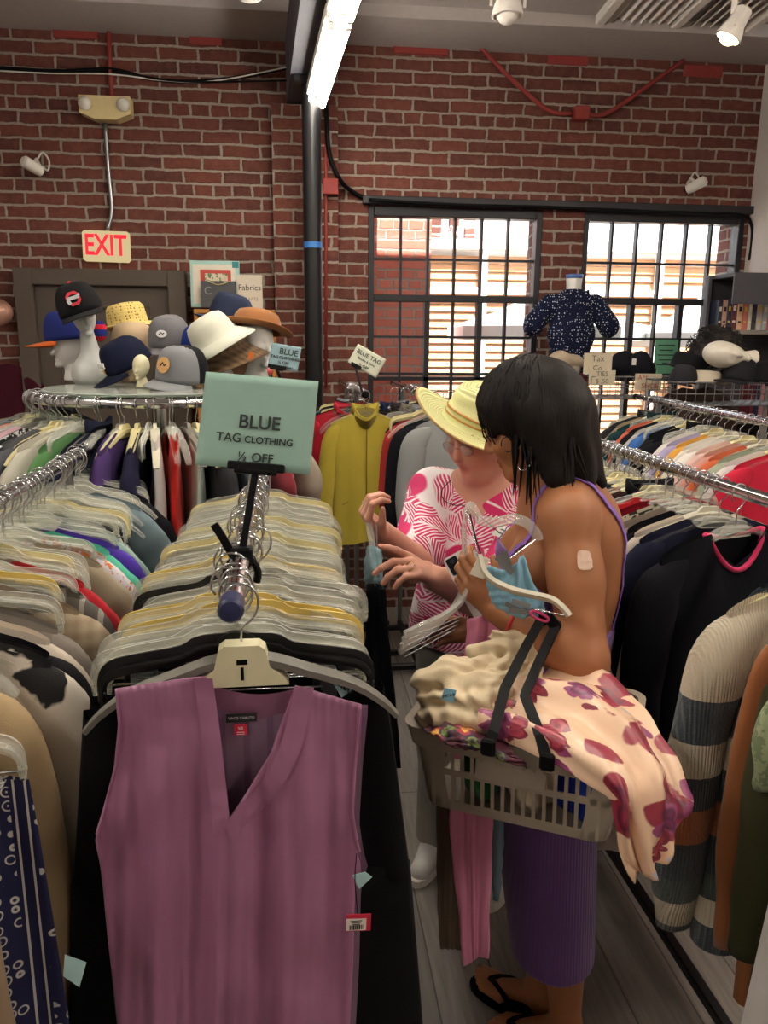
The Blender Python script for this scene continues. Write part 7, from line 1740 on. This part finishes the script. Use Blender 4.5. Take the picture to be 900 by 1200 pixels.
MB().lathe([(.047, .10), (.049, .112), (.048, .122), (.001, .126)], (0, -.008, zt+.02), 20).build('neck_cap', plain('blue_cap', '#4a6fae', .4), e, smooth=True)
MB().cyl((0, 0, .02), (0, 0, zt-.45), .014).lathe([(.16, 0), (.16, .02), (.02, .03)]).build('stand', M_BLACK, e)
m = MB()
for s in (-1, 1): m.prism([(0, 0), (s*.062, .028), (s*.070, -.03), (s*.02, -.06)], (s*.004, -.078, zt+.03), (1, 0, 0), (0, 0, 1), .005)
m.build('collar', F('#161b33', 'dots', '#c9cdd8'), e)
# wire baskets on stands
def wire_basket(cx, cy, z, w_, d_, h_, label, legs=True, rz=0):
    e = empty('wire_basket', (cx, cy, 0), label, 'wire basket', rot=(0, 0, rz)); m = MB(); r = .0028
    for zz in (z, z+h_*.5, z+h_): m.tube([(-w_/2, -d_/2, zz), (w_/2, -d_/2, zz), (w_/2, d_/2, zz), (-w_/2, d_/2, zz), (-w_/2, -d_/2+.001, zz)], r if zz < z+h_ else .0042, 6)
    n = int(w_/.045)
    for i in range(n+1):
        x = -w_/2+w_*i/n; m.tube([(x, -d_/2, z+h_), (x, -d_/2, z), (x, d_/2, z), (x, d_/2, z+h_)], r*.8, 5)
    k = int(d_/.06)
    for i in range(k+1):
        y = -d_/2+d_*i/k; m.tube([(-w_/2, y, z+h_), (-w_/2, y, z), (w_/2, y, z), (w_/2, y, z+h_)], r*.8, 5)
    m.build('wire_mesh', M_STEEL, e)
    for sx_ in (-1, 1): MB().cyl((sx_*(w_/2-.02), 0, 0), (sx_*(w_/2-.02), 0, z), .011).box((sx_*(w_/2-.02), 0, .015), (.03, d_*.9, .03)).build('leg', M_BLACK, e)
    return e
b1 = atD(728, 452, 4.25); wire_basket(b1.x, b1.y, b1.z-.06, .46, .30, .115, 'wire basket with the TIES sign in front of the window')
b2 = atD(848, 458, 3.85); wire_basket(b2.x, b2.y, b2.z-.06, .66, .34, .11, 'long wire basket of dark hats in front of the bookcase')
def board(x0, y0, x1, y1, D, label, lines, col='#cbbfa6', rz=0.):
    p, q = atD(x0, y0, D), atD(x1, y1, D); w_ = (atD(x1, y0, D)-p).length; h_ = (atD(x0, y1, D)-p).length; c = (p+q)/2
    e = empty('sign', c, label, 'sign', rot=(0, 0, -CYAW+rz)); MB().box((0, 0, 0), (w_, .004, h_)).build('card', plain('card_'+col.strip('#'), col, .8), e)
    for body, s_, dx, dz, mm in lines: text('lettering', body, s_, mm, e, (dx, -.0028, dz), (R(90), 0, 0))
    return e
GI = plain('pencil_ink', '#6f675c', .8); RI = plain('red_marker', '#a8423c', .8)
board(684, 414, 717, 438, 4.10, 'handwritten cream paper standing above the TIES card', [('Tax', .045, .0, .025, GI), ('Co', .04, .0, -.025, GI)])
board(690, 434, 721, 451, 4.07, 'handwritten cream card reading TIES on the wire basket', [('TIES', .036, 0, .018, GI), ('$ .50', .034, 0, -.02, GI)])
board(744, 438, 775, 457, 4.06, 'cream card with red handwriting reading SHOE on the wire basket', [('A**', .036, -.03, .02, RI), ('SHOE', .036, .01, -.022, RI)])
def lump(x, y, D, r, mt, name, label, cat, seed=0, rz=0.):
    Q = SDF(tuple(-a-.03 for a in r), tuple(a+.03 for a in r), .008); Q.ell((0, 0, 0), r, None, .01); X, Y, Z = Q.points(); g = (Q.g+.010*np.sin(28*X+seed)*np.sin(24*Z+1.3*seed)+.006*np.sin(55*X+30*Y)).astype(np.float32)
    g = np.maximum(g, -r[2]*.62-Z).astype(np.float32); o = link(name, Q.mesh(name, mt, field=g), None, atD(x, y, D), (0, 0, rz)); return tag(o, label, cat)
lump(733, 430, 4.3, (.10, .08, .085), F('#15151b'), 'handbag', 'black bag behind the TIES card in the wire basket', 'bag', 1)
lump(752, 432, 4.22, (.07, .07, .085), F('#17171c'), 'handbag', 'black bag with a white tag beside the SHOE card', 'bag', 2)
tag(MB().box(atD(743, 424, 4.12), (.022, .003, .034)).build('price_tag', M_OFFW), 'white tag on the black bag in the wire basket', 'price tag')
for (x, y, r_, cl, lb) in ((655, 432, .055, '#b9aea0', 'folded pale cloth under the polka dot shirt'), (667, 446, .05, '#5c2430', 'dark red cloth beside the wire basket'), (660, 424, .05, '#a3937f', 'rolled tan cloth below the polka dot shirt')):
    lump(x, y, 4.2, (.11, .06, r_), F(cl), 'folded_cloth', lb, 'cloth', x % 7)
brim_hat(atD(806, 431, 3.86), orient(scr(-.6, 0, .7), scr(.22, .9, .25)), 'flat black hat at the near end of the long wire basket', F('#17171b'), hc=.07, rb=.125, droop=.012)
o = lump(838, 412, 3.92, (.125, .11, .115), plain('dark_curly_hair', '#1c1413', .8, nb=1., ns=90), 'wig', 'dark curly wig behind the white mannequin head', 'wig', 4)
m = MB(); rnd = random.Random(9); ctr = atD(838, 412, 3.92)
for i in range(420):
    d = Vector((rnd.gauss(0, 1), rnd.gauss(0, 1), rnd.gauss(.3, 1))).normalized(); p0 = Vector((d.x*.115, d.y*.10, d.z*.105)); x_, y_, _ = frame_from(d)
    m.tube([p0+d*(.007*k)+x_*.009*math.cos(k*1.9+i)+y_*.009*math.sin(k*1.9+i) for k in range(6)], .0022, 4)
c_ = m.mesh('curls', plain('dark_curly_hair', '#1c1413', .8)); link('curls', c_, o)
mh = bust(atD(884, 424, 3.72), R(0), 'white mannequin head lying on its side in the long wire basket', .95, mt=plain('ivory_plastic', '#d9d2c4', .4), full=False); mh.rotation_euler = (R(-20), R(-78), R(20)); 
cap(atD(868, 446, 3.72), orient(scr(-.9, -.2, .4), scr(.1, .95, .2)), 'dark cap under the lying mannequin head', F('#232227'), F('#232227'), None, .95)
brim_hat(atD(822, 447, 3.80), orient(scr(.6, 0, .7), scr(.05, .95, .15)), 'cream flat hat showing through the long wire basket', F('#c3b8a4'), hc=.05, rb=.12, droop=.01)
cap(atD(896, 448, 3.68), orient(scr(.5, -.3, .7), scr(.1, .95, .2)), 'black hat at the right edge of the long wire basket', F('#17161a'), F('#17161a'), None, .9)
cap(atD(800, 449, 3.76), orient(scr(-.6, -.2, .7), scr(.1, .95, .2)), 'charcoal flat cap low in the long wire basket', F('#2a2a2e'), F('#2a2a2e'), None, .8)
p = atD(815, 468, 3.95); garment('top', p+Vector((0, 0, .16)), R(10), F('#51423f'), 'brown grey top hung below the long wire basket', 1)
# bookcase with paperbacks facing the room
bk0 = atY(837, 322, 4.16); x0 = bk0.x; x1 = XR-.01; ZB = bk0.z
zs1 = atY(850, 387, 4.12).z; zs2 = atY(850, 437, 4.12).z
M_GW = plain('grey_wood', '#77706c', .55, nb=.08, ns=18)
e = shelf_case(x0, x1, ZB, .26, 'bookcase', 'tall dark grey bookcase of paperbacks in the far right corner', plain('dark_laminate', '#3c3b42', .5), (), Y=4.25, back=plain('dark_laminate', '#3c3b42', .5), side=.04)
for z in (zs1-.012, zs2-.26, .55, .15): MB().box((0, -.004, z), (x1-x0-.046, .25, .024), bev=.003).build('shelf', M_GW, e)
MB().box((0, -.125, ZB-.085), (x1-x0-.046, .012, .15)).build('header_board', plain('dark_laminate', '#3c3b42', .5), e)
bc_ = [('#1c2336', 'navy'), ('#c79a86', 'salmon'), ('#232a44', 'dark blue'), ('#58202c', 'burgundy'), ('#d9b08a', 'peach'), ('#c9705a', 'orange'), ('#d3c4b4', 'cream'), ('#35353a', 'charcoal'), ('#b9b0a8', 'grey'), ('#a9b0b0', 'silver'), ('#c43c52', 'red'), ('#cf4860', 'rose red'), ('#b83a4e', 'crimson'), ('#dcd6cf', 'white'), ('#c9a53c', 'yellow'), ('#2d5a50', 'green'), ('#7a2f5a', 'plum'), ('#ddd1c0', 'ivory'), ('#8a3a2a', 'brick')]
x = x0+.03; rnd = random.Random(4)
for i, (cl, nm) in enumerate(bc_):
    w_ = rnd.uniform(.022, .034); h_ = rnd.uniform(.158, .172)
    if x+w_ > x1-.03: break
    e = empty('book', (x+w_/2, 4.19, zs1), '%s spined paperback on the upper bookshelf' % nm, 'book', 'paperbacks on the upper shelf')
    MB().box((0, 0, h_/2), (w_*.96, .11, h_), bev=.002).build('cover', plain('book_'+cl.strip('#'), cl, .5), e)
    MB().box((0, .003, h_/2), (w_*.8, .108, h_*1.0-.004)).build('pages', plain('paper_edge', '#d9d0bf', .8), e)
    for k, hh in ((.70, .16), (.28, .07)): MB().box((0, -.0555, h_*k), (w_*.5, .0012, h_*hh)).build('spine_print', plain('spine_ink_%d' % (i % 3), ('#e8e0d0', '#1a1a1f', '#d9b04a')[i % 3], .6), e)
    x += w_+.0015
x = x1-.20
for i in range(6):
    w_ = .026; e = empty('book', (x+w_/2, 4.19, zs2-.248), '%s book on the lower shelf behind the lying mannequin head' % ('maroon', 'navy', 'pink', 'grey', 'red', 'cream')[i], 'book', 'paperbacks on the lower shelf')
    MB().box((0, 0, .09), (w_*.96, .11, .18), bev=.002).build('cover', plain('lbook%d' % i, ('#6a2030', '#23294a', '#c98a92', '#8a8680', '#b03040', '#d6cbb8')[i], .5), e); x += w_+.002
# green paper taped inside the right window
p = atY(780, 418, WY+.02); e = empty('poster', p, 'green paper notice taped on the right window', 'notice'); MB().box((0, 0, 0), (.15, .002, .21)).build('paper', plain('green_paper', '#6fae8c', .8), e)
for k in range(5): MB().box((0, -.0014, .07-.03*k), (.11-.02*(k % 2), .0006, .007)).build('print_line', M_INK2, e)
# pinned tags move with what they are pinned to
bpy.context.view_layer.update()
def pin(tag_label, host_label):
    t = next(o for o in SC.objects if o.get('label') == tag_label); h = next(o for o in SC.objects if o.get('label') == host_label)
    t.parent = h; t.matrix_parent_inverse = h.matrix_world.inverted()
    for k in ('category', 'group'):
        if k in t: del t[k]
    t['label'] = tag_label.split(' on the ')[0].split(' hanging')[0]
pin('pale blue price tag hanging low beside the navy bandana print skirt', 'navy skirt with white bandana print at the left edge')
pin('white tag on the black bag in the wire basket', 'black bag with a white tag beside the SHOE card')
pin('small orange tag hanging from the checked bucket hat', 'brown checked bucket hat with an orange tag below the white one')
# ================================================================== LIGHT, CAMERA
w = bpy.data.worlds.new('sky'); SC.world = w; w.use_nodes = True
nt = w.node_tree; nt.nodes.clear()
sky = nt.nodes.new('ShaderNodeTexSky'); sky.sky_type = 'HOSEK_WILKIE'; sky.sun_direction = Vector((.35, .35, .87)).normalized(); sky.turbidity = 3.5
bg = nt.nodes.new('ShaderNodeBackground'); bg.inputs['Strength'].default_value = 6.0
mxn = nt.nodes.new('ShaderNodeMix'); mxn.data_type = 'RGBA'; mxn.inputs['Factor'].default_value = .6; mxn.inputs['B'].default_value = (1, 1, 1, 1)
o = nt.nodes.new('ShaderNodeOutputWorld'); nt.links.new(sky.outputs[0], mxn.inputs['A']); nt.links.new(mxn.outputs['Result'], bg.inputs['Color']); nt.links.new(bg.outputs[0], o.inputs[0])
ld = bpy.data.lights.new('sun', 'SUN'); ld.energy = 20.; ld.angle = R(.6); ld.color = (1, .96, .90)
so = bpy.data.objects.new('sun', ld); COL.objects.link(so); so.rotation_euler = Vector((-.22, .52, -.83)).to_track_quat('-Z', 'Y').to_euler(); so.location = (3, 6, 8)
cd = bpy.data.cameras.new('camera'); cam = bpy.data.objects.new('camera', cd); COL.objects.link(cam)
cd.sensor_fit = 'VERTICAL'; cd.sensor_height = 36; cd.sensor_width = 27; cd.lens = 27.0; cd.clip_start = .02
M3 = Matrix(((_rt[0], _up[0], -_fw[0]), (_rt[1], _up[1], -_fw[1]), (_rt[2], _up[2], -_fw[2])))
cam.matrix_world = Matrix.Translation((0, 0, CH)) @ M3.to_4x4()
SC.camera = cam
SC.view_settings.view_transform = 'Standard'; SC.view_settings.look = 'None'; SC.view_settings.gamma = 1; SC.view_settings.use_curve_mapping = False
SC.view_settings.exposure = 0.5
cy = SC.cycles; cy.max_bounces = 8; cy.diffuse_bounces = 4; cy.glossy_bounces = 3; cy.transparent_max_bounces = 24; cy.transmission_bounces = 4
cy.caustics_reflective = False; cy.caustics_refractive = False; cy.sample_clamp_indirect = 6.; cy.use_denoising = True
